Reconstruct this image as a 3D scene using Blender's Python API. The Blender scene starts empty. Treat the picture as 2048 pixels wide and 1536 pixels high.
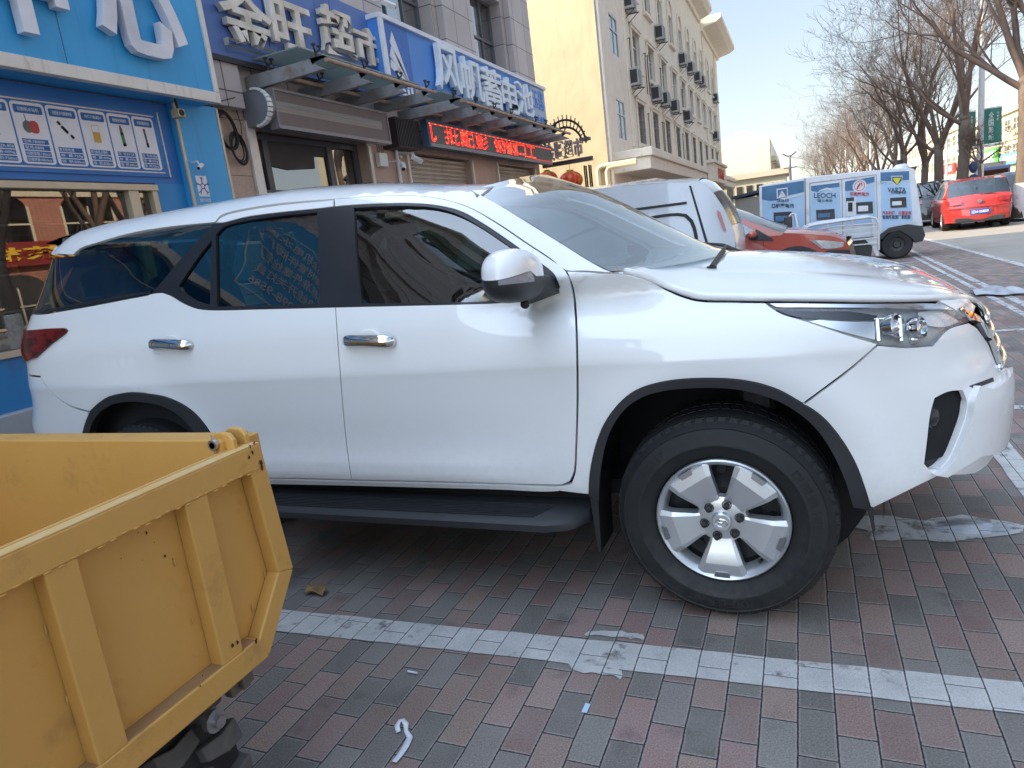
import bpy, bmesh, math, random
from math import sin, cos, pi, radians as RAD, sqrt, atan2
from mathutils import Vector, Matrix, Euler
from mathutils.geometry import delaunay_2d_cdt

S = bpy.context.scene
COL = S.collection

# ------------------------------------------------------------------ camera
YAW, PITCH, ROLL, FPX = 0.41673855, 0.20706269, 0.12659633, 1359.934
CAM = Vector((0.26159, -3.13355, 1.38480))
_f = Vector((-sin(YAW)*cos(PITCH), cos(YAW)*cos(PITCH), -sin(PITCH)))
_r0 = Vector((cos(YAW), sin(YAW), 0)); _u0 = _r0.cross(_f)
_r = cos(ROLL)*_r0 - sin(ROLL)*_u0; _u = sin(ROLL)*_r0 + cos(ROLL)*_u0
cd = bpy.data.cameras.new('camera'); cam = bpy.data.objects.new('camera', cd); COL.objects.link(cam)
cd.sensor_width = 36; cd.lens = FPX/2048*36; cd.clip_start = .05; cd.clip_end = 900
mw = Matrix((_r, _u, -_f)).transposed().to_4x4(); mw.translation = CAM; cam.matrix_world = mw
S.camera = cam

# ------------------------------------------------------------------ sky, sun, exposure
SUN_AZ, SUN_EL = RAD(68), RAD(31)          # the light travels towards +X and a little +Y
ldir = Vector((sin(SUN_AZ)*cos(SUN_EL), cos(SUN_AZ)*cos(SUN_EL), -sin(SUN_EL)))
w = bpy.data.worlds.new('World'); S.world = w; w.use_nodes = True
nt = w.node_tree; sky = nt.nodes.new('ShaderNodeTexSky'); sky.sky_type = 'NISHITA'; sky.sun_disc = False
sky.sun_elevation = SUN_EL; sky.sun_rotation = atan2(-ldir.x, -ldir.y)
sky.air_density = 1.0; sky.dust_density = .5; sky.ozone_density = 1.0
hs = nt.nodes.new('ShaderNodeHueSaturation'); hs.inputs['Saturation'].default_value = 1.0; hs.inputs['Value'].default_value = .69
gm = nt.nodes.new('ShaderNodeGamma'); gm.inputs[1].default_value = .5          # flattens the sky's bright and dark parts, shaped to lift the shade
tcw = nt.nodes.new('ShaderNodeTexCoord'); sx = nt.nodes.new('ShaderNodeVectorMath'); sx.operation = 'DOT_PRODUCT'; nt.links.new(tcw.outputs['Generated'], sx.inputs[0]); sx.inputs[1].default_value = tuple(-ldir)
ma = nt.nodes.new('ShaderNodeMapRange'); ma.interpolation_type = 'SMOOTHSTEP'; nt.links.new(sx.outputs['Value'], ma.inputs[0])      # broad glow round the sun, added to the sky to brighten shaded sides
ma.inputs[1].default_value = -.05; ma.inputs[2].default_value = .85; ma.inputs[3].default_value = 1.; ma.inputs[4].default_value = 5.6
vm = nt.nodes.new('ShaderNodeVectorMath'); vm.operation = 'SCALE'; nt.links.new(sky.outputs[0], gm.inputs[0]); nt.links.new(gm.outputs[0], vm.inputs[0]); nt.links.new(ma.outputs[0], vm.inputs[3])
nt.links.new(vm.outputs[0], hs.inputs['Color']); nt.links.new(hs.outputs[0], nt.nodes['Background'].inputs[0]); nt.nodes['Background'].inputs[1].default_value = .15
sl = bpy.data.lights.new('sun', 'SUN'); sl.energy = 2.1; sl.angle = RAD(.53); sl.color = (1, .82, .57)
so = bpy.data.objects.new('sun', sl); COL.objects.link(so); so.rotation_euler = ldir.to_track_quat('-Z', 'Y').to_euler()
S.view_settings.view_transform = 'Standard'; S.view_settings.look = 'None'
S.view_settings.exposure = 2.2; S.view_settings.gamma = 1; S.view_settings.use_curve_mapping = False
S.cycles.max_bounces = 8; S.cycles.transparent_max_bounces = 12; S.cycles.caustics_reflective = False; S.cycles.caustics_refractive = False

# ------------------------------------------------------------------ pixel (of the 2048 photo) -> point on a plane at a real distance
def ray(px, py):
    return _f + _r*((px-1024)/FPX) - _u*((py-768)/FPX)
def onX(px, py, X):
    d = ray(px, py); return CAM + d*((X-CAM.x)/d.x)
def onY(px, py, Y):
    d = ray(px, py); return CAM + d*((Y-CAM.y)/d.y)
def onZ(px, py, Z=0.):
    d = ray(px, py); return CAM + d*((Z-CAM.z)/d.z)
def pix(P):
    d = P-CAM; z = d.dot(_f)
    return 1024+FPX*d.dot(_r)/z, 768-FPX*d.dot(_u)/z

# ------------------------------------------------------------------ objects
def tag(o, label=None, cat=None, group=None, kind=None):
    if label: o['label'] = label
    if cat: o['category'] = cat
    if group: o['group'] = group
    if kind: o['kind'] = kind
    return o
PM = {}
def thing(name, label, cat, loc=(0, 0, 0), rz=0., group=None):
    o = bpy.data.objects.new(name, None); COL.objects.link(o); o.empty_display_size = .2
    o.location = loc; o.rotation_euler = (0, 0, rz)
    PM[o] = Matrix.Translation(Vector(loc)) @ Matrix.Rotation(rz, 4, 'Z')
    return tag(o, label, cat, group)
def copy_tree(o, parent=None):
    c = o.copy(); COL.objects.link(c)
    if parent: c.parent = parent
    for ch in o.children: copy_tree(ch, c)
    return c

class MB:
    def __init__(s): s.v = []; s.f = []
    def add(s, vs, fs):
        n = len(s.v); s.v += [tuple(v) for v in vs]; s.f += [tuple(i+n for i in f) for f in fs]; return s
    def box(s, a, b):
        x0, y0, z0 = [min(p, q) for p, q in zip(a, b)]; x1, y1, z1 = [max(p, q) for p, q in zip(a, b)]
        return s.add([(x0,y0,z0),(x1,y0,z0),(x1,y1,z0),(x0,y1,z0),(x0,y0,z1),(x1,y0,z1),(x1,y1,z1),(x0,y1,z1)],
                     [(0,3,2,1),(4,5,6,7),(0,1,5,4),(1,2,6,5),(2,3,7,6),(3,0,4,7)])
    def obox(s, c, h, ex, ey, ez):
        c = Vector(c); ex = Vector(ex).normalized()*h[0]; ey = Vector(ey).normalized()*h[1]; ez = Vector(ez).normalized()*h[2]
        vs = [c+ex*i+ey*j+ez*k for k in (-1,1) for i, j in ((-1,-1),(1,-1),(1,1),(-1,1))]
        return s.add(vs, [(0,3,2,1),(4,5,6,7),(0,1,5,4),(1,2,6,5),(2,3,7,6),(3,0,4,7)])
    def bar(s, p, q, w, h, up=(0,0,1)):
        p = Vector(p); q = Vector(q); d = (q-p); side = d.cross(Vector(up)).normalized(); u2 = side.cross(d).normalized()
        return s.obox((p+q)/2, (d.length/2, w/2, h/2), d, side, u2)
    def tube(s, pts, r, n=8, cap=True):
        pts = [Vector(p) for p in pts]; rs = r if isinstance(r, (list, tuple)) else [r]*len(pts)
        up = None; rings = []
        for i, p in enumerate(pts):
            d = (pts[min(i+1, len(pts)-1)]-pts[max(i-1, 0)]).normalized()
            if up is None: up = d.orthogonal().normalized()
            up = (up-d*up.dot(d)); up = up.normalized() if up.length > 1e-6 else d.orthogonal().normalized()
            b = d.cross(up)
            rings.append([p+(up*cos(2*pi*k/n)+b*sin(2*pi*k/n))*rs[i] for k in range(n)])
        fs = [(i*n+k, i*n+(k+1) % n, (i+1)*n+(k+1) % n, (i+1)*n+k) for i in range(len(pts)-1) for k in range(n)]
        if cap: fs += [tuple(range(n-1, -1, -1)), tuple((len(pts)-1)*n+k for k in range(n))]
        return s.add([v for R in rings for v in R], fs)
    def prism(s, pts, off):
        pts = [Vector(p) for p in pts]; off = Vector(off); n = len(pts)
        nrm = Vector((0, 0, 0))
        for i in range(n): nrm += pts[i].cross(pts[(i+1) % n])
        if nrm.dot(off) > 0: pts = pts[::-1]
        return s.add(pts+[p+off for p in pts], [tuple(range(n)), tuple(range(2*n-1, n-1, -1))] +
                     [(i, i+n, (i+1) % n+n, (i+1) % n) for i in range(n)])
    def lathe(s, prof, c, ax, n=32, a0=0., a1=2*pi, closed=False):
        # prof: (radius, along-axis)
        c = Vector(c); ax = Vector(ax).normalized(); e = Vector((0,0,1)) if abs(ax.z) < .9 else Vector((1,0,0))
        e = (e-ax*e.dot(ax)).normalized(); g = ax.cross(e); full = abs(a1-a0-2*pi) < 1e-6; m = n if full else n+1; L = len(prof)
        vs = [c+ax*h+(e*cos(a0+(a1-a0)*k/n)+g*sin(a0+(a1-a0)*k/n))*r for k in range(m) for r, h in prof]
        fs = []
        for k in range(n):
            k2 = (k+1) % m
            for i in range(L-1+(1 if closed else 0)):
                j = (i+1) % L; fs.append((k*L+i, k2*L+i, k2*L+j, k*L+j))
        return s.add(vs, fs)
    def cyl(s, p, q, r, n=16, r2=None):
        p = Vector(p); q = Vector(q); h = (q-p).length
        return s.lathe([(0.0001, 0), (r, 0), (r2 if r2 is not None else r, h), (0.0001, h)], p, q-p, n)
    def sph(s, c, r, nu=16, nv=10, sc=(1,1,1)):
        c = Vector(c); vs = []; fs = []
        for j in range(nv+1):
            t = pi*j/nv
            for i in range(nu):
                vs.append((c.x+r*sc[0]*sin(t)*cos(2*pi*i/nu), c.y+r*sc[1]*sin(t)*sin(2*pi*i/nu), c.z+r*sc[2]*cos(t)))
        for j in range(nv):
            for i in range(nu):
                fs.append((j*nu+i, (j+1)*nu+i, (j+1)*nu+(i+1) % nu, j*nu+(i+1) % nu))
        return s.add(vs, fs)
    def grid(s, P, nu, nv):
        vs = [P(i/nu, j/nv) for j in range(nv+1) for i in range(nu+1)]
        return s.add(vs, [(j*(nu+1)+i, j*(nu+1)+i+1, (j+1)*(nu+1)+i+1, (j+1)*(nu+1)+i) for j in range(nv) for i in range(nu)])
    def xform(s, M):
        s.v = [tuple(M @ Vector(v)) for v in s.v]; return s
    def mirY(s):
        s.v = [(x, -y, z) for x, y, z in s.v]; s.f = [f[::-1] for f in s.f]; return s
    def join(s, o): return s.add(o.v, o.f)

def obj(name, mb, mat, parent=None, smooth=None, label=None, bevel=0, bseg=2, solid=0, normals=None, fix=False):
    me = bpy.data.meshes.new(name); me.from_pydata(mb.v, [], mb.f)
    if fix:
        bm = bmesh.new(); bm.from_mesh(me); bmesh.ops.recalc_face_normals(bm, faces=bm.faces); bm.to_mesh(me); bm.free()
    me.update()
    for m in (mat if isinstance(mat, (list, tuple)) else [mat]): me.materials.append(m)
    o = bpy.data.objects.new(name, me); COL.objects.link(o)
    if smooth:
        me.polygons.foreach_set('use_smooth', [True]*len(me.polygons))
        if smooth is not True: me.set_sharp_from_angle(angle=RAD(smooth))
    if bevel:
        b = o.modifiers.new('bevel', 'BEVEL'); b.width = bevel; b.segments = bseg; b.limit_method = 'ANGLE'; b.angle_limit = RAD(35)
        if not smooth:
            me.polygons.foreach_set('use_smooth', [True]*len(me.polygons)); b.harden_normals = True
    if parent:
        o.parent = parent
        if parent in PM: o.matrix_parent_inverse = PM[parent].inverted()
    if label: o['label'] = label
    return o
def lone(name, mb, mat, label, cat, group=None, **k):
    return tag(obj(name, mb, mat, None, **k), label, cat, group)
def struct(name, mb, mat, **k):
    return tag(obj(name, mb, mat, None, **k), kind='structure')

_tc = {}
def text_mesh(txt, depth=.01, bold=0., shear=0., spacing=1., res=3):
    key = (txt, depth, bold, shear, spacing, res)
    if key not in _tc:
        cu = bpy.data.curves.new('t', 'FONT'); cu.body = txt; cu.extrude = depth/2; cu.offset = bold; cu.shear = shear
        cu.space_character = spacing; cu.resolution_u = res
        o = bpy.data.objects.new('t', cu); COL.objects.link(o); bpy.context.view_layer.update()
        me = bpy.data.meshes.new_from_object(o.evaluated_get(bpy.context.evaluated_depsgraph_get()))
        vs = [tuple(v.co) for v in me.vertices]; fs = [tuple(p.vertices) for p in me.polygons]
        bpy.data.objects.remove(o); bpy.data.curves.remove(cu); bpy.data.meshes.remove(me)
        xs = [v[0] for v in vs] or [0]; ys = [v[1] for v in vs] or [0]
        _tc[key] = (vs, fs, min(xs), max(xs), min(ys), max(ys))
    return _tc[key]
def text_fit(mb, txt, O, U, V, N, depth=.01, bold=0., shear=0., spacing=1., fitw=True):
    """lettering filling the box O, O+U, O+V (vectors), standing out along N"""
    vs, fs, x0, x1, y0, y1 = text_mesh(txt, 1, bold, shear, spacing)
    O, U, V, N = Vector(O), Vector(U), Vector(V), Vector(N)
    k = V.length/(y1-y0)
    out = []
    for x, y, z in vs:
        a = (x-x0)/(x1-x0) if fitw else (x-x0)*k/U.length
        out.append(O+U*a+V*((y-y0)/(y1-y0))+N*((z+.5)*depth))
    return mb.add(out, fs)

# ------------------------------------------------------------------ materials
def node(nt, t, **k):
    n = nt.nodes.new(t)
    for a, b in k.items(): setattr(n, a, b)
    return n
def c4(c): return (c[0], c[1], c[2], 1) if len(c) == 3 else c
def mat(name, col, rough=.6, metal=0., col2=None, scale=6., bump=0., bscale=60., coat=0., spec=.5, rvar=.1,
        stretch=(1,1,1), emit=None, estr=1., alpha=1., trans=0., ior=1.45, thr=(.35,.7), dirt=None, dscale=3., dthr=(.55,.75), dstretch=(1,1,1)):
    m = bpy.data.materials.new(name); m.use_nodes = True; nt = m.node_tree; L = nt.links
    b = nt.nodes['Principled BSDF']; b.inputs['Metallic'].default_value = metal
    b.inputs['Coat Weight'].default_value = coat; b.inputs['Coat Roughness'].default_value = .03
    b.inputs['Specular IOR Level'].default_value = spec; b.inputs['IOR'].default_value = ior
    b.inputs['Transmission Weight'].default_value = trans; b.inputs['Alpha'].default_value = alpha
    tc = node(nt, 'ShaderNodeTexCoord'); mp = node(nt, 'ShaderNodeMapping'); mp.inputs['Scale'].default_value = stretch
    L.new(tc.outputs['Object'], mp.inputs[0])
    n = node(nt, 'ShaderNodeTexNoise'); n.inputs['Scale'].default_value = scale; n.inputs['Detail'].default_value = 6; n.inputs['Roughness'].default_value = .6
    L.new(mp.outputs[0], n.inputs['Vector'])
    mr = node(nt, 'ShaderNodeMapRange'); mr.inputs[1].default_value, mr.inputs[2].default_value = thr; L.new(n.outputs[0], mr.inputs[0])
    mx = node(nt, 'ShaderNodeMix', data_type='RGBA'); L.new(mr.outputs[0], mx.inputs[0])
    if col2 is None: col2 = tuple(c*.88 for c in col[:3])
    mx.inputs[6].default_value = c4(col); mx.inputs[7].default_value = c4(col2); out = mx.outputs[2]
    if dirt:
        mp2 = node(nt, 'ShaderNodeMapping'); mp2.inputs['Scale'].default_value = dstretch; L.new(tc.outputs['Object'], mp2.inputs[0])
        n2 = node(nt, 'ShaderNodeTexNoise'); n2.inputs['Scale'].default_value = dscale; n2.inputs['Detail'].default_value = 8; n2.inputs['Roughness'].default_value = .7
        L.new(mp2.outputs[0], n2.inputs['Vector'])
        r2 = node(nt, 'ShaderNodeMapRange'); r2.inputs[1].default_value, r2.inputs[2].default_value = dthr; L.new(n2.outputs[0], r2.inputs[0])
        mx2 = node(nt, 'ShaderNodeMix', data_type='RGBA'); L.new(r2.outputs[0], mx2.inputs[0]); L.new(out, mx2.inputs[6]); mx2.inputs[7].default_value = c4(dirt); out = mx2.outputs[2]
    L.new(out, b.inputs['Base Color'])
    rr = node(nt, 'ShaderNodeMapRange'); rr.inputs[3].default_value = max(0, rough-rvar); rr.inputs[4].default_value = min(1, rough+rvar)
    L.new(n.outputs[0], rr.inputs[0]); L.new(rr.outputs[0], b.inputs['Roughness'])
    if bump:
        nb = node(nt, 'ShaderNodeTexNoise'); nb.inputs['Scale'].default_value = bscale; nb.inputs['Detail'].default_value = 5
        L.new(mp.outputs[0], nb.inputs['Vector']); bp = node(nt, 'ShaderNodeBump'); bp.inputs['Strength'].default_value = min(1, bump); bp.inputs['Distance'].default_value = .02*max(1, bump)
        L.new(nb.outputs[0], bp.inputs['Height']); L.new(bp.outputs[0], b.inputs['Normal'])
    if emit: b.inputs['Emission Color'].default_value = c4(emit); b.inputs['Emission Strength'].default_value = estr
    return m
def bsdf(m): return m.node_tree.nodes['Principled BSDF']
def glass(name, tint=(.5,.6,.6), rough=.02, alpha=.35, refl=1.5, wob=.012):
    """thin pane: mirror reflection by Fresnel over a tinted see-through"""
    m = bpy.data.materials.new(name); m.use_nodes = True; nt = m.node_tree; L = nt.links; nt.nodes.clear()
    o = node(nt, 'ShaderNodeOutputMaterial'); t = node(nt, 'ShaderNodeBsdfTransparent'); t.inputs[0].default_value = c4(tint)
    g = node(nt, 'ShaderNodeBsdfGlossy'); g.inputs['Roughness'].default_value = rough
    lw = node(nt, 'ShaderNodeLayerWeight'); lw.inputs[0].default_value = .5; pw = node(nt, 'ShaderNodeMath', operation='POWER'); L.new(lw.outputs['Facing'], pw.inputs[0]); pw.inputs[1].default_value = 3.6
    f0 = ((refl-1)/(refl+1))**2; fr = node(nt, 'ShaderNodeMapRange'); fr.inputs[3].default_value = f0; fr.inputs[4].default_value = 1; L.new(pw.outputs[0], fr.inputs[0])
    tc = node(nt, 'ShaderNodeTexCoord'); n = node(nt, 'ShaderNodeTexNoise'); n.inputs['Scale'].default_value = 1.1; L.new(tc.outputs['Object'], n.inputs['Vector'])
    bp = node(nt, 'ShaderNodeBump'); bp.inputs['Strength'].default_value = wob; bp.inputs['Distance'].default_value = .02; L.new(n.outputs[0], bp.inputs['Height']); L.new(bp.outputs[0], g.inputs['Normal'])
    mx = node(nt, 'ShaderNodeMixShader'); L.new(fr.outputs[0], mx.inputs[0]); L.new(t.outputs[0], mx.inputs[1]); L.new(g.outputs[0], mx.inputs[2]); L.new(mx.outputs[0], o.inputs[0])
    return m
def tile_mat(name, col, col2, tw, th, axis='X', joint=.012, jcol=(.1,.09,.085), rough=.45, speck=0., bump=.15):
    """cladding slabs laid on a wall: joints from world position"""
    m = mat(name, col, rough, col2=col2, scale=1.7, bump=bump, bscale=90); nt = m.node_tree; L = nt.links
    geo = node(nt, 'ShaderNodeNewGeometry'); sp = node(nt, 'ShaderNodeSeparateXYZ'); L.new(geo.outputs['Position'], sp.inputs[0])
    def saw(sock, size):
        d = node(nt, 'ShaderNodeMath', operation='DIVIDE'); L.new(sock, d.inputs[0]); d.inputs[1].default_value = size
        f = node(nt, 'ShaderNodeMath', operation='FRACT'); L.new(d.outputs[0], f.inputs[0])
        fl = node(nt, 'ShaderNodeMath', operation='FLOOR'); L.new(d.outputs[0], fl.inputs[0])
        c = node(nt, 'ShaderNodeMath', operation='LESS_THAN'); L.new(f.outputs[0], c.inputs[0]); c.inputs[1].default_value = joint/size
        return c.outputs[0], fl.outputs[0]
    a, ai = saw(sp.outputs['Y' if axis == 'X' else 'X'], tw); b, bi = saw(sp.outputs['Z'], th)
    mxm = node(nt, 'ShaderNodeMath', operation='MAXIMUM'); L.new(a, mxm.inputs[0]); L.new(b, mxm.inputs[1])
    bs = bsdf(m); src = bs.inputs['Base Color'].links[0].from_socket
    cb = node(nt, 'ShaderNodeCombineXYZ'); L.new(ai, cb.inputs[0]); L.new(bi, cb.inputs[1])
    wn = node(nt, 'ShaderNodeTexWhiteNoise', noise_dimensions='2D'); L.new(cb.outputs[0], wn.inputs['Vector'])
    hv = node(nt, 'ShaderNodeHueSaturation'); vr = node(nt, 'ShaderNodeMapRange'); vr.inputs[3].default_value = .88; vr.inputs[4].default_value = 1.1
    L.new(wn.outputs[0], vr.inputs[0]); L.new(vr.outputs[0], hv.inputs['Value']); L.new(src, hv.inputs['Color']); src = hv.outputs[0]
    if speck:
        ns = node(nt, 'ShaderNodeTexNoise'); ns.inputs['Scale'].default_value = 160; ns.inputs['Detail'].default_value = 2; L.new(geo.outputs['Position'], ns.inputs['Vector'])
        mr = node(nt, 'ShaderNodeMapRange'); mr.inputs[1].default_value = .3; mr.inputs[2].default_value = .7; mr.inputs[3].default_value = 1-speck; mr.inputs[4].default_value = 1+speck; L.new(ns.outputs[0], mr.inputs[0])
        h2 = node(nt, 'ShaderNodeHueSaturation'); L.new(mr.outputs[0], h2.inputs['Value']); L.new(src, h2.inputs['Color']); src = h2.outputs[0]
    mx = node(nt, 'ShaderNodeMix', data_type='RGBA'); L.new(mxm.outputs[0], mx.inputs[0]); L.new(src, mx.inputs[6]); mx.inputs[7].default_value = c4(jcol)
    L.new(mx.outputs[2], bs.inputs['Base Color'])
    return m
def joints(nt, W=.0967, Lb=.188, x0=.018, y0=-1.285, jw=.05):
    """paver pattern: returns (joint mask, soft edge, colour index 0/1, per-stone random) sockets"""
    L = nt.links
    def mth(op, a, b=None, c=None):
        n = node(nt, 'ShaderNodeMath', operation=op)
        for i, q in enumerate((a, b, c)):
            if q is None: continue
            if isinstance(q, (int, float)): n.inputs[i].default_value = q
            else: L.new(q, n.inputs[i])
        return n.outputs[0]
    geo = node(nt, 'ShaderNodeNewGeometry')
    wob = node(nt, 'ShaderNodeTexNoise'); wob.inputs['Scale'].default_value = 9; wob.inputs['Detail'].default_value = 3; L.new(geo.outputs['Position'], wob.inputs['Vector'])
    sp = node(nt, 'ShaderNodeSeparateXYZ'); L.new(geo.outputs['Position'], sp.inputs[0])
    wv = mth('MULTIPLY', mth('SUBTRACT', wob.outputs[0], .5), .006)
    u = mth('DIVIDE', mth('SUBTRACT', mth('ADD', sp.outputs[0], wv), x0), W); i = mth('FLOOR', u); fu = mth('FRACT', u)
    wi = node(nt, 'ShaderNodeTexWhiteNoise', noise_dimensions='1D'); L.new(i, wi.inputs['W'])
    off = mth('ADD', mth('MULTIPLY', i, .5), mth('MULTIPLY', wi.outputs[0], .22))
    v = mth('ADD', mth('DIVIDE', mth('SUBTRACT', mth('ADD', sp.outputs[1], wv), y0), Lb), off); j = mth('FLOOR', v); fv = mth('FRACT', v)
    cb = node(nt, 'ShaderNodeCombineXYZ'); L.new(i, cb.inputs[0]); L.new(j, cb.inputs[1])
    wn = node(nt, 'ShaderNodeTexWhiteNoise', noise_dimensions='2D'); L.new(cb.outputs[0], wn.inputs['Vector'])
    flip = mth('LESS_THAN', wn.outputs[0], .17)
    wj = node(nt, 'ShaderNodeTexWhiteNoise', noise_dimensions='1D'); L.new(mth('ADD', i, 77.3), wj.inputs['W'])
    idx = mth('MODULO', mth('ADD', mth('ADD', mth('ADD', j, flip), mth('GREATER_THAN', wj.outputs[0], .5)), 1000), 2)
    eu = mth('MULTIPLY', mth('MINIMUM', fu, mth('SUBTRACT', 1, fu)), W); ev = mth('MULTIPLY', mth('MINIMUM', fv, mth('SUBTRACT', 1, fv)), Lb)
    e = mth('MINIMUM', eu, ev)
    fine = node(nt, 'ShaderNodeTexNoise'); fine.inputs['Scale'].default_value = 130; fine.inputs['Detail'].default_value = 3; L.new(geo.outputs['Position'], fine.inputs['Vector'])
    e2 = mth('ADD', e, mth('MULTIPLY', mth('SUBTRACT', fine.outputs[0], .5), .003))
    js = node(nt, 'ShaderNodeMapRange'); js.inputs[1].default_value = .0012; js.inputs[2].default_value = .0030; js.inputs[3].default_value = 1; js.inputs[4].default_value = 0; L.new(e2, js.inputs[0])
    ed = node(nt, 'ShaderNodeMapRange'); ed.inputs[1].default_value = .0022; ed.inputs[2].default_value = .0085; ed.inputs[3].default_value = 1; ed.inputs[4].default_value = 0; L.new(e2, ed.inputs[0])
    return js.outputs[0], ed.outputs[0], idx, wn.outputs[1], geo, mth, fine.outputs[0], u

# ------------------------------------------------------------------ one mesh per separate piece
KEEP = ('print','letter','text','dots','weld','rust','lug','tread','slat','branches','leaves','wire','card','sidewall','emblem','goods','guard','grille','teeth','grass','hole','floor','weld','dust','bark')
def split_pieces(o):
    me = o.data; n = len(me.vertices); par = list(range(n))
    def fnd(i):
        while par[i] != i: par[i] = par[par[i]]; i = par[i]
        return i
    for e in me.edges:
        a, b = fnd(e.vertices[0]), fnd(e.vertices[1])
        if a != b: par[a] = b
    isl = {}
    for i in range(n): isl.setdefault(fnd(i), []).append(i)
    if len(isl) < 2 or len(isl) > 160: return
    ks = list(isl); bb = []
    for k in ks:
        P = [me.vertices[i].co for i in isl[k]]; bb.append(([min(p[j] for p in P) for j in range(3)], [max(p[j] for p in P) for j in range(3)]))
    sz = [max(h[j]-l[j] for j in range(3)) for l, h in bb]; q = list(range(len(ks)))
    def f2(i):
        while q[i] != i: q[i] = q[q[i]]; i = q[i]
        return i
    for i in range(len(ks)):
        for j in range(i):
            if f2(i) == f2(j): continue
            g = sqrt(sum(max(0, bb[i][0][c]-bb[j][1][c], bb[j][0][c]-bb[i][1][c])**2 for c in range(3)))
            if g <= max(.02, .5*max(sz[i], sz[j])): q[f2(i)] = f2(j)
    grp = {}
    for i, k in enumerate(ks): grp.setdefault(f2(i), set()).update(isl[k])
    if len(grp) < 2: return
    base = o.name.split('.')[0]
    if base.endswith('s') and not base.endswith('ss') and base not in ('stairs',): base = base[:-1]
    sm = [p.use_smooth for p in me.polygons]; kids = list(o.children)
    for gi, vs in enumerate(grp.values()):
        order = sorted(vs); mp = {v: i for i, v in enumerate(order)}; fs = []; ss = []
        for p in me.polygons:
            if p.vertices[0] in mp: fs.append(tuple(mp[v] for v in p.vertices)); ss.append(p.use_smooth)
        m2 = bpy.data.meshes.new(base); m2.from_pydata([tuple(me.vertices[v].co) for v in order], [], fs); m2.polygons.foreach_set('use_smooth', ss); m2.update()
        for m in me.materials: m2.materials.append(m)
        if any(ss) and not all(ss) or any(ss): m2.set_sharp_from_angle(angle=RAD(42))
        if gi == 0: o.data = m2; o.name = base
        else:
            c = o.copy(); c.data = m2; c.name = base; COL.objects.link(c)
def split_all():
    for o in list(S.objects):
        if o.type != 'MESH' or o.data.users > 1 or o.get('kind') or o.get('category'): continue
        if not o.parent or any(k in o.name for k in KEEP) or o.data.has_custom_normals: continue
        split_pieces(o)
# ================================================================== shared materials
W_PAINT = mat('white_paint', (.78,.78,.78), .4, col2=(.68,.68,.68), dirt=(.5,.47,.42), dscale=4, dthr=(.6,.8))
BLACK = mat('black_rubber', (.012,.012,.013), .55, col2=(.018,.018,.019), scale=20)
DARK = mat('dark_plastic', (.025,.026,.03), .5, col2=(.035,.036,.04), scale=15, bump=.1, bscale=300)
CHROME = mat('chrome', (.75,.76,.78), .06, 1.0, rvar=.03)
STEEL = mat('steel', (.45,.45,.46), .35, .9, dirt=(.2,.17,.15), dscale=8)
INTERIOR = mat('interior_dark', (.02,.02,.022), .8)
RED_P = mat('red_sign', (.5,.03,.02), .5)

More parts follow.
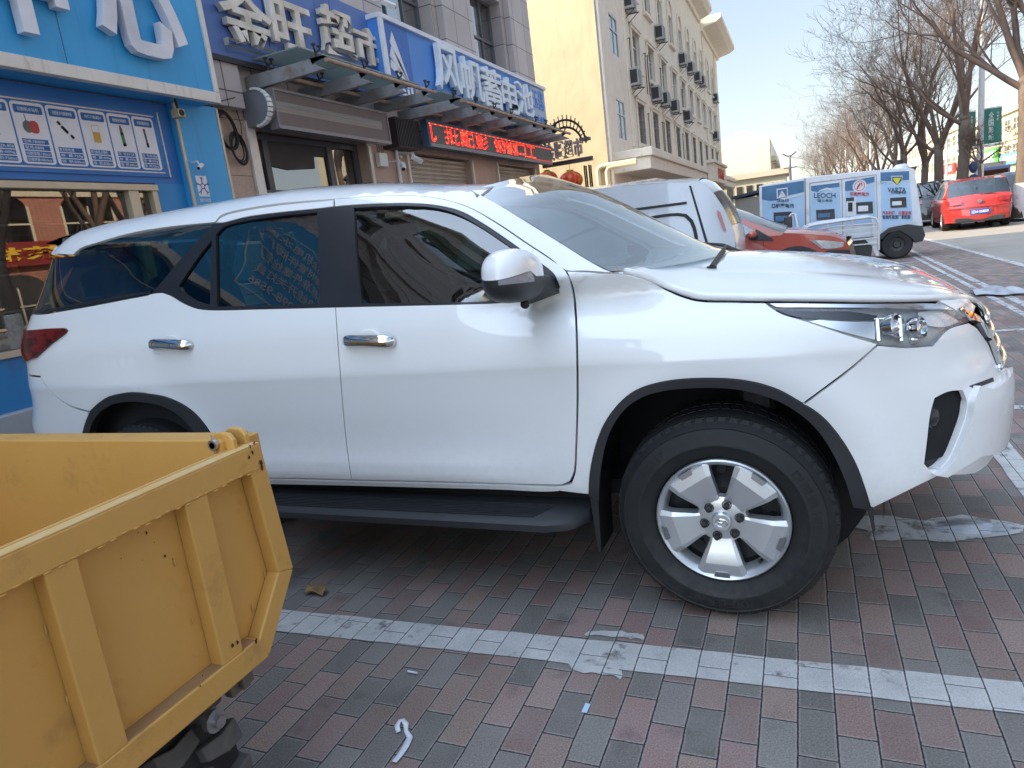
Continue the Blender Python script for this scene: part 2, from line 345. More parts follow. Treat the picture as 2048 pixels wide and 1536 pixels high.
# ================================================================== ground
asph = mat('asphalt', (.29,.268,.235), .85, col2=(.25,.232,.205), scale=1.2, bump=.25, bscale=140, dirt=(.32,.305,.28), dscale=.5, dthr=(.5,.8))
struct('ground', MB().add([(-400,-300,-.008),(400,-300,-.008),(400,600,-.008),(-400,600,-.008)], [(0,1,2,3)]), asph)
def paver_mat():
    m = mat('pavers', (.1,.1,.1), .8); nt = m.node_tree; L = nt.links; b = bsdf(m)
    J, ED, IDX, RND, geo, mth, fine, u = joints(nt)
    def mix(f, a, c, t='MIX'):
        n = node(nt, 'ShaderNodeMix', data_type='RGBA', blend_type=t)
        for i, q in ((0, f), (6, a), (7, c)):
            if isinstance(q, (int, float)): n.inputs[i].default_value = q
            elif isinstance(q, tuple): n.inputs[i].default_value = c4(q)
            else: L.new(q, n.inputs[i])
        return n.outputs[2]
    base = mix(IDX, (.155,.140,.127), (.212,.146,.128))
    h = node(nt, 'ShaderNodeHueSaturation'); v = node(nt, 'ShaderNodeMapRange'); v.inputs[3].default_value = .78; v.inputs[4].default_value = 1.25
    sx = node(nt, 'ShaderNodeSeparateXYZ'); L.new(RND, sx.inputs[0]); L.new(sx.outputs[1], v.inputs[0]); L.new(v.outputs[0], h.inputs['Value']); L.new(base, h.inputs['Color'])
    hs = node(nt, 'ShaderNodeMapRange'); hs.inputs[3].default_value = .485; hs.inputs[4].default_value = .52; L.new(sx.outputs[2], hs.inputs[0]); L.new(hs.outputs[0], h.inputs['Hue']); base = h.outputs[0]
    # grit
    gr = node(nt, 'ShaderNodeTexNoise'); gr.inputs['Scale'].default_value = 190; gr.inputs['Detail'].default_value = 6; gr.inputs['Roughness'].default_value = .75; L.new(geo.outputs['Position'], gr.inputs['Vector'])
    g = node(nt, 'ShaderNodeMapRange'); g.inputs[1].default_value = .3; g.inputs[2].default_value = .72; g.inputs[3].default_value = .42; g.inputs[4].default_value = 1.75; L.new(gr.outputs[0], g.inputs[0])
    h2 = node(nt, 'ShaderNodeHueSaturation'); L.new(g.outputs[0], h2.inputs['Value']); L.new(base, h2.inputs['Color']); base = h2.outputs[0]
    bl = node(nt, 'ShaderNodeTexNoise'); bl.inputs['Scale'].default_value = 2.3; bl.inputs['Detail'].default_value = 7; bl.inputs['Roughness'].default_value = .65; L.new(geo.outputs['Position'], bl.inputs['Vector'])
    bm_ = node(nt, 'ShaderNodeMapRange'); bm_.inputs[1].default_value = .45; bm_.inputs[2].default_value = .8; bm_.inputs[4].default_value = .55; L.new(bl.outputs[0], bm_.inputs[0])
    base = mix(bm_.outputs[0], base, (.26,.24,.225))                       # dusty patches
    st = node(nt, 'ShaderNodeTexNoise'); st.inputs['Scale'].default_value = 5.5; st.inputs['Detail'].default_value = 5; L.new(geo.outputs['Position'], st.inputs['Vector'])
    sm = node(nt, 'ShaderNodeMapRange'); sm.inputs[1].default_value = .60; sm.inputs[2].default_value = .72; sm.inputs[4].default_value = .55; L.new(st.outputs[0], sm.inputs[0])
    base = mix(sm.outputs[0], base, (.072,.067,.064))                       # oily stains
    # pale lime along the joints of the right-hand columns, dark sand elsewhere
    edw = mth('MULTIPLY', ED, mth('MINIMUM', 1, mth('MULTIPLY', mth('MULTIPLY', fine, fine), 2.6))); base = mix(edw, base, (.34,.31,.29))
    jc = mix(bl.outputs[0], (.02,.018,.018), (.035,.03,.028)); base = mix(J, base, jc)
    L.new(base, b.inputs['Base Color'])
    hgt = mth('ADD', mth('MULTIPLY', J, -1.), mth('ADD', mth('MULTIPLY', ED, -.35), mth('MULTIPLY', gr.outputs[0], .35)))
    hgt = mth('ADD', hgt, mth('MULTIPLY', sx.outputs[0], .5))
    bp = node(nt, 'ShaderNodeBump'); bp.inputs['Strength'].default_value = .8; bp.inputs['Distance'].default_value = .005; L.new(hgt, bp.inputs['Height']); L.new(bp.outputs[0], b.inputs['Normal'])
    b.inputs['Roughness'].default_value = .78
    return m
struct('paving', MB().add([(-6.2,-16,0),(3.45,-16,0),(3.45,70,0),(-6.2,70,0)], [(0,1,2,3)]), paver_mat())
def stripe_mat(name, lo, hi, sc=7., col=(.40,.40,.405)):
    m = mat(name, col, .7, col2=tuple(c*.78 for c in col), scale=9); nt = m.node_tree; L = nt.links; b = bsdf(m)
    J, ED, IDX, RND, geo, mth, fine, u = joints(nt)
    n = node(nt, 'ShaderNodeTexNoise'); n.inputs['Scale'].default_value = sc; n.inputs['Detail'].default_value = 9; n.inputs['Roughness'].default_value = .72; L.new(geo.outputs['Position'], n.inputs['Vector'])
    r = node(nt, 'ShaderNodeMapRange'); r.inputs[1].default_value = lo; r.inputs[2].default_value = hi; L.new(n.outputs[0], r.inputs[0])
    a = mth('MULTIPLY', r.outputs[0], mth('SUBTRACT', 1, mth('MULTIPLY', J, .9)))
    L.new(a, b.inputs['Alpha'])
    src = b.inputs['Base Color'].links[0].from_socket
    mx = node(nt, 'ShaderNodeMix', data_type='RGBA'); L.new(mth('MULTIPLY', ED, .6), mx.inputs[0]); L.new(src, mx.inputs[6]); mx.inputs[7].default_value = (.56,.56,.56,1)
    g = node(nt, 'ShaderNodeTexNoise'); g.inputs['Scale'].default_value = 420; L.new(geo.outputs['Position'], g.inputs['Vector'])
    gm = node(nt, 'ShaderNodeMapRange'); gm.inputs[1].default_value = .3; gm.inputs[2].default_value = .7; gm.inputs[3].default_value = .72; gm.inputs[4].default_value = 1.2; L.new(g.outputs[0], gm.inputs[0])
    h2 = node(nt, 'ShaderNodeHueSaturation'); L.new(gm.outputs[0], h2.inputs['Value']); L.new(mx.outputs[2], h2.inputs['Color']); L.new(h2.outputs[0], b.inputs['Base Color'])
    bp = node(nt, 'ShaderNodeBump'); bp.inputs['Strength'].default_value = .4; bp.inputs['Distance'].default_value = .003
    L.new(mth('ADD', mth('MULTIPLY', mth('ADD', J, mth('MULTIPLY', ED, .4)), -1), mth('MULTIPLY', g.outputs[0], .3)), bp.inputs['Height']); L.new(bp.outputs[0], b.inputs['Normal'])
    return m
SM1 = stripe_mat('stripe_paint', .30, .44, col=(.50,.49,.475)); SM2 = stripe_mat('worn_stripe_paint', .34, .5, col=(.52,.52,.52))
def strip(name, p, q, wd, m, z=.004):
    p = Vector((p[0], p[1], z)); q = Vector((q[0], q[1], z)); d = (q-p).normalized(); s = Vector((-d.y, d.x, 0))*wd/2
    n = max(1, int((q-p).length/.12)); rr = random.Random(int(abs(p.x*77+p.y*31))); A = []; B = []
    for i in range(n+1):
        c = p+(q-p)*(i/n); A.append(c+s*(1+rr.uniform(-.05,.05))); B.append(c-s*(1+rr.uniform(-.05,.05)))
    vs = A+B; return struct(name, MB().add(vs, [(i, n+1+i, n+2+i, i+1) for i in range(n)]), m)
strip('bay_line', (-4.2,-1.335), (4.0-.6,-1.06), .142, SM1)
strip('bay_line', (1.17,-1.0), (1.215,2.6), .115, SM1)
strip('bay_line', (1.22,3.2), (1.25,10.5), .10, SM2)
strip('bay_line', (2.44,1.0), (2.66,19.0), .09, SM2)
strip('bay_line', (2.28,1.0), (2.5,19.0), .07, SM2)
for yy in (1.75, 4.35, 6.95, 9.5, 12.2, 15.2): strip('bay_line', (1.25,yy-.02), (2.4,yy+.05), .09, SM2)
strip('road_edge_line', (3.52,1.0), (3.36,30), .11, SM2)
# spilt paint: ragged blots with their own outlines
def blot(pts, m, z=.0045):
    P = [onZ(x, y, z) for x, y in pts]; out = []; rr = random.Random(5)
    for i in range(len(P)):
        a, b = P[i], P[(i+1) % len(P)]
        for k in range(4): out.append(a.lerp(b, k/4)+Vector((rr.uniform(-.008,.008), rr.uniform(-.008,.008), 0)))
    return struct('paint_spill', MB().add(out, [tuple(range(len(out)))]), m)
blot([(1676,1045),(1690,1033),(1760,1030),(1850,1040),(1925,1030),(2048,1050),(2048,1066),(1900,1082),(1800,1080),(1742,1082),(1735,1062)], SM2)
blot([(1872,1036),(1930,1034),(1990,1048),(2047,1056),(1985,1070),(1900,1068),(1868,1058)], stripe_mat('fresh_white_spill', .2, .35, col=(.62,.66,.72)))
blot([(1176,1264),(1240,1262),(1286,1268),(1288,1278),(1240,1276),(1170,1270)], SM1)
blot([(1132,1325),(1200,1332),(1246,1340),(1240,1356),(1220,1352),(1165,1345)], SM1)

# ================================================================== shop row
WX = -5.6; YE = 13.4
def holes_wall(X, Y0, Y1, Z0, Z1, holes, depth):
    """street front at X (facing +X) with rectangular openings and their reveals"""
    ys = sorted({Y0, Y1, *[h[0] for h in holes], *[h[1] for h in holes]}); zs = sorted({Z0, Z1, *[h[2] for h in holes], *[h[3] for h in holes]})
    mb = MB()
    for a, b in zip(ys, ys[1:]):
        for c, d in zip(zs, zs[1:]):
            if any(h[0] <= a and b <= h[1] and h[2] <= c and d <= h[3] for h in holes): continue
            mb.add([(X,a,c),(X,b,c),(X,b,d),(X,a,d)], [(0,1,2,3)])
    for a, b, c, d in holes:
        x = X-depth
        mb.add([(X,a,c),(X,a,d),(x,a,d),(x,a,c)], [(0,1,2,3)]); mb.add([(X,b,c),(x,b,c),(x,b,d),(X,b,d)], [(0,1,2,3)])
        mb.add([(X,a,d),(X,b,d),(x,b,d),(x,a,d)], [(0,1,2,3)]); mb.add([(X,a,c),(x,a,c),(x,b,c),(X,b,c)], [(0,1,2,3)])
    return mb
TILE = tile_mat('grey_pink_tiles', (.50,.445,.435), (.44,.395,.39), .62, .56, speck=.06, joint=.016)
GRAN = tile_mat('brown_granite', (.50,.355,.285), (.40,.295,.24), .95, .62, speck=.28, joint=.008, rough=.5)
WINF = mat('window_frame_grey', (.16,.165,.18), .4, .3)
PANE = glass('window_pane', (.60,.68,.78), .015, refl=4.5)
SHOPGLASS = glass('shop_pane', (.32,.34,.34), .01, refl=2.6)
CURT = mat('curtain', (.48,.62,.82), .9, col2=(.58,.70,.86), scale=3, stretch=(1,9,.4))
ROOM = mat('room_dark', (.035,.033,.032), .9, col2=(.05,.046,.043), scale=2)

shop = thing('shop_building', 'long grey-pink tiled shop building with the blue sign boards on its front', 'building', (-10,0,0))
WIN2 = [(y, y+1.78, 4.45, 6.45) for y in (-9.9,-6.55,-3.2,.15,3.5,6.88,10.23)]
GF = [(-9,1.98,.99,2.34), (3.55,5.9,0,3.05), (7.05,9.42,0,3.0), (10.75,12.95,0,3.0)]
obj('upper_wall', holes_wall(WX, -20, YE, 3.2, 7.15, WIN2, .34), TILE, shop)
obj('lower_wall', holes_wall(WX+.01, -20, YE, 0, 3.2, GF, .3), GRAN, shop)
m = MB().box((-16,-15,0), (WX-.9,YE,7.1)); obj('back_wall', m, TILE, shop)
m = MB().box((-6.5,-15,3.0),(WX-.36,YE,3.35)); obj('floor_slab', m, ROOM, shop)
m = MB().add([(WX,YE,0),(-16,YE,0),(-16,YE,7.1),(WX,YE,7.1)], [(0,1,2,3)]); m.add([(WX,-15,0),(-16,-15,0),(-16,-15,7.1),(WX,-15,7.1)], [(0,1,2,3)]); obj('end_wall', m, TILE, shop)
m = MB().box((-16.1,-15.1,7.15),(WX+.22,YE+.1,7.4)); obj('roof', m, TILE, shop)
# taller storeys over the near end
TALL = [(y, y+1.78, z, z+1.75) for y in (-16.6,-13.25,-9.9,-6.55,-3.2,.15) for z in (7.9,10.4)]
obj('upper_wall', holes_wall(WX, -20, 3.6, 7.42, 12.9, TALL, .34), TILE, shop); obj('back_wall', MB().box((-16,-20,7.42),(WX-.9,3.6,12.9)), TILE, shop)
m = MB().add([(WX,3.6,7.42),(-16,3.6,7.42),(-16,3.6,12.9),(WX,3.6,12.9)], [(0,1,2,3)]); obj('end_wall', m, TILE, shop); obj('roof', MB().box((-16.1,-20.1,12.9),(WX+.2,3.7,13.1)), TILE, shop)
# pilasters between the upper windows
m = MB()
for y in (-8.1,-4.75,-1.4,1.95,5.3,8.68,12.03):
    m.box((WX+.002,y+.16,3.2),(WX+.14,y+1.42,7.14))
obj('pilasters', m, TILE, shop, bevel=.008)
def sash(parent, a, b, c, d, X, cols, trans, name='window'):
    f = MB(); t = .05
    f.box((X,a,c),(X+.06,a+t,d)); f.box((X,b-t,c),(X+.06,b,d)); f.box((X,a+t,c),(X+.06,b-t,c+t)); f.box((X,a+t,d-t),(X+.06,b-t,d))
    for q in cols: f.box((X+.004,a+(b-a)*q-.02,c+t),(X+.05,a+(b-a)*q+.02,d-t))
    if trans: f.box((X+.002,a+t,trans-.022),(X+.054,b-t,trans+.022))
    o = obj(name, f, WINF, parent)
    obj('pane', MB().add([(X+.02,a+t,c+t),(X+.02,b-t,c+t),(X+.02,b-t,d-t),(X+.02,a+t,d-t)], [(0,1,2,3)]), PANE, o)
    return o
for k, (a, b, c, d) in enumerate(WIN2+TALL):
    o = sash(shop, a, b, c, d, WX-.3, (.36,.68), c+1.18)
    obj('curtain', MB().grid(lambda u, v: (WX-.42+.02*sin(u*46), a+.06+(b-a)*(.66 if k % 2 else .55)*u, c+.05+(d-c-.1)*v), 40, 1), CURT, o, smooth=True)
    obj('blind', MB().box((WX-.85,a-.1,c-.1),(WX-.8,b+.1,d+.1)), ROOM, o)
# ---- step and plinth
struct('shop_step', MB().box((-6.2,-15,0),(WX+.55,3.2,.10)), mat('step_stone', (.11,.11,.115), .7, bump=.2, bscale=120))
# ---- blue hardware shop front
BLUE1 = mat('bright_blue_board', (.045,.36,.70), .33, col2=(.05,.33,.66), scale=.9, rvar=.06, dirt=(.035,.23,.48), dscale=5, dthr=(.55,.72), dstretch=(1,1.2,.06))
BLUE2 = mat('deep_blue_board', (.025,.15,.44), .35, col2=(.03,.17,.47), scale=2)
BLUE3 = mat('wall_blue', (.025,.24,.54), .4, col2=(.03,.21,.49), scale=2, dirt=(.05,.12,.24), dscale=2)
TRIM = mat('white_trim', (.72,.69,.65), .35, .1, col2=(.62,.56,.50), scale=2, dirt=(.30,.22,.16), dscale=6, dthr=(.55,.8), dstretch=(1,2,.3))
ALU = mat('cream_aluminium', (.62,.52,.38), .4, .15, col2=(.52,.42,.30), scale=5, dirt=(.2,.15,.1), dscale=14, dthr=(.66,.75))
hw = thing('shop_unit', 'blue shop front with wide display window and white ledge at the left edge', 'shop front', (-5.5,0,0))
m = MB().box((WX+.012,-9,.10),(WX+.16,2.3,.55)); obj('ledge', m, mat('grey_ledge', (.42,.44,.47), .5, dirt=(.25,.25,.25)), hw, bevel=.015)
m = MB().box((WX+.012,-9,.55),(WX+.07,2.3,.965)); obj('dado', m, BLUE3, hw); obj('side_board', MB().box((WX+.012,2.0,.965),(WX+.05,2.348,2.36)), BLUE3, hw)
m = MB().box((WX+.014,-9,2.36),(WX+.05,2.34,3.13)); obj('lintel', m, BLUE2, hw)
m = MB().box((WX+.012,2.35,.10),(WX+.13,2.93,3.16)); obj('pillar', m, BLUE1, hw)
m = MB().box((WX+.12,2.345,.10),(WX+.138,2.375,3.15)); m.box((WX+.12,2.905,.10),(WX+.138,2.935,3.15)); obj('pillar_trim', m, ALU, hw)
fr = MB(); fr.box((WX-.03,-9,2.285),(WX+.08,2.0,2.345)); fr.box((WX-.03,-9,.966),(WX+.09,2.0,1.02))
for y0, y1 in ((1.93,1.99),(1.665,1.775),(-.22,-.08),(-2.4,-2.25),(-4.6,-4.45)): fr.box((WX-.028,y0,1.02),(WX+.07,y1,2.285))
fo = obj('display_window', fr, ALU, hw, bevel=.006)
obj('pane', MB().add([(WX,-9,1.02),(WX,1.95,1.02),(WX,1.95,2.29),(WX,-9,2.29)], [(0,1,2,3)]), SHOPGLASS, fo)
# goods just inside the window
rr = random.Random(8); goods = [mat('goods_pack', c, .5) for c in ((.4,.05,.03),(.5,.35,.05),(.35,.37,.4),(.05,.1,.25))]
rack = thing('display_rack', 'steel display rack with tools behind the shop window', 'rack', (-5.9,.3,1.0))
m = MB()
for y in (-.5,.42,1.3): m.tube([(-5.78,y,.9),(-5.78,y,2.1)], .011, 6)
for z in (1.32,1.62,2.02): m.tube([(-5.78,-.6,z),(-5.78,1.4,z)], .009, 6)
obj('rail', m, STEEL, rack)
for k in range(26):
    y = rr.uniform(-.6,1.6); z = rr.choice((1.02,1.02,1.3,1.6)); h = rr.uniform(.05,.16); wd = rr.uniform(.02,.05)
    mm = MB()
    if k % 3: mm.box((-5.83-wd,y-wd,z),(-5.83+wd,y+wd,z+h))
    else: mm.cyl((-5.82,y,z),(-5.82,y,z+h), wd*.7, 10)
    obj('packet', mm, goods[k % 4], rack, bevel=.004)
m = MB().box((-6.45,-9,0),(-6.4,3.0,3.0)).box((-6.45,-9,.85),(WX-.04,2,.9)); obj('shop_interior', m, ROOM, hw)

SX = -5.2
sg = thing('sign_board', 'bright blue shop sign board with big white characters and white edge trim', 'sign', (SX,0,3.1))
zb = onX(440,208,SX).z; yr = onX(440,208,SX).y; zt = 4.95
obj('board', MB().box((WX+.03,-6.5,zb+.02),(SX,yr-.02,zt)), BLUE1, sg)
jm = MB()
for y in (-4.9,-3.7,-2.5,-1.3,-.1,1.1): jm.box((SX,y-.0025,zb+.11),(SX+.0015,y+.0025,zt))
obj('panel_joint', jm, DARK, sg)
m = MB().box((SX-.05,-6.5,zb),(SX+.025,yr,zb+.105)); m.box((SX-.05,yr-.055,zb+.105),(SX+.025,yr,zt)); obj('frame', m, TRIM, sg, bevel=.006)
LET = mat('letter_face', (.74,.74,.79), .4, col2=(.54,.54,.60), scale=2); LSIDE = mat('letter_side', (.35,.36,.42), .4)
def letters(parent, txt, X, y0, y1, z0, z1, depth, m, bold=.02, msize=None, name='letter', standoff=.03):
    o = obj(name, text_fit(MB(), txt, (X+standoff,y0,z0), (0,y1-y0,0), (0,0,z1-z0), (1,0,0), depth, bold), m, parent)
    return o
ya = onX(188,60,SX).y; yb = onX(352,60,SX).y; zz = onX(300,121,SX).z
letters(sg, '心', SX, ya, yb, zz, zz+.86, .085, LET, .030)
yc = onX(38,40,SX).y; hwid = onX(120,20,SX).y-yc
letters(sg, '中', SX, yc-hwid, yc+hwid, onX(40,72,SX).z, onX(40,72,SX).z+.9, .085, LET, .030)
letters(sg, '件', SX, yc-hwid*3.6, yc-hwid*1.5, zz, zz+.86, .085, LET, .030)
letters(sg, '配', SX, yc-hwid*6.1, yc-hwid*4.0, zz, zz+.86, .085, LET, .030)
letters(sg, '汽', SX, yc-hwid*8.6, yc-hwid*6.5, zz, zz+.86, .085, LET, .030)
t = MB(); nb = ['专业批发五金机电水暖','电动工具建材管件阀门','劳保用品标准件螺丝钉','油漆涂料电线开关灯具','联系电话：4098-9586']
for k, s in enumerate(nb): text_fit(t, s, (SX+.002,-5.3,4.32-.2*k), (0,1.9,0), (0,0,.15), (1,0,0), .004, .01)
t.box((SX+.001,-5.45,3.42),(SX+.004,-3.25,3.44)).box((SX+.001,-5.45,4.54),(SX+.004,-3.25,4.56)).box((SX+.001,-5.45,3.44),(SX+.004,-5.43,4.54)).box((SX+.001,-3.27,3.44),(SX+.004,-3.25,4.54)); obj('print', t, LET, sg)
# ---- poster board with six product cards
PX = WX+.055
pb = thing('poster_board', 'wide blue poster board of white product cards above the display window', 'poster', (PX,0,2.7))
def P(px, py, X=PX): return onX(px, py, X)
obj('backing', MB().box((WX+.05,-6,2.42),(PX+.012,2.2,3.04)), BLUE2, pb)
PXX = PX+.0125
line = MB()
for zc in (2.462, 2.995): line.box((PXX,-6,zc-.006),(PXX+.004,2.13,zc+.006))
line.box((PXX-.005,2.178,2.42),(PXX+.008,2.19,3.04)); obj('edging', line, TRIM, pb)
WCARD = mat('card_white', (.78,.76,.80), .5); CBLUE = mat('card_blue', (.02,.13,.36), .5); TXTW = mat('print_white', (.65,.68,.74), .5)
cr = mat('print_red', (.5,.06,.05), .5); cdk = mat('print_dark', (.05,.035,.045), .5); cyel = mat('print_yellow', (.62,.36,.06), .5); cgr = mat('print_green', (.06,.2,.1), .5); cgrey = mat('print_grey', (.14,.15,.13), .6)
def rrect(y0, y1, z0, z1, r, X, n=5):
    out = []
    for cy, cz, a in ((y1-r,z1-r,0),(y0+r,z1-r,90),(y0+r,z0+r,180),(y1-r,z0+r,270)):
        for k in range(n+1): t = RAD(a+90*k/n); out.append((X, cy+r*cos(t), cz+r*sin(t)))
    return out
cards = [('切割机水钻机',['功率:7800W','型号:5800','切割深度:120mm','空载转速:400r/min']),('植筋胶多功能建材瓶',['官方颜色:黑','容  量:750g','容  积:500ml']),
         ('免钉万能胶JH',['官方颜色:古黄色','容  量:600g','容  积:800ml']),('聚氨酯泡沫填缝剂',['型  号:JH-GR','容  量:400g','容  积:600ml']),('专用填缝密封胶',['型  号:ZR-858','容  量:600g','容  积:750ml'])]
cy = [onX(x, 280, PX).y for x in (8, 72, 136, 198, 253, 305)]
spans = [(.77,1.052),(1.07,1.335),(1.352,1.612),(1.63,1.878),(1.896,2.125)]
spans = [(a-.04,b-.04) for a, b in [(.80,1.075)]] + [(1.05,1.325),(1.34,1.60),(1.615,1.86),(1.875,2.11)]
spans = [(.47,.745)]*0+[(a,b) for a,b in spans]
for ci in range(-3, 5):
    title, rows = cards[ci % 5]
    if ci >= 0: a, b = spans[ci]
    else: a, b = spans[0][0]+ci*.29, spans[0][1]+ci*.29
    c = obj('card', MB().prism(rrect(a,b,2.485,2.975,.03,PXX), (.003,0,0)), WCARD, pb)
    X = PXX+.0032; bl = MB().prism(rrect(a+.02,b-.02,2.885,2.95,.012,X), (.0015,0,0)); n = len(rows)
    for k in range(n): bl.box((X,a+.03,2.50+.048*(n-1-k)),(X+.0015,b-.03,2.54+.048*(n-1-k)))
    obj('print_panel', bl, CBLUE, c)
    t = MB(); text_fit(t, title, (X+.0016,a+.05,2.902), (0,b-a-.1,0), (0,0,.032), (1,0,0), .0006, .01)
    for k, s in enumerate(rows): text_fit(t, s, (X+.0016,a+.036,2.506+.048*(n-1-k)), (0,(b-a-.075)*min(1,len(s)/9),0), (0,0,.028), (1,0,0), .0006, .01)
    obj('print', t, TXTW, c)
    yc_ = (a+b)/2; q = X+.001
    def slab(y, z, w_, h_, ang, m_, nm='picture'):
        ca, sa = cos(ang), sin(ang); obj(nm, MB().prism([(q,y+u*ca-v*sa,z+u*sa+v*ca) for u, v in ((-w_,-h_),(w_,-h_),(w_,h_),(-w_,h_))], (.001,0,0)), m_, c)
    k = ci % 5
    if k == 0:
        obj('picture', MB().prism([(q,yc_-.035+.04*cos(t_*.5236),2.78+.05*sin(t_*.5236)) for t_ in range(12)], (.001,0,0)), cgrey, c)
        obj('picture', MB().prism(rrect(yc_-.02,yc_+.055,2.73,2.83,.03,q+.0012), (.001,0,0)), cr, c); slab(yc_-.04, 2.85, .003, .03, .1, cdk)
    elif k == 1: slab(yc_, 2.78, .012, .085, .72, WCARD); slab(yc_-.01,2.785,.013,.035,.72,cdk); slab(yc_, 2.78, .0125, .088, .72, cdk) if 0 else slab(yc_+.045,2.73,.012,.018,.72,cgrey); slab(yc_-.05,2.835,.012,.018,.72,cgrey)
    elif k == 2: slab(yc_, 2.775, .035, .075, 0, cyel); obj('picture', MB().box((q+.0011,yc_-.032,2.79),(q+.0018,yc_+.032,2.846)), WCARD, c)
    elif k == 3: slab(yc_, 2.75, .017, .06, .05, cgr); slab(yc_-.004,2.82,.015,.03,.05,cgrey); slab(yc_-.006,2.858,.008,.015,.05,cdk); slab(yc_+.003,2.70,.017,.012,.05,cr)
    else: slab(yc_, 2.775, .010, .075, .05, cgrey); slab(yc_-.005,2.855,.011,.012,.05,cr); slab(yc_+.004,2.715,.013,.02,.05,cdk); slab(yc_,2.79,.004,.05,.05,WCARD)
# ---- small emblem poster on the blue pillar
QX = WX+.131
a = onX(386,347,QX); b = onX(425,395,QX); st = thing('wall_sticker', 'small white sticker with a blue branching emblem on the blue pillar', 'sticker', (QX,a.y,b.z))
y0, y1, z0, z1 = a.y+.02, b.y-.03, b.z+.01, a.z-.02
obj('paper', MB().box((QX,y0,z0),(QX+.002,y1,z1)), WCARD, st)
em = MB(); ym, zm, R_ = (y0+y1)/2, (z0+z1)/2, (z1-z0)*.5
for k in range(5):
    t = RAD(90+72*k); t2 = t+RAD(72)
    p0 = Vector((QX+.003, ym+R_*.28*cos(t), zm+R_*.28*sin(t))); p1 = Vector((QX+.003, ym+R_*.62*cos(t), zm+R_*.62*sin(t)))
    em.bar(p0, Vector((QX+.003, ym+R_*.28*cos(t2), zm+R_*.28*sin(t2))), R_*.09, .002, (1,0,0)); em.bar(p0, p1, R_*.12, .002, (1,0,0))
    for s in (.5,-.5): em.bar(p1, p1+Vector((0, R_*.3*cos(t+s), R_*.3*sin(t+s))), R_*.09, .002, (1,0,0))
obj('emblem', em, CBLUE, st)
t = MB(); text_fit(t, '胜利五金连锁', (QX+.001,y0,z0-.06), (0,y1-y0,0), (0,0,.04), (1,0,0), .001, .02); obj('print', t, TXTW, st)

# ---- supermarket sign
BLUE4 = mat('slate_blue_board', (.10,.19,.46), .5, col2=(.09,.17,.42), scale=1.2, dirt=(.05,.085,.22), dscale=3, dstretch=(1,1,.2))
KX = WX+.17
sp = thing('sign_board', 'slate blue supermarket sign board with raised cream brush characters', 'sign', (KX,5,3.75))
obj('board', MB().box((WX+.15,2.72,3.72),(KX,6.70,4.86)), BLUE4, sp)
obj('frame', MB().box((WX+.15,2.72,3.66),(KX+.012,6.70,3.718)), DARK, sp)
seam = MB()
for y in (3.94,5.3): seam.box((KX,y-.004,3.72),(KX+.002,y+.004,4.86))
obj('seam', seam, DARK, sp)
CREAM = mat('letter_cream', (.78,.73,.66), .5, col2=(.52,.46,.38), scale=4)
for ch, (x0, x1, yb_, yt_) in zip('金旺超市', ((430,532,102,-14),(533,612,103,12),(632,697,116,22),(700,762,132,62))):
    q0 = onX(x0, (yb_+yt_)/2, KX); q1 = onX(x1, (yb_+yt_)/2, KX)
    zlo = onX((x0+x1)/2, yb_, KX).z; zhi = onX((x0+x1)/2, yt_, KX).z
    letters(sp, ch, KX, q0.y, q1.y, zlo, zhi, .07, CREAM, .018)
# ---- battery shop sign
BLUE5 = mat('battery_sign_blue', (.08,.27,.70), .45, col2=(.07,.24,.64), scale=1); WSG = mat('sign_white', (.72,.75,.82), .4)
NX = -5.25
bs_ = thing('sign_board', 'blue and white battery shop sign with a sail emblem and thin white characters', 'sign', (NX,9,3.7))
yl, yrr = onX(752,32,NX).y, onX(1094,245,NX).y; zt = (onX(752,32,NX).z+onX(1066,170,NX).z)/2; zb = 3.72
obj('board', MB().box((WX+.01,yl+.02,zb),(NX,yrr,zt-.02)), BLUE5, bs_)
m = MB().box((WX+.01,yl,zt-.02),(NX+.05,yrr+.02,zt+.05)); m.box((NX+.001,yl,zb),(NX+.05,yl+.10,zt-.02)); obj('frame', m, WSG, bs_, bevel=.008)
ly1 = onX(825,150,NX).y
obj('emblem_panel', MB().box((NX+.001,yl+.12,zb+.02),(NX+.006,ly1,zt-.03)), mat('emblem_blue', (.04,.15,.50), .45), bs_)
em = MB(); cy_ = (yl+.12+ly1)/2; wv = (ly1-yl-.12)
for k in range(3):   # three sails curving up
    b0 = Vector((NX+.007, cy_+wv*.32, zb+.20)); P_ = []
    tips = [(-.16,.86),(-.26,.60),(-.36,.36)]; tips2 = [(-.30,.66),(-.38,.42),(-.42,.22)]
    ty, tz = tips[k]; uy, uz = tips2[k]
    h = zt-zb-.22
    A = [b0, Vector((NX+.007, cy_+wv*(ty*.4+.10), zb+.2+h*tz*.62)), Vector((NX+.007, cy_+wv*ty, zb+.2+h*tz)), Vector((NX+.007, cy_+wv*uy, zb+.2+h*uz)), Vector((NX+.007, cy_+wv*(uy*.35+.1), zb+.2+h*uz*.42))]
    em.prism(A, (.006,0,0))
text_fit(em, 'sail', (NX+.007,yl+.16,zb+.02), (0,wv*.85,0), (0,0,.16), (1,0,0), .004, .02)
obj('emblem', em, WSG, bs_)
obj('yellow_band', MB().prism([(NX+.0065,ly1+.01,zb),(NX+.0065,ly1+.9,zb),(NX+.0065,ly1+.01,zb+.17)], (.004,0,0)), mat('yellow_band', (.65,.38,.06), .5), bs_)
LET2 = mat('letter_ice', (.74,.82,.90), .4)
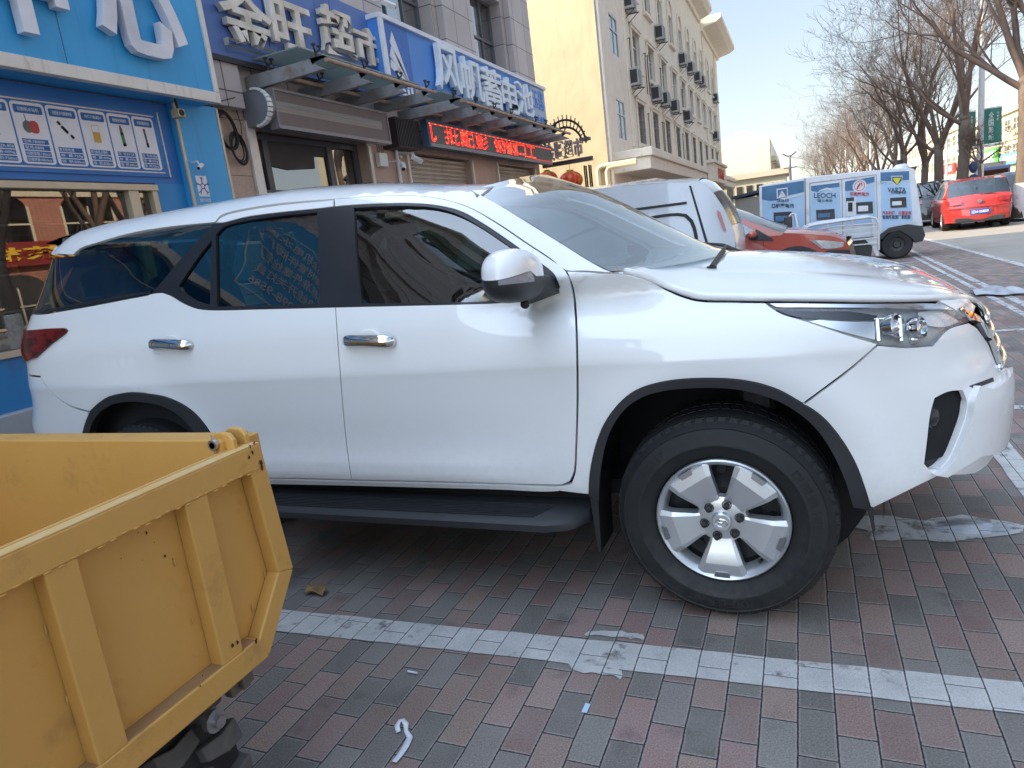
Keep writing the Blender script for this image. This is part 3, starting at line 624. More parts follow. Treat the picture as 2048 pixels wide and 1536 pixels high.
for ch, (x0, x1, yb_, yt_) in zip('风帆蓄电池', ((862,908,185,98),(912,954,203,123),(954,993,217,141),(993,1026,227,160),(1026,1056,232,170))):
    q0 = onX(x0, (yb_+yt_)/2, NX); q1 = onX(x1, (yb_+yt_)/2, NX)
    letters(bs_, ch, NX, q0.y, q1.y, onX((x0+x1)/2, yb_, NX).z, onX((x0+x1)/2, yt_, NX).z, .09, LET2, .012, standoff=.04)
wy = onX(1062,200,NX).y
obj('side_panel', MB().box((NX+.001,wy,zb+.01),(NX+.006,yrr-.02,zt-.03)), mat('pale_panel', (.38,.48,.66), .5), bs_)
t = MB(); text_fit(t, '玉器', (NX+.007,wy+.08,zb+.55), (0,yrr-wy-.2,0), (0,0,.4), (1,0,0), .01, .012); text_fit(t, '汽车电瓶', (NX+.007,wy+.08,zb+.2), (0,yrr-wy-.2,0), (0,0,.2), (1,0,0), .01, .012)
obj('print', t, BLUE5, bs_)

# ---- glass canopies on steel arms
def frosted(name, c):
    m = bpy.data.materials.new(name); m.use_nodes = True; nt = m.node_tree; L = nt.links; nt.nodes.clear(); o = node(nt, 'ShaderNodeOutputMaterial')
    tl = node(nt, 'ShaderNodeBsdfTranslucent'); df = node(nt, 'ShaderNodeBsdfDiffuse'); gl = node(nt, 'ShaderNodeBsdfGlossy'); tp = node(nt, 'ShaderNodeBsdfTransparent'); gl.inputs['Roughness'].default_value = .08; tp.inputs[0].default_value = (.55,.66,.66,1)
    n = node(nt, 'ShaderNodeTexNoise'); n.inputs['Scale'].default_value = 2.5; n.inputs['Detail'].default_value = 8; geo = node(nt, 'ShaderNodeNewGeometry'); L.new(geo.outputs['Position'], n.inputs['Vector'])
    mx = node(nt, 'ShaderNodeMix', data_type='RGBA'); L.new(n.outputs[0], mx.inputs[0]); mx.inputs[6].default_value = c4(c); mx.inputs[7].default_value = c4(tuple(v*.7 for v in c)); L.new(mx.outputs[2], tl.inputs[0]); L.new(mx.outputs[2], df.inputs[0])
    def ms(f, a, b): q = node(nt, 'ShaderNodeMixShader'); q.inputs[0].default_value = f; L.new(a.outputs[0], q.inputs[1]); L.new(b.outputs[0], q.inputs[2]); return q
    L.new(ms(.08, ms(.10, ms(.45, tl, df), tp), gl).outputs[0], o.inputs[0]); return m
CGL = frosted('canopy_glass', (.50,.57,.55)); ARM = mat('canopy_arm', (.33,.33,.34), .5, .3, dirt=(.24,.14,.08), dscale=5, dthr=(.5,.7)); RUST = mat('rusty_rail', (.42,.30,.22), .6, .2, dirt=(.2,.09,.05), dscale=9, dthr=(.5,.7))
def canopy(y0, y1, arms, label):
    FX = -4.75; z = 3.74; c = thing('glass_canopy', label, 'canopy', (WX,y0,z))
    g = MB(); n = len(arms)-1; ys = [y0]+[ (a+b)/2 for a, b in zip(arms[:-1:1], arms[1:])][0:0]+[y1]
    ed = [y0]+[arms[i] for i in range(1, n)]+[y1]
    for a, b in zip(ed, ed[1:]): obj('glass_panel', MB().box((WX+.2,a+.006,z),(FX,b-.006,z+.016)), CGL, c)
    for y in arms:
        p = MB(); prof = [(WX+.02,3.44),(FX+.28,3.46),(FX+.14,3.54),(FX+.12,3.60),(FX+.3,3.60),(WX+.02,3.60)]
        p.prism([(x,y-.035,zz_) for x, zz_ in prof], (0,.07,0)); ar = obj('arm', p, ARM, c, bevel=.006)
        q = MB()
        for x in (FX+.18, WX+.35):
            q.cyl((x,y,3.58),(x,y,3.66),.014,8)
            for d in (-.05,.05): q.tube([(x,y,3.655),(x+.02,y+d,3.69),(x+.02,y+d,z-.002)],.011,6); q.cyl((x+.02,y+d,z-.02),(x+.02,y+d,z-.002),.026,8)
        obj('spider_clamp', q, DARK, ar)
    r = MB()
    for x in (FX+.3, WX+.4): r.tube([(x,arms[0],3.56),(x,arms[-1],3.56)], .026, 8)
    obj('tie_rail', r, RUST, c, smooth=50)
ARMS1 = (3.62,4.55,5.35,6.1)
canopy(3.56,6.24,ARMS1,'grey glass canopy on steel arms over the supermarket door')
ARMS2 = (6.95,7.75,8.5,9.3,10.6,11.2,11.8,12.5)
canopy(6.9,12.75,ARMS2,'longer grey glass canopy over the red lettering board')

# ---- supermarket door
dr = thing('shop_door', 'dark glazed shop door with transom under the glass canopy', 'door', (WX-.2,4.7,0))
DFR = mat('door_frame_grey', (.10,.10,.115), .45, .3); DX = WX-.22
f = MB()
for y0, y1 in ((3.56,3.66),(3.86,3.96),(5.14,5.26),(5.8,5.89)): f.box((DX,y0,0),(DX+.07,y1,3.04))
f.box((DX+.002,3.66,2.26),(DX+.075,5.8,2.36)); f.box((DX+.002,3.66,2.96),(DX+.075,5.8,3.03)); f.box((DX+.002,3.66,.02),(DX+.07,5.8,.2))
obj('door_frame', f, DFR, dr, bevel=.004)
for y0, y1 in ((3.975,4.54),(4.56,5.125)):
    l = MB().box((DX-.01,y0,.2),(DX+.05,y0+.09,2.25)).box((DX-.01,y1-.09,.2),(DX+.05,y1,2.25)).box((DX-.01,y0+.09,2.13),(DX+.05,y1-.09,2.25)).box((DX-.01,y0+.09,.2),(DX+.05,y1-.09,.4))
    lf = obj('door_leaf', l, DFR, dr, bevel=.004)
    k = MB().box((DX+.05,y0+.12,2.15),(DX+.11,y0+.32,2.21)); k.bar((DX+.10,y0+.28,2.2),(DX+.08,y0+.5,2.3),.02,.012); obj('door_closer', k, W_PAINT, lf)
    obj('pane', MB().add([(DX+.02,y0,.3),(DX+.02,y1,.3),(DX+.02,y1,2.2),(DX+.02,y0,2.2)], [(0,1,2,3)]), SHOPGLASS, lf)
obj('transom_pane', MB().add([(DX+.03,3.6,2.3),(DX+.03,5.85,2.3),(DX+.03,5.85,3.0),(DX+.03,3.6,3.0)], [(0,1,2,3)]), glass('transom_glass', (.12,.12,.13), .006, refl=3.2), dr)
obj('film', MB().prism([(DX+.045,3.7,3.0),(DX+.045,5.14,3.0),(DX+.045,5.12,2.83),(DX+.045,4.86,2.82),(DX+.045,4.84,2.66),(DX+.045,4.3,2.62),(DX+.045,3.7,2.68)], (.003,0,0)), mat('dark_film', (.045,.045,.05), .6), dr)
obj('lobby', MB().box((-6.49,3.2,0),(-6.47,6.2,3.0)), ROOM, dr)
m = MB().box((WX+.012,3.42,0),(WX+.05,3.56,3.1)); m.box((WX+.012,5.9,0),(WX+.04,5.97,3.0)); obj('jamb', m, TRIM, dr, bevel=.004)
# roller shutter box with its round end plate, and the blank signboard in front
hs = thing('shutter_box', 'grey roller shutter housing with a round end plate beside the brown light box', 'shutter box', (WX,3.5,3.1))
m = MB(); prof = [(WX+.03,3.02),(WX+.22,3.02)]+[(WX+.22+.19*sin(t*pi/10),3.21-.19*cos(t*pi/10)) for t in range(1,10)]+[(WX+.22,3.40),(WX+.03,3.40)]
m.prism([(x,3.44,z) for x, z in prof], (0,.03,0)); obj('end_plate', m, mat('galvanised', (.27,.28,.31), .45, .4), hs)
m = MB()
for k in range(13):
    t = k/12*pi; m.obox((WX+.22+.2*sin(t),3.45,3.21-.2*cos(t)), (.012,.03,.02), (sin(t),0,-cos(t)), (0,1,0), (cos(t),0,sin(t)))
obj('rim_teeth', m, W_PAINT, hs)
m = MB().prism([(x,3.475,z) for x, z in prof], (0,2.3,0)); obj('housing', m, mat('shutter_slats', (.3,.29,.28), .5, .3, col2=(.2,.19,.18), scale=3, stretch=(1,.2,18)), hs)
for y,z in ((3.44,3.18),(3.44,3.22),(3.44,3.26)): pass
lb = thing('light_box', 'blank brown-grey light box sign hanging over the supermarket door', 'light box', (-5.2,4.8,3))
y0, y1 = 3.55, onX(776,250,-5.2).y; z0 = onX(590,262,-5.2).z; z1 = onX(560,180,-5.2).z; z0 = (z0+onX(784,283,-5.2).z)/2
obj('face', MB().box((-5.30,y0+.02,z0+.02),(-5.2,y1-.02,z1-.02)), mat('blank_face', (.155,.125,.125), .55, col2=(.18,.15,.145), scale=1.5, dirt=(.2,.165,.16), dscale=2, dstretch=(1,3,.3)), lb)
m = MB().box((-5.31,y0,z0-.02),(-5.185,y1,z0+.02)).box((-5.31,y0,z1-.02),(-5.185,y1,z1+.01)).box((-5.31,y0,z0+.02),(-5.185,y0+.02,z1-.02)).box((-5.31,y1-.02,z0+.02),(-5.185,y1,z1-.02)); obj('frame', m, mat('lightbox_edge', (.25,.24,.26), .4, .4), lb)
m = MB().box((-5.42,y0-.004,z0),(-5.31,y0+.03,z1)); obj('side_cheek', m, mat('blue_cheek', (.06,.08,.14), .5, bump=.6, bscale=30), lb)
# ---- right-hand shop: shutters, lettering board
SH = mat('shutter_cream', (.50,.46,.40), .5, .1, col2=(.42,.37,.31), scale=3, dirt=(.22,.15,.10), dscale=3, dthr=(.52,.75), dstretch=(1,.4,4))
def shutter(y0, y1, z0, label):
    m = MB(); X = WX-.12; n = int((3.0-z0)/.075)
    pr = []
    for k in range(n):
        z = z0+k*.075
        pr += [(X,z),(X+.018,z+.012),(X+.022,z+.045),(X+.004,z+.066)]
    m.add([(x,y,z) for x, z in pr for y in (y0,y1)], [(2*i,2*i+1,2*i+3,2*i+2) for i in range(len(pr)-1)])
    s = lone('roller_shutter', m, SH, label, 'shutter'); obj('bottom_rail', MB().box((X-.01,y0,z0-.06),(X+.03,y1,z0)), SH, s); return s
shutter(7.05,9.42,.06,'cream corrugated roller shutter pulled fully down')
shutter(10.75,12.95,2.62,'cream corrugated roller shutter half rolled up over dark window')
rs = thing('shop_unit', 'dark glazed shop front under the half rolled shutter', 'shop front', (WX-.2,11.8,0))
sh = MB()
for y0, y1 in ((10.75,10.83),(11.5,11.58),(12.3,12.38),(12.87,12.95)): sh.box((WX-.26,y0,0),(WX-.2,y1,2.9))
sh.box((WX-.262,10.83,1.9),(WX-.205,12.87,1.96)); obj('frame', sh, ALU, rs)
obj('pane', MB().add([(WX-.23,10.75,0),(WX-.23,12.95,0),(WX-.23,12.95,2.9),(WX-.23,10.75,2.9)], [(0,1,2,3)]), SHOPGLASS, rs)
obj('shop_interior', MB().box((-6.49,10.5,0),(-6.46,13.1,3)), ROOM, rs)
m = MB()
for y in (6.98,9.44,10.68,12.97): m.box((WX+.012,y,0),(WX+.05,y+.065,3.0))
obj('shutter_rail', m, TRIM, shop)
LX = -5.18
ld = thing('led_board', 'black LED message board with glowing red characters over the shutters', 'LED board', (LX,10,3))
y0, y1 = onX(855,238,LX).y, onX(1103,312,LX).y; z0, z1 = (onX(866,292,LX).z+onX(1104,327,LX).z)/2, (onX(855,238,LX).z+onX(1101,298,LX).z)/2
obj('case', MB().box((LX-.12,y0-.04,z0-.02),(LX-.004,y1+.02,z1+.02)), mat('led_case', (.06,.10,.17), .45), ld)
obj('screen', MB().box((LX-.004,y0,z0+.035),(LX,y1,z1-.01)), mat('led_screen', (.13,.135,.14), .5), ld)
m = MB().box((LX-.004,y0,z0-.02),(LX+.006,y1,z0+.034)); obj('bottom_edge', m, mat('led_edge', (.25,.27,.3), .4), ld)
LEDM = mat('led_red', (.8,.06,.03), .4, emit=(1,.02,.012), estr=.30)
LEDH = mat('led_hot', (.9,.3,.2), .4, emit=(1,.16,.06), estr=.5)
# dot-matrix characters rastered on a 16-row grid
glyph = {}
def raster(ch, n=16):
    if ch not in glyph:
        vs, fs, x0, x1, yy0, yy1 = text_mesh(ch, 1, .012); tris = []
        for f_ in fs:
            p = [vs[i] for i in f_]
            if min(q[2] for q in p) < .4: continue
            for k in range(1, len(p)-1): tris.append((p[0], p[k], p[k+1]))
        g = set()
        for r in range(n):
            for c in range(n):
                x = x0+(x1-x0)*(c+.5)/n; y = yy0+(yy1-yy0)*(r+.5)/n
                for A, B, C_ in tris:
                    d1 = (B[0]-A[0])*(y-A[1])-(B[1]-A[1])*(x-A[0]); d2 = (C_[0]-B[0])*(y-B[1])-(C_[1]-B[1])*(x-B[0]); d3 = (A[0]-C_[0])*(y-C_[1])-(A[1]-C_[1])*(x-C_[0])
                    if (d1 >= 0 and d2 >= 0 and d3 >= 0) or (d1 <= 0 and d2 <= 0 and d3 <= 0): g.add((c, r)); break
        glyph[ch] = g
    return glyph[ch]
dots = MB(); hot = MB(); rr = random.Random(3); pitch = (z1-z0-.12)/16
yy = y0+.05
for ch, gap in zip('し批配彭钢钢口工', (.3,.06,.06,.28,.02,.02,.06,0)):
    wd = (.17 if ch == 'し' else .56)
    for c, r in raster(ch):
        cyy = yy+wd*(c+.5)/16; czz = z0+.06+pitch*(r+.5); t_ = rr.random()
        (hot if t_ < .12 else dots).box((LX,cyy-.011,czz-.009),(LX+.004,cyy+.011,czz+.009))
    yy += wd+gap
for k in range(int((y1-y0)/.05)):
    for z in (z1-.035,): (dots if k % 4 else hot).box((LX,y0+.02+k*.05,z-.007),(LX+.004,y0+.05+k*.05,z+.007))
    if k*.05 > (y1-y0)*.80: dots.box((LX,y0+.02+k*.05,z0+.045),(LX+.004,y0+.05+k*.05,z0+.056))
obj('lit_dots', dots, LEDM, ld); obj('bright_dots', hot, LEDH, ld)
# dark metal grille box beside the LED board
m = MB().box((WX+.02,6.35,2.98),(WX+.3,7.05,3.42)); g = thing('grille_box', 'dark slatted metal box left of the LED board', 'box', (WX,6.7,3)); obj('case', m, mat('dark_red_box', (.05,.03,.035), .6), g)
m = MB()
for k in range(14): m.box((WX+.3,6.38+k*.048,3.0),(WX+.315,6.40+k*.048,3.4))
obj('slats', m, DARK, g)
# ---- wall fittings
CABM = mat('cable_black', (.012,.012,.014), .5)
def coil(y, z, R, n, label, X=WX+.07):
    m = MB(); rr = random.Random(int(z*50))
    for k in range(n):
        r_ = R+rr.uniform(-.02,.02); dy, dz = rr.uniform(-.015,.015), rr.uniform(-.015,.015); e_ = rr.uniform(.68,.8)
        m.tube([(X+.008*k, y+dy+r_*e_*cos(t*pi/12), z+dz+r_*sin(t*pi/12)+.25*r_*e_*cos(t*pi/12)*-1) for t in range(25)], .009, 6, cap=False)
    return m
c1 = onX(443,265,WX); c2 = onX(466,301,WX)
m = coil(c1.y, c1.z, .19, 5, ''); m.join(coil(c2.y, c2.z, .15, 5, '')); m.tube([(WX+.04,c1.y-.1,c1.z+.15),(WX+.03,c1.y-.12,c1.z+.5)],.006,5)
m.tube([(WX+.05,c1.y+.2,c1.z+.55),(WX+.05,c1.y+.27,c1.z+.1),(WX+.05,c2.y+.12,c2.z+.1)],.005,5)
lone('cable_coil', m, CABM, 'two loops of black cable hung on the brown granite pillar', 'cable', smooth=True)
def cctv(p, d, label, m1=None, s=1.):
    t = thing('security_camera', label, 'camera', p); p = Vector(p); d = Vector(d).normalized()
    m = MB().obox(p, (.11*s,.035*s,.035*s), d, d.orthogonal(), d.cross(d.orthogonal())); obj('body', m, m1 or W_PAINT, t, bevel=.01)
    m = MB().cyl(p+d*.11*s, p+d*.118*s, .028*s, 12); obj('lens', m, BLACK, t)
    m = MB().tube([p, p+Vector((-.05,0,.1))*s, (WX+.012,p.y,p.z+.1*s)], .014*s, 6); m.cyl((WX+.012,p.y,p.z+.1*s),(WX+.03,p.y,p.z+.1*s),.045*s,10); obj('bracket', m, m1 or W_PAINT, t)
q = onX(358,227,WX+.26); 
t = thing('security_camera', 'square beige security camera under the blue sign', 'camera', q)
m = MB().box((q.x-.06,q.y-.045,q.z-.04),(q.x+.04,q.y+.045,q.z+.04)); obj('body', m, mat('beige_plastic', (.5,.42,.28), .5), t, bevel=.01); m = MB().cyl((q.x+.038,q.y-.005,q.z),(q.x+.047,q.y-.005,q.z),.03,14); obj('lens', m, BLACK, t); obj('mount', MB().tube([q,(q.x-.02,q.y,q.z+.12),(q.x-.02,q.y,zb-.5)],.012,6) if 0 else MB().tube([q,(q.x-.02,q.y,q.z+.2)],.012,6), DARK, t)
q = onX(401,333,WX+.24); cctv(q, (.35,-.8,-.35), 'small white security camera on the blue pillar', s=.55)
q = onX(777,8,WX+.4); cctv(q, (.5,.8,-.25), 'white security camera high on the tiled wall above the sail sign', s=1.0)
q = onX(806,333,WX+.3); cctv(q, (.45,-.75,-.45), 'white security camera above the left end of the closed shutter', s=1.0)
q = onX(833,318,WX+.3); cctv(q, (.4,.75,-.4), 'second white security camera over the closed shutter facing away', s=1.0)
q = onX(755,312,WX); mb = thing('meter_box', 'white meter box with wires on the granite pillar by the door', 'meter box', q)
obj('case', MB().box((WX+.02,q.y-.10,q.z-.17),(WX+.1,q.y+.12,q.z+.03)), W_PAINT, mb, bevel=.008)
m = MB()
for k in range(4): m.tube([(WX+.06,q.y-.06+.04*k,q.z+.02),(WX+.08,q.y-.1+.06*k,q.z+.14),(WX+.06,q.y+.12*k-.1,q.z+.2+.03*k)], .006, 5)
obj('wires', m, CABM, mb)
q = onX(790,330,WX); m = MB().tube([(WX+.06,q.y,0),(WX+.06,q.y,3.3)], .028, 10); m.tube([(WX+.06,q.y,2.95),(WX+.06,q.y+.5,2.98)],.018,8); lone('downpipe', m, W_PAINT, 'white vertical pipe on the wall between door and shutter', 'pipe', smooth=50)
m = MB()
for (a_, b_) in (((405,190),(470,195)),((560,-20),(585,40)),((660,25),(675,55))):
    A = onX(*a_, WX+.22); B = onX(*b_, WX+.22); m.tube([A, A.lerp(B,.5)+Vector((0,0,-.05)), B], .006, 5)
obj('loose_cable', m, CABM, shop)
# ================================================================== cream building beyond the alley
CX, CY0, CY1, CH = -5.13, 18.5, 54.5, 13.3
CRM = mat('cream_render', (.52,.43,.265), .85, col2=(.48,.39,.235), scale=.8, bump=1.0, bscale=2.2, dirt=(.40,.325,.20), dscale=1.4, dthr=(.5,.72), dstretch=(1,1,.22))
CRM2 = mat('cream_trim', (.78,.71,.61), .8, col2=(.70,.63,.53), scale=3, dirt=(.36,.31,.25), dscale=4, dthr=(.6,.8))
WFW = mat('white_window_frame', (.55,.56,.58), .4)
MESH = mat('brown_grille', (.17,.145,.13), .6, .2)
cb = thing('cream_building', 'tall cream rendered building with rows of trimmed windows and deep cornice', 'building', (-12,36,0))
cols = [24.1,27.0,29.95,32.85,35.75,38.6,41.5,44.4,47.7,50.6]
holes = [(20.3,21.5,4.2,5.5),(20.25,21.4,6.85,8.1),(20.25,21.4,9.5,10.7)]
for y in cols:
    holes += [(y-.62,y+.62,4.3,5.75),(y-.62,y+.62,6.95,8.25),(y-.6,y+.6,9.5,10.85)]
front = holes_wall(CX, CY0, CY1, 0, CH, holes, .22); obj('front_wall', front, CRM2, cb)
m = MB().add([(CX,CY0,0),(-30,CY0,0),(-30,CY0,CH),(CX,CY0,CH)], [(0,1,2,3)]); m.add([(CX,CY1,0),(-30,CY1,0),(-30,CY1,CH),(CX,CY1,CH)], [(0,1,2,3)]); obj('end_wall', m, CRM, cb)
obj('back_wall', MB().box((-30,CY0+.01,0),(CX-.6,CY1-.01,CH-.02)), CRM2, cb)
def cornice(y0, y1, z, e):
    m = MB(); prof = [(CX-.3,z),(CX+.12,z),(CX+.18,z+.18),(CX+e*.75,z+.34),(CX+e,z+.55),(CX+e,z+.8),(CX-.3,z+.8)]
    m.prism([(x,y0,zz) for x, zz in prof], (0,y1-y0,0)); return m
obj('cornice', cornice(18.2,44.5,13.05,.85), CRM2, cb); obj('roof', MB().box((-30.2,18.1,13.86),(CX+.6,44.4,14.4)), CRM2, cb)
obj('cornice', cornice(45.2,55.2,12.75,1.3), CRM2, cb)
m = MB()
for y in (22.4,45.6,52.3): m.box((CX+.003,y-.12,4.1),(CX+.07,y+.12,12.9))
obj('pilasters', m, CRM2, cb)
GP = glass('building_pane', (.2,.25,.3), .02, refl=3.2)
for i, (a, b, c, d) in enumerate(holes):
    corner = i < 3 ; X = CX-.12 if not corner else CX-.06; arched = (not corner) and (i-3) % 3 == 2
    f = MB(); t = .05
    f.box((X,a,c),(X+.05,a+t,d)).box((X,b-t,c),(X+.05,b,d)).box((X,a+t,c),(X+.05,b-t,c+t)).box((X,a+t,d-t),(X+.05,b-t,d)).box((X+.003,(a+b)/2-.025,c+t),(X+.045,(a+b)/2+.025,d-t)).box((X+.002,a+t,c+(d-c)*.62),(X+.048,b-t,c+(d-c)*.62+.045))
    fo = obj('window', f, WFW, cb)
    obj('pane', MB().add([(X+.02,a,c),(X+.02,b,c),(X+.02,b,d),(X+.02,a,d)], [(0,1,2,3)]), GP, fo); obj('backing', MB().box((X-.08,a,c),(X-.06,b,d)), ROOM if not corner else CURT, fo)
    if not corner:
        if (i-3) % 3 == 0:
            g = MB()
            for k in range(9): g.box((CX+.01,a+.03+k*(b-a-.06)/8-.008,c),(CX+.022,a+.03+k*(b-a-.06)/8+.008,d))
            for k in range(6): g.box((CX+.023,a,c+.05+k*(d-c-.1)/5-.01),(CX+.033,b,c+.05+k*(d-c-.1)/5+.01))
            obj('grille', g, MESH, fo)
        s = MB().box((CX+.004,a-.16,c-.14),(CX+.14,b+.16,c-.02)).box((CX+.005,a-.13,c-.02),(CX+.06,a-.002,d)).box((CX+.005,b+.002,c-.02),(CX+.06,b+.13,d))
        if arched:
            n = 10; ym = (a+b)/2; R1, R2 = (b-a)/2+.02, (b-a)/2+.15
            for k in range(n):
                t0, t1 = pi*k/n, pi*(k+1)/n
                s.prism([(CX+.004,ym+R1*cos(t0),d+R1*sin(t0)),(CX+.004,ym+R2*cos(t0),d+R2*sin(t0)),(CX+.004,ym+R2*cos(t1),d+R2*sin(t1)),(CX+.004,ym+R1*cos(t1),d+R1*sin(t1))], (.07,0,0))
        else:
            s.box((CX+.006,a-.16,d),(CX+.09,b+.16,d+.1)).prism([(CX+.006,a-.2,d+.1),(CX+.006,b+.2,d+.1),(CX+.006,b+.24,d+.2),(CX+.006,(a+b)/2+.14,d+.2),(CX+.006,(a+b)/2+.09,d+.3),(CX+.006,(a+b)/2-.09,d+.3),(CX+.006,(a+b)/2-.14,d+.2),(CX+.006,a-.24,d+.2)], (.13,0,0))
        obj('surround', s, CRM2, fo, bevel=.01)
# canopy over the ground floor
cn = thing('entrance_canopy', 'long cream concrete canopy along the ground floor of the cream building', 'canopy', (-4.5,35,3))
m = MB().box((CX-.2,19.2,3.03),(-3.95,50.5,3.42)); m.box((CX-.2,19.12,3.42),(-3.86,50.6,3.68)); obj('slab', m, CRM2, cn, bevel=.03)
m = MB().box((-3.93,33.7,3.0),(-3.6,40.0,3.9)); m.box((-3.95,33.5,3.9),(-3.5,40.2,4.05)); obj('sign_box', m, CRM2, cn, bevel=.02)
t = MB(); text_fit(t, '招待所', (-3.599,35.6,3.2), (0,3.2,0), (0,0,.55), (1,0,0), .03, .02); obj('letters', t, RED_P, cn)
m = MB()
for y in (22,26,30,34,38,42,46,50): m.box((CX-.3,y-.25,0),(CX+.1,y+.25,3.02))
obj('pier', m, CRM2, cn)
# air conditioners
ACW = mat('ac_casing', (.42,.42,.41), .5, dirt=(.25,.22,.19), dscale=5, dthr=(.6,.8)); ACD = mat('ac_grille', (.03,.03,.035), .5)
ac = thing('air_conditioner', 'boxy air conditioner unit with dark fan grille', 'air conditioner', (0,0,0))
obj('case', MB().box((0,-.42,-.3),(.32,.42,.3)), ACW, ac, bevel=.02)
m = MB()
for k in range(-3, 4): m.box((.321,-.34+0*k,k*.075-.006),(.333,.22,k*.075+.006)); m.box((.322,-.06+k*.075-.006,-.26),(.334,-.06+k*.075+.006,.26))
obj('fan_guard', m, ACW, ac)
obj('fan', MB().cyl((.318,-.06,0),(.3215,-.06,0),.27,20), ACD, ac)
m = MB().box((.02,-.423,-.22),(.3,-.421,.22)); obj('side_grille', m, ACD, ac)
m = MB().bar((0,-.3,-.31),(.4,-.3,-.31),.03,.03).bar((0,.3,-.31),(.4,.3,-.31),.03,.03); m.bar((0,-.3,-.6),(.36,-.3,-.32),.02,.02).bar((0,.3,-.6),(.36,.3,-.32),.02,.02); split_pieces(obj('bracket', m, DARK, ac))
ACP = [(655,600,'nearest in the second floor row'),(820,725,'left of a close pair on the second floor'),(885,765,'right of a close pair on the second floor'),(960,820,'under the fourth window column'),(1060,895,'lowest of the second floor row'),
       (845,260,'alone between the first arched windows'),(1020,460,'under the fifth arched window'),(1080,525,'under the sixth arched window'),(1135,595,'left of the close far pair'),(1168,625,'right of the close far pair'),
       (1270,755,'at the far corner under the cornice'),(1272,1042,'lowest at the far corner'),(608,15,'highest, cut by the picture edge')]
for i, (zx, zy, s) in enumerate(ACP):
    q = onX(1100+zx/3.84, zy/3.84, CX+.16); o = ac if i == 0 else copy_tree(ac)
    o.location = (CX+.02, q.y, q.z); o['label'] = 'grey air conditioner on cream wall, '+s; o['group'] = 'air conditioners on the cream building'
m = MB()
for k, y in enumerate((25.4,28.5,28.8,34.2)): m.tube([(CX+.06,y,4.0),(CX+.06,y,5.4),(CX+.1,y-.1,5.55),(CX+.06,y-.25,5.5)], .018, 5)
for k, y in enumerate((22.9,25.6,26.1,28.9,35)): m.tube([(CX+.06,y,6.3),(CX+.06,y,7.6),(CX+.1,y-.1,7.8),(CX+.06,y-.25,7.75)], .018, 5)
obj('drain_pipe', m, DARK, cb)
m = MB().tube([(CX+.07,18.62,.0),(CX+.07,18.62,13)], .05, 8); lone('corner_downpipe', m, CRM2, 'cream downpipe running up the near corner of the cream building', 'pipe', smooth=50)
PIPE = mat('yellow_pipe', (.6,.52,.36), .5); m = MB()
for k, (dx, dz) in enumerate(((0,0),(.32,-.06))):
    A = onY(1200+k*12, 380, 18.45); z = onY(1200, 333-0*k, 18.45).z+dz; m.tube([(A.x+dx*.3,18.42,0),(A.x+dx*.3,18.42,z-.12),(A.x+dx*.3+.05,18.42,z-.03),(A.x+dx*.3+.15,18.42,z),(CX+.9,18.42,z)], .075, 8)
obj('wall_pipe', m, PIPE, cb, smooth=60)
# ---- iron arch gate with lanterns in the alley
IRON = mat('black_iron', (.02,.02,.022), .5, .4); GY = 13.9
gt = thing('arch_gate', 'black wrought iron arch gate with lettering across the alley', 'gate', (-5.2,GY,0))
def gp(px, py): return onY(px, py, GY)
pr = [gp(1095,345), gp(1178,345)]
m = MB()
for c in pr:
    for d in (-.09,.03): m.tube([(c.x+d,GY-.06,0),(c.x+d,GY-.06,2.95)], .022, 6); m.tube([(c.x+d,GY+.1,0),(c.x+d,GY+.1,2.95)], .022, 6)
obj('posts', m, IRON, gt)
A, B, T = gp(1098,262), gp(1172,297), gp(1128,238)
mid = (pr[0].x+pr[1].x)/2; hw_ = (pr[1].x-pr[0].x)/2
m = MB(); zb_ = gp(1110,322).z; zt_ = gp(1110,288).z
for R_, H_ in ((1.0,1.0),(.82,.72)):
    m.tube([(mid+hw_*R_*cos(t*pi/16),GY,zt_-.1+ .62*H_*sin(t*pi/16)) for t in range(17)], .028, 6)
for k in range(1,16):
    t = k*pi/16; m.tube([(mid+hw_*.82*cos(t),GY,zt_-.1+.62*.72*sin(t)),(mid+hw_*cos(t),GY,zt_-.1+.62*sin(t)),(mid+hw_*1.08*cos(t),GY,zt_-.1+.74*sin(t))], .014, 5)
obj('arch', m, IRON, gt)
m = MB().box((pr[0].x-.1,GY-.05,zb_-.13),(pr[1].x+.12,GY+.08,zb_-.03)).box((pr[1].x-.15,GY-.08,zt_-.05),(pr[1].x+.1,GY+.1,zt_+.02)); obj('beam', m, mat('gate_beam', (.09,.075,.085), .5), gt)
t = MB(); n_ = 4
for k, ch in enumerate('金旺超市'):
    x0 = pr[0].x+.05+k*(pr[1].x-pr[0].x-.1)/4; text_fit(t, ch, (x0+.01,GY-.1,zb_), ((pr[1].x-pr[0].x-.1)/4-.02,0,0), (0,0,zt_-zb_+.02), (0,-1,0), .1, .03)
obj('letters', t, mat('gate_letters', (.36,.27,.25), .5, col2=(.28,.2,.2)), gt)
LR = mat('lantern_red', (.72,.035,.03), .5, col2=(.75,.28,.03), scale=5, thr=(.52,.6), stretch=(1,1,.35)); GOLD = mat('lantern_gold', (.6,.36,.06), .4, .3)
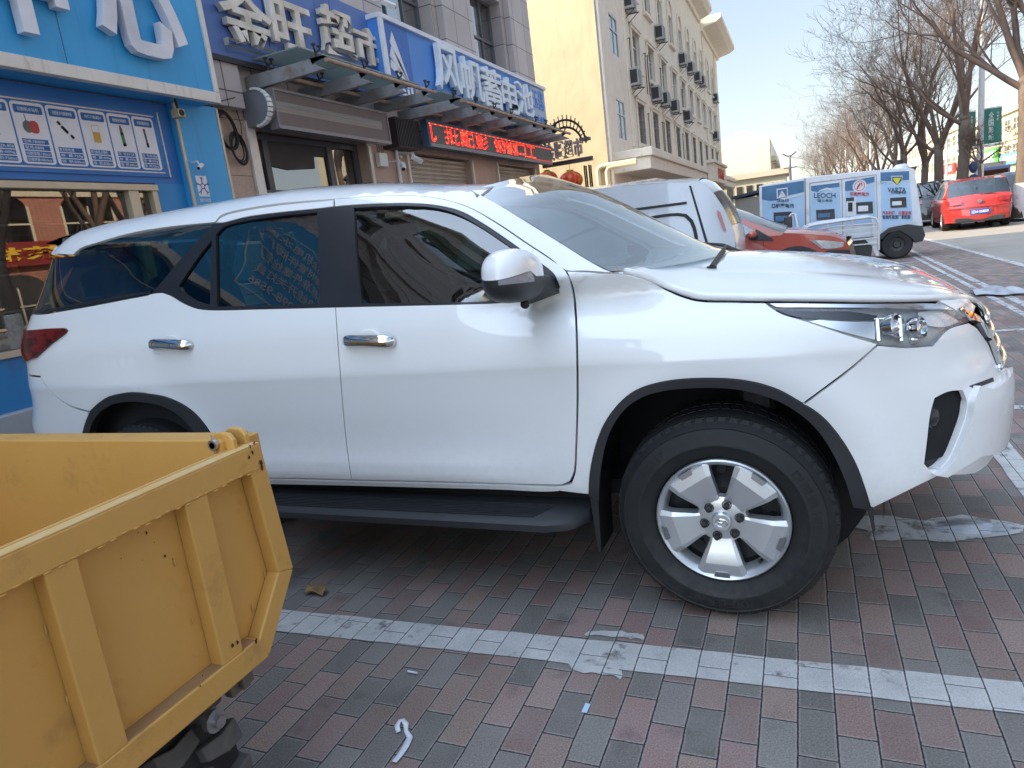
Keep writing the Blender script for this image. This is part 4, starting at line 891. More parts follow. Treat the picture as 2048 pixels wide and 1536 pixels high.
def lantern(px, py, s, label):
    c = gp(px, py); t = thing('red_lantern', label, 'lantern', c, group='festival lanterns on the gate')
    obj('shade', MB().sph(c, s, 28, 14, (1,1,.74)), LR, t, smooth=True)
    m = MB()
    for k in range(14): m.tube([(c.x+s*1.004*sin(q*pi/10)*cos(k*pi/7),c.y+s*1.004*sin(q*pi/10)*sin(k*pi/7),c.z+s*.745*cos(q*pi/10)) for q in range(1,10)], .006, 4)
    obj('ribs', m, GOLD, t)
    m = MB().cyl((c.x,c.y,c.z+s*.7),(c.x,c.y,c.z+s*.85),s*.3,14); m.cyl((c.x,c.y,c.z-s*.84),(c.x,c.y,c.z-s*.7),s*.3,14); m.tube([(c.x,c.y,c.z+s*.8),(c.x,c.y,zb_-.1)],.008,5)
    m.tube([(c.x,c.y,c.z-s*.84),(c.x,c.y,c.z-s*1.5)],.03,8); obj('cap', m, GOLD, t)
lantern(1142,361,.30,'round red and gold lantern hanging clear under the gate'); lantern(1095,358,.26,'red lantern half hidden behind the gate posts')
m = MB().box((-4.35,16.6,0),(-3.6,18.3,2.45)); m.box((-4.6,16.4,2.45),(-3.3,18.42,2.55)); lone('kiosk', m, CRM2, 'low flat roofed hut against the end wall of the cream building', 'hut')
# ---- far gabled block and low front
FY = 75.
gb = thing('gable_block', 'far cream block with a low gable and windows along its shaded side', 'building', (-5,80,0))
GC = mat('far_cream', (.56,.50,.38), .85, col2=(.50,.45,.35), scale=.4)
m = MB().prism([(-7.6,FY,0),(-2.3,FY,0),(-2.3,FY,8.3),(-4.95,FY,9.5),(-7.6,FY,8.3)], (0,40,0)); obj('wall', m, GC, gb)
for fl in range(3):
    for k in range(9):
        y = FY+2+k*4.2; obj('window', MB().box((-2.32,y,1.4+fl*2.6),(-2.27,y+2.2,2.9+fl*2.6)), GP, gb)
        if k < 5 and fl: obj('balcony', MB().box((-2.3,y-.2,.9+fl*2.6),(-1.8,y+2.4,1.4+fl*2.6)), GC, gb)
lf_ = thing('low_block', 'low cream flat roofed block with windows in front of the gable', 'building', (-3,66,0))
m = MB().box((-9,64,0),(-.75,72,4.1)).box((-9.2,63.7,4.1),(-.5,72.2,4.6)); obj('wall', m, GC, lf_)
for k in range(7):
    x = -6.6+k*.85; obj('window', MB().box((x,63.94,2.2),(x+.5,64.02,3.5)), GP, lf_)
m = MB().box((-7,40,0),(-1.1,52,2.1)); m.box((-7.1,39.5,2.1),(-.9,52.3,2.35)); 
sd = thing('shed', 'low grey shed with dark blue flat roof edge beyond the red car', 'shed', (-3,45,0)); obj('wall', MB().box((-4.2,52.7,0),(-1.2,60,2.3)), mat('shed_wall', (.4,.38,.35), .8), sd); obj('roof', MB().prism([(-4.4,52.4,2.3),(-.9,52.4,2.75),(-.9,52.4,2.95),(-4.4,52.4,2.5)], (0,8,0)), mat('shed_roof', (.05,.08,.12), .5), sd)
# ---- buildings across the street
BRK = tile_mat('red_brick', (.36,.12,.07), (.28,.09,.055), .24, .075, joint=.012, jcol=(.35,.27,.2), rough=.8)
STN = mat('sand_stone', (.55,.46,.31), .8, col2=(.48,.40,.27)); YEL = mat('ochre_wall', (.58,.48,.30), .85, col2=(.52,.42,.27), scale=.6)
def opp(label, y0, y1, H, wall, floors, bw, trim, signs=(), arch=False, X=22., D=12):
    b = thing('street_building', label, 'building', (X+D/2,(y0+y1)/2,0))
    obj('wall', MB().box((X,y0,0),(X+D,y1,H)), wall, b)
    m = MB().box((X-.35,y0-.1,H),(X+D,y1+.1,H+.5))
    for f in range(1, floors): m.box((X-.12,y0,H*f/floors-.2),(X-.003,y1,H*f/floors+.2))
    obj('cornice', m, trim, b)
    n = int((y1-y0)/bw)
    for f in range(floors):
        for k in range(n):
            a = y0+(k+.2)*(y1-y0)/n; c = y0+(k+.8)*(y1-y0)/n; z0 = H*f/floors+(.9 if f else .3); z1 = H*(f+1)/floors-.65
            if f == 0: z1 -= .5
            w_ = MB().box((X-.02,a,z0),(X+.02,c,z1))
            if arch: w_.prism([(X-.02,(a+c)/2+(c-a)/2*cos(t*pi/10),z1+.6*sin(t*pi/10)) for t in range(11)], (.04,0,0))
            o = obj('window', w_, GP if f else ROOM, b); fr_ = MB().box((X-.07,a-.12,z0-.12),(X-.022,a,z1)).box((X-.07,c,z0-.12),(X-.022,c+.12,z1)).box((X-.07,a,z0-.12),(X-.022,c,z0)).box((X-.06,(a+c)/2-.04,z0),(X-.023,(a+c)/2+.04,z1)).box((X-.058,a,(z0+z1)/2-.04),(X-.0235,c,(z0+z1)/2+.04))
            obj('frame', fr_, trim, o)
    for (a, c, z0, z1, m_, txt) in signs:
        s = thing('shop_sign', txt[1], 'sign', (X,(a+c)/2,z0)); obj('board', MB().box((X-.4,a,z0),(X-.13,c,z1)), m_, s)
        t = MB(); text_fit(t, txt[0], (X-.41,c-(c-a)*.15,z0+(z1-z0)*.2), (0,-(c-a)*.7,0), (0,0,(z1-z0)*.6), (-1,0,0), .04, .03); obj('letters', t, txt[2], s)
MAR = mat('maroon_board', (.22,.025,.02), .5); GRN = mat('green_board', (.12,.42,.09), .5); YLT = mat('letter_yellow', (.7,.42,.03), .5); NAV = mat('navy_board', (.03,.05,.13), .5); CYB = mat('cyan_board', (.1,.32,.45), .5)
opp('red brick arcaded building across the street mirrored in the shop window', 2, 33, 9.6, BRK, 3, 4.4, STN, [(14,26,3.0,4.1,MAR,('粮泉茶楼','maroon shop sign with yellow characters',YLT)),(4,12,3.0,4.0,NAV,('五金建材','navy shop sign under the brick arches',W_PAINT))], True)
opp('ochre street building with green sign right of the lamp post', 84, 112, 8.2, YEL, 3, 3.2, STN, [(96,103,2.9,5.0,GRN,('新鲜果蔬','bright green shop sign on the ochre building',W_PAINT)),(86,94,2.7,3.9,CYB,('便利店','cyan shop sign on the ochre building',W_PAINT))])
opp('tall ochre street building at the right edge behind the big tree', 58, 83, 13.5, YEL, 4, 3.0, STN, [(66,74,3.0,4.4,RED_P,('红旗商店','red shop sign behind the big tree',YLT))])
opp('pale far street building behind the tree trunks', 113, 150, 9.0, GC, 3, 3.6, STN, [(120,128,3,4.4,RED_P,('百货','small red shop sign on the far building',W_PAINT))])
opp('grey pink far end building closing the street', 152, 190, 10.5, mat('far_pink', (.46,.38,.33), .85), 3, 4.0, STN, X=24)
# ---- raised median with kerb
struct('median', MB().box((7.0,-60,-.008),(9.6,160,.12)), mat('median_earth', (.16,.14,.12), .9, col2=(.12,.11,.1), bump=.3))
struct('far_pavement', MB().box((18.5,-60,-.008),(22,200,.13)), mat('far_paving', (.24,.22,.20), .85))
# ================================================================== bare trees
BARK = mat('bark', (.105,.078,.062), .9, col2=(.17,.13,.10), scale=6, bump=1.5, bscale=20, stretch=(1,1,.3)); TWIG = mat('twig_bark', (.11,.073,.054), .9, col2=(.16,.112,.085), scale=3)
WASH = mat('whitewash', (.6,.57,.54), .8, dirt=(.35,.3,.27), dscale=6, dthr=(.5,.7)); LEAF = mat('dry_leaf', (.25,.12,.035), .8, col2=(.16,.07,.03), scale=3)
def grow(seed, H=9.5, fork=3.6, stems=4, r0=.2, spread=.42, limbs=(), twig=1.0):
    R = random.Random(seed); tr = MB(); cr_ = MB(); lv = MB()
    def branch(p, d, L, r, lev):
        n = 6 if lev < 2 else (4 if lev < 4 else 3); pts = [p.copy()]; rs = [r]; q = p.copy(); dd = d.copy()
        end = r*(.5 if lev < 4 else .35)
        for i in range(n):
            dd = (dd+Vector((R.gauss(0,.10+.035*lev),R.gauss(0,.10+.035*lev),R.gauss(.05,.06+.02*lev)))).normalized()
            q = q+dd*(L/n); pts.append(q.copy()); rs.append(r+(end-r)*(i+1)/n)
        cr_.tube(pts, rs, 7 if lev == 0 else (5 if lev < 3 else 3), cap=False)
        if lev >= 6 or r < .0038: 
            return
        k = R.randint(3, 4) if lev < 3 else R.randint(2, 3)
        for j in range(k):
            t = R.uniform(.30, 1.0) if j else 1.0; i = min(n, max(1, int(t*n))); b = pts[i]; base = (pts[i]-pts[i-1]).normalized()
            ax = base.orthogonal().normalized(); ax.rotate(Matrix.Rotation(R.uniform(0,2*pi), 3, base)); a = R.uniform(.45,.95) if j else R.uniform(.1,.35)
            nd = (base*cos(a)+ax*sin(a)); nd.z += .12
            branch(b, nd.normalized(), L*R.uniform(.52,.74), max(.0052, rs[i]*R.uniform(.46,.64)), lev+1)
        if lev > 2 and R.random() < .010:
            for _ in range(3):
                c = q+Vector((R.gauss(0,.1),R.gauss(0,.1),R.gauss(-.05,.08))); e = Vector((R.gauss(0,1),R.gauss(0,1),R.gauss(0,1))).normalized()*.05; g = e.cross(Vector((R.gauss(0,1),R.gauss(0,1),R.gauss(0,1)))).normalized()*.032
                lv.add([c-e,c+g,c+e,c-g], [(0,1,2,3)])
    top = Vector((R.uniform(-.15,.15),R.uniform(-.15,.15),fork)); pts = []; rs = []
    for i in range(9):
        t = i/8; pts.append(Vector((top.x*t+.03*sin(5*t+seed), top.y*t, fork*t))); rs.append(r0*(1.28 if i == 0 else 1.06-.22*t))
    tr.tube(pts, rs, 14); tr.sph(top, r0*.93, 12, 8)
    for k in range(stems):
        a = 2*pi*k/stems+R.uniform(-.4,.4); s = spread*R.uniform(.5,1.25)
        branch(top-Vector((0,0,.1)), Vector((cos(a)*s,sin(a)*s,1)).normalized(), (H-fork)*.56, r0*R.uniform(.46,.62), 0)
    for (d, L, r) in limbs: branch(top-Vector((0,0,.25)), Vector(d).normalized(), L, r, 0)
    return tr, cr_, lv
def tree(seed, label, **k):
    t = thing('bare_tree', label, 'tree', (0,0,0), group='bare street trees'); tr, cr_, lv = grow(seed, **k); r0 = k.get('r0', .2)
    obj('trunk', tr, BARK, t, smooth=True); obj('branches', cr_, TWIG, t, smooth=True); obj('whitewash', MB().lathe([(r0*1.30,-.02),(r0*1.24,.15),(r0*1.14,.6),(r0*1.11,1.05),(r0*.9,1.06)], (0,0,0), (0,0,1), 18), WASH, t, smooth=60)
    if lv.v: obj('dry_leaves', lv, LEAF, t)
    return t
def put(t, x, y, s=1., rz=0., label=None, z=.1):
    t.location = (x, y, z); t.scale = (s, s, s); t.rotation_euler = (0,0,rz)
    if label: t['label'] = label
T1 = tree(11, 'large bare tree with whitewashed foot right of the red hatchback', H=10.5, fork=4.0, stems=4, r0=.25, spread=.30, limbs=[((-1,-.1,.85),3.6,.10),((-.8,.4,.65),3.0,.07)])
b1 = onZ(2028,432,.1); put(T1, b1.x-.1, b1.y-1.5)
T2 = tree(23, 'bare forked tree directly left of the green banners', H=10, fork=3.4, stems=3, r0=.2, spread=.34, limbs=[((-.9,0,.6),3.2,.08)])
T3 = tree(37, 'bare tree with two upright stems behind the white van roof lamp', H=10, fork=2.6, stems=4, r0=.19, spread=.4, limbs=[((-1,.2,.5),3.4,.07)])
def atx(px, Y): p = onY(px, 380, Y); return p.x
put(T2, atx(1922,31), 31, 1.12)
put(T3, atx(1874,36), 36, 1.15)
more = [(T3,1845,40,1.0,1.3,'bare tree with slim leaning stems third from the lamp post'),(T2,1815,45,1.05,2.2,'bare twin stemmed tree over the van cab lamp'),(T2,1790,53,1.0,.6,'bare tree over the middle of the printed van'),(T3,1765,60,1.05,3.9,'shaded bare tree behind the van doors'),
        (T3,1742,68,1.0,5.1,'sunlit bare tree behind the third van picture'),(T2,1722,76,1.,4.4,'sunlit bare tree with upright twigs above the van'),(T3,1702,84,1.0,2.9,'sunlit pale tree beside the thin white pole'),(T2,1684,92,1.05,1.1,'far sunlit tree above the van left door'),
        (T3,1668,102,1.0,.3,'far bare tree in the line towards the vanishing street'),(T2,1654,112,1.0,5.6,'far bare tree second from the end of the line'),(T3,1640,124,1.05,1.9,'farthest bare tree at the end of the line')]
for src, px, Y, s, rz, lab in more:
    c = copy_tree(src); put(c, atx(px, Y), Y, s, rz, lab, 0.)
c = copy_tree(T3); put(c, 7.9, 8.5, .95, 2.0, 'bare tree beside the road outside the right edge, mirrored in the shop glass')
c = copy_tree(T2); put(c, 8.1, 15.5, 1., 4.0, 'second bare tree beside the road mirrored in the shop glass')
c = copy_tree(T1); put(c, 8.0, 1.5, .95, 1.0, 'large bare tree beside the road mirrored in the door glass')
c = copy_tree(T2); put(c, 7.7, 11.2, .9, 1.1, 'third bare tree beside the road mirrored in the display window')
c = copy_tree(T3); put(c, 8.3, 13.2, .95, 5.0, 'fourth bare tree beside the road mirrored in the display window')
# small young tree in front of the lamp post
ty = tree(5, 'slender young bare tree with whitewashed stem in front of the lamp post', H=3.6, fork=2.0, stems=4, r0=.07, spread=.9); put(ty, atx(1957,29), 29)
# ---- lamp post with two green banners
LPY = 33.; q = onY(1960,365,LPY); PW = mat('post_white', (.55,.55,.55), .4)
lp = thing('lamp_post', 'white lamp post carrying two green banners', 'lamp post', (q.x,LPY,0))
obj('pole', MB().tube([(q.x,LPY,0),(q.x,LPY,9)], [.14,.09], 12), PW, lp, smooth=50)
obj('arm', MB().tube([(q.x,LPY,8.9),(q.x-.6,LPY,9.2),(q.x-1.8,LPY,9.3)], .05, 8), PW, lp); obj('lamp_head', MB().box((q.x-2.4,LPY-.15,9.24),(q.x-1.7,LPY+.15,9.36)), PW, lp, bevel=.03)
BAN = mat('banner_green', (.03,.17,.13), .6, col2=(.02,.13,.11), scale=2)
def banner(px0, px1, py0, py1, txt, small, label):
    a = onY((px0+px1)/2-.5*(px1-px0), py0, LPY-.12); b = onY((px0+px1)/2+.5*(px1-px0), py1, LPY-.12)
    t = thing('banner', label, 'banner', ((a.x+b.x)/2,LPY-.12,b.z), group='banners on the lamp post')
    x0, x1, z0, z1 = a.x, b.x, b.z, a.z
    obj('cloth', MB().grid(lambda u, v: (x0+(x1-x0)*u, LPY-.12+.05*sin(u*5+v*3), z0+(z1-z0)*v), 10, 12), BAN, t, smooth=True)
    obj('hem', MB().box((x0-.04,LPY-.13,z0-.12),(x1+.04,LPY-.1,z0-.01)).box((x0,LPY-.13,z1+.005),(x1,LPY-.1,z1+.045)), PW, t)
    m = MB(); n = len(txt)
    for k, ch in enumerate(txt): text_fit(m, ch, (x0+(x1-x0)*.22,LPY-.19,z1-(z1-z0)*(.08+.84*(k+1)/n)), ((x1-x0)*.3,0,0), (0,0,(z1-z0)*.84/n*.9), (0,-1,0), .004, .02)
    for k, ch in enumerate(small): text_fit(m, ch, (x0+(x1-x0)*.68,LPY-.19,z1-(z1-z0)*(.1+.09*(k+1))), ((x1-x0)*.14,0,0), (0,0,(z1-z0)*.075), (0,-1,0), .004, .02)
    obj('print', m, mat('banner_print', (.5,.55,.5), .6), t)
banner(1917,1951,228,293,'文明城市创建','公益广告','left green banner with a column of white characters'); banner(1969,2003,219,284,'全国影城','金钟路','right green banner with larger white characters')
# ---- navy totem, power pole, thin poles
q = onY(1947,372,31); t = thing('totem_sign', 'navy rounded totem sign post beside the lamp post', 'sign', (q.x,31,0))
obj('column', MB().prism([(q.x+.17*cos(k*pi/8)*(1 if 1 else 1),31,(1.5+.0)+.17*sin(k*pi/8)) if k <= 8 else (q.x+(-.17 if k == 9 else .17),31,0) for k in range(11)], (0,.12,0)), NAV, t); obj('panel', MB().box((q.x-.08,30.985,.5),(q.x+.08,30.995,1.25)), mat('totem_brown', (.22,.12,.09), .5), t)
obj('knob', MB().sph((q.x,31.06,1.95),.15,14,10,(1,.7,1.6)), NAV, t, smooth=True)
q = onY(1582,370,60); t = thing('power_pole', 'utility pole with cross arms and wires against the sky', 'pole', (q.x,60,0)); zt_ = onY(1580,310,60).z
obj('pole', MB().tube([(q.x,60,0),(q.x-.02,60,zt_)], [.13,.08], 8), mat('concrete_pole', (.3,.27,.25), .8), t)
m = MB().bar((q.x-.55,60,zt_+.15),(q.x-.05,60,zt_-.15),.08,.08).bar((q.x+.5,60,zt_+.2),(q.x,60,zt_-.15),.08,.08).bar((q.x-.5,60,zt_-1),(q.x+.5,60,zt_-1),.07,.07); obj('cross_arm', m, DARK, t)
m = MB()
for d, z in ((0,-.15),(.4,-1)): m.tube([(q.x+d,60,zt_+z),(q.x+d+4,75,zt_+z-.4),(q.x+d+9,95,zt_+z+.2)], .015, 4)
obj('wires', m, DARK, t)
for px, Y, h, lab in ((1693,88,8,'thin white lamp pole among the sunlit trees'),(1742,66,8,'second thin white lamp pole behind the van'),(1893,70,6,'short white pole between two dark trunks')):
    x = atx(px, Y); lone('thin_pole', MB().tube([(x,Y,0),(x,Y,h)], .09, 8), PW, lab, 'pole')
# ================================================================== the white SUV: body surface (X forward, half width w, Z up), centre line Y = 0
def herm(tab):
    xs = [p[0] for p in tab]; ys = [p[1] for p in tab]; n = len(xs)
    d = [(ys[i+1]-ys[i])/(xs[i+1]-xs[i]) for i in range(n-1)]; m = [d[0]]+[0 if d[i-1]*d[i] <= 0 else 2*d[i-1]*d[i]/(d[i-1]+d[i]) for i in range(1, n-1)]+[d[-1]]
    def f(x):
        if x <= xs[0]: return ys[0]+m[0]*(x-xs[0])
        if x >= xs[-1]: return ys[-1]+m[-1]*(x-xs[-1])
        lo = 0
        for i in range(n-1):
            if x <= xs[i+1]: lo = i; break
        h = xs[lo+1]-xs[lo]; t = (x-xs[lo])/h
        return ys[lo]*(1+2*t)*(1-t)**2+h*m[lo]*t*(1-t)**2+ys[lo+1]*t*t*(3-2*t)+h*m[lo+1]*t*t*(t-1)
    return f
PROF = herm([(.20,.79),(.30,.835),(.40,.872),(.455,.893),(.48,.905),(.52,.9135),(.56,.912),(.605,.902),(.66,.899),(.80,.908),(.90,.9195),(.928,.9245),(.94,.9268),(.952,.9262),(1.03,.9175),(1.10,.907),(1.15,.8935),(1.19,.8795),(1.25,.858),(1.40,.803),(1.55,.744),(1.60,.721),(1.64,.688),(1.68,.635),(1.74,.56),(1.85,.44),(2.0,.29),(2.30,0)])
ZT = herm([(.2,.2),(1.60,1.60),(1.64,1.636),(1.68,1.668),(1.74,1.697),(1.85,1.718),(2.0,1.731),(2.30,1.738)])
FPROF = herm([(.20,.79),(.30,.835),(.40,.868),(.48,.893),(.56,.899),(.66,.901),(.80,.909),(.90,.9195),(.928,.9245),(.94,.9268),(.952,.9262),(1.0,.918),(1.04,.900),(1.08,.868),(1.11,.83),(1.14,.77),(1.2,.70),(1.3,.66)])
ZPK = 1.738
ROOF = herm([(-3.9,1.70),(-3.4,1.750),(-3.0,1.771),(-2.5,1.772),(-2.0,1.768),(-1.7,1.745),(-1.5,1.722),(-1.2,1.672),(-1.0,1.645),(-.6,1.60),(0,1.55)])
S1, S2 = .22, -3.15
NOSE = herm([(.2,.70),(.30,.80),(.42,.89),(.52,.935),(.68,.943),(.78,.925),(.86,.893),(.95,.863),(1.02,.825),(1.10,.72)])
TAIL = herm([(.2,-3.70),(.35,-3.82),(.5,-3.92),(.70,-3.93),(.78,-3.87),(.86,-3.81),(.95,-3.77),(1.07,-3.755),(1.15,-3.785),(1.25,-3.75),(1.35,-3.67),(1.50,-3.56),(1.60,-3.50),(1.7,-3.47),(2.4,-3.47)])
def bez(u, p1, p2):
    a = 3*u*(1-u)**2*p1[0]+3*u*u*(1-u)*p2[0]+u**3; b = (1-u)**3+3*u*(1-u)**2*p1[1]+3*u*u*(1-u)*p2[1]
    return a, b
def sstep(a, b, x):
    t = max(0., min(1., (x-a)/(b-a))); return t*t*(3-2*t)
RW = .455   # arch radius used for the flare bulge
def Sfc(s, t):
    k = sstep(-.95, -.55, s)*(1-sstep(1.13, 1.24, t)); w_ = PROF(t)*(1-k)+(FPROF(min(t, 1.3))*k if k > 0 else 0)
    if t > 1.02: w_ -= .085*sstep(-1.6, -.35, s)*sstep(1.02, 1.6, t)*1.25*min(1, w_/.5)
    z = ZT(t) if t > 1.60 else t
    x = s
    if s > S1:
        Ln = NOSE(min(z, 1.15))-S1; u = (s-S1)/(1.62*Ln); u = min(u, 1.); a, b = bez(u, (.54,1.), (1.,.80)); x = S1+Ln*a; w_ *= b
    elif s < S2:
        Ln = S2-TAIL(t); u = min(1., (S2-s)/(2.3*Ln)); a, b = bez(u, (.78,1.), (1.,.90)); x = S2-Ln*a; w_ *= b
    # roof falls towards the back and slightly towards the screen
    if z > 1.10:
        z += (z-1.10)*((ROOF(x)-1.10)/(ZPK-1.10)-1)*sstep(1.44,1.70,t)
    # soft flare above both wheels
    if z < 1.05:
        for xa in (0., -2.745):
            r = sqrt((x-xa)**2+(z-.40)**2); w_ += .016*math.exp(-((r-.50)/.085)**2)*(1 if w_ > .5 else 0)
    return Vector((x, -w_, z))
def solve(px, py, s=None, t=None):
    """parameters of the body point that the photo shows at (px, py)"""
    if s is None:
        q = onY(px, py, -.9); s, t = q.x, q.z
    for _ in range(40):
        p = Sfc(s, t); x, y = pix(p); ex, ey = px-x, py-y
        if abs(ex)+abs(ey) < .02: break
        h = 1e-3; xs, ys = pix(Sfc(s+h, t)); xt, yt = pix(Sfc(s, t+h))
        a, b, c, d = (xs-x)/h, (xt-x)/h, (ys-y)/h, (yt-y)/h; D = a*d-b*c
        if abs(D) < 1: D = 1 if D >= 0 else -1
        ds, dt = (d*ex-b*ey)/D, (a*ey-c*ex)/D; m_ = max(abs(ds), abs(dt), .12)/.12
        s += ds/m_; t += dt/m_
        t = max(.15, min(2.28, t))
    return s, t
def Nrm(s, t):
    h = 2e-3; a = Sfc(s+h, t)-Sfc(s-h, t); b = Sfc(s, min(t+h, 2.299))-Sfc(s, t-h); n = a.cross(b)
    if n.length < 1e-12: return Vector((0,-1,0))
    n.normalize(); return n if n.y < .02 else -n
def smooth_loop(pts, step=9.):
    """Catmull-Rom through the points, keeping corners sharp; ('st', s, t) entries stay straight"""
    n = len(pts); out = []
    def isst(p): return len(p) == 3
    def corner(i):
        a, b, c = pts[i-1], pts[i], pts[(i+1) % n]
        if isst(a) or isst(b) or isst(c): return True
        v = Vector(b)-Vector(a); w_ = Vector(c)-Vector(b); return v.length < 1e-6 or w_.length < 1e-6 or v.angle(w_) > RAD(38)
    st = {}
    def S_(p):
        if isst(p): return (p[1], p[2])
        if p not in st: st[p] = solve(*p)
        return st[p]
    for i in range(n):
        p, q = pts[i], pts[(i+1) % n]
        if isst(p) or isst(q):
            a, b = S_(p), S_(q); m = max(1, int((Vector(a)-Vector(b)).length/.05)); out += [(a[0]+(b[0]-a[0])*k/m, a[1]+(b[1]-a[1])*k/m) for k in range(m)]; continue
        P1, P2 = Vector(p), Vector(q); P0 = P1-(P2-P1) if corner(i) else Vector(pts[i-1]); P3 = P2+(P2-P1) if corner((i+1) % n) else Vector(pts[(i+2) % n])
        m = max(1, int((P2-P1).length/step)); t1 = (P2-P0).normalized()*(P2-P1).length; t2 = (P3-P1).normalized()*(P2-P1).length
        for k in range(m):
            t = k/m; v = P1*(1+2*t)*(1-t)**2+t1*t*(1-t)**2+P2*t*t*(3-2*t)+t2*t*t*(t-1); out.append(solve(v.x, v.y))
    return out
def inset(L, g):
    n = len(L); A = sum(L[i][0]*L[(i+1) % n][1]-L[(i+1) % n][0]*L[i][1] for i in range(n)); sg = 1 if A > 0 else -1; out = []
    for i in range(n):
        a, b, c = Vector(L[i-1]), Vector(L[i]), Vector(L[(i+1) % n]); e1, e2 = (b-a), (c-b)
        if e1.length < 1e-9 or e2.length < 1e-9: out.append(tuple(b)); continue
        e1.normalize(); e2.normalize(); n1 = Vector((-e1.y, e1.x)); n2 = Vector((-e2.y, e2.x)); m = (n1+n2); m = m/max(.5, m.dot(n1)) if m.length > .1 else n1
        p = b+m*g*sg; out.append((p.x, p.y))
    return out
def inside(p, L):
    x, y = p; r = False; n = len(L)
    for i in range(n):
        x1, y1 = L[i]; x2, y2 = L[i-1]
        if (y1 > y) != (y2 > y) and x < (x2-x1)*(y-y1)/(y2-y1)+x1: r = not r
    return r
ROWS = (.495,.52,.545,.57,.60,.63,.90,.925,.94,.955,.98)
def panel(name, px, m, parent, off=0., gap=.0022, lip=.014, holes=(), grid=.03, both=True, label=None, hgap=0., raw=False):
    L = px if raw else smooth_loop(px); L = inset(L, gap) if gap else L; H = [inset(h if raw else smooth_loop(h), hgap) if hgap else (h if raw else smooth_loop(h)) for h in holes]
    loops = [L]+H; vs = []; es = []
    for l in loops:
        n0 = len(vs); vs += [Vector(p) for p in l]; es += [(n0+i, n0+(i+1) % len(l)) for i in range(len(l))]
    x0, x1 = min(p[0] for p in L), max(p[0] for p in L); y0, y1 = min(p[1] for p in L), max(p[1] for p in L); nb = len(vs)
    for i in range(int((x1-x0)/grid)+1):
        for j in range(int((y1-y0)/grid)+1):
            p = (x0+(i+.5)*grid, y0+(j+.5*(i % 2)+.25)*grid)
            if not inside(p, L) or any(inside(p, h) for h in H): continue
            if min((Vector(p)-v).length_squared for v in vs[:nb]) < (grid*.45)**2 or any(abs(p[1]-r) < .013 for r in ROWS): continue
            vs.append(Vector(p))
    for r in ROWS:
        for i in range(int((x1-x0)/.022)+1):
            p = (x0+(i+.5)*.022, r)
            if y0 < r < y1 and inside(p, L) and not any(inside(p, h) for h in H) and min((Vector(p)-v).length_squared for v in vs[:nb]) > .010**2: vs.append(Vector(p))
    rv, re, rf, ov, oe, of = delaunay_2d_cdt(vs, es, [], 0, 1e-7)
    fs = []
    for f in rf:
        c = sum((rv[i] for i in f), Vector((0,0)))/len(f)
        if inside(c, L) and not any(inside(c, h) for h in H): fs.append(tuple(f))
    P = []; N = []
    for v in rv:
        n = Nrm(v.x, v.y); P.append(Sfc(v.x, v.y)+n*off); N.append(n)
    F = []
    for f in fs:
        a, b, c = P[f[0]], P[f[1]], P[f[2]]; F.append(f if (b-a).cross(c-a).dot(N[f[0]]) > 0 else f[::-1])
    nv = len(P)
    if lip:
        cnt = {}
        for f in F:
            for i in range(3):
                a, b = f[i], f[(i+1) % 3]; k = (min(a,b), max(a,b)); cnt[k] = None if k in cnt else (a, b)
        for e in cnt.values():
            if e is None: continue
            a, b = e; i = len(P); P += [P[a].copy(), P[b].copy(), P[b]-N[b]*lip, P[a]-N[a]*lip]; N += [Vector((0,0,0))]*4; F.append((i+1, i, i+3, i+2))
    res = []
    for sgn in ((1, -1) if both else (1,)):
        mb = MB(); Q = [(p.x, p.y*sgn, p.z) for p in P]; G = F if sgn == 1 else [f[::-1] for f in F]; mb.add(Q, G)
        o = obj(name, mb, m, parent, smooth=True, label=label)
        o.data.normals_split_custom_set_from_vertices([(n.x, n.y*sgn, n.z) for n in N]); res.append(o)
    return res
def pt(px, py, off=0.):
    s, t = solve(px, py); return Sfc(s, t)+Nrm(s, t)*off

PAINT = mat('pearl_white_paint', (.785,.775,.765), .38, col2=(.765,.765,.77), scale=2, coat=1., spec=.12, rvar=.04)
def road_dust(m, z0, z1, amount, c):
    nt = m.node_tree; L = nt.links; b = bsdf(m); src = b.inputs['Base Color'].links[0].from_socket; geo = node(nt, 'ShaderNodeNewGeometry'); sp = node(nt, 'ShaderNodeSeparateXYZ'); L.new(geo.outputs['Position'], sp.inputs[0])
    r = node(nt, 'ShaderNodeMapRange'); r.inputs[1].default_value = z1; r.inputs[2].default_value = z0; L.new(sp.outputs[2], r.inputs[0]); n = node(nt, 'ShaderNodeTexNoise'); n.inputs['Scale'].default_value = 26; n.inputs['Detail'].default_value = 9; n.inputs['Roughness'].default_value = .75; L.new(geo.outputs['Position'], n.inputs['Vector'])
    n2 = node(nt, 'ShaderNodeMapRange'); n2.inputs[1].default_value = .42; n2.inputs[2].default_value = .75; n2.inputs[4].default_value = amount; L.new(n.outputs[0], n2.inputs[0]); mu = node(nt, 'ShaderNodeMath', operation='MULTIPLY'); L.new(r.outputs[0], mu.inputs[0]); L.new(n2.outputs[0], mu.inputs[1])
    mx = node(nt, 'ShaderNodeMix', data_type='RGBA'); L.new(mu.outputs[0], mx.inputs[0]); L.new(src, mx.inputs[6]); mx.inputs[7].default_value = c4(c); L.new(mx.outputs[2], b.inputs['Base Color'])
road_dust(PAINT, .42, .80, .28, (.50,.465,.42))          # road dust thrown up on the sills
CLAD = mat('black_cladding', (.026,.027,.030), .48, col2=(.03,.031,.034), scale=8, bump=.08, bscale=400)
SATIN = mat('satin_black_trim', (.018,.018,.022), .32, col2=(.022,.022,.026), scale=5)
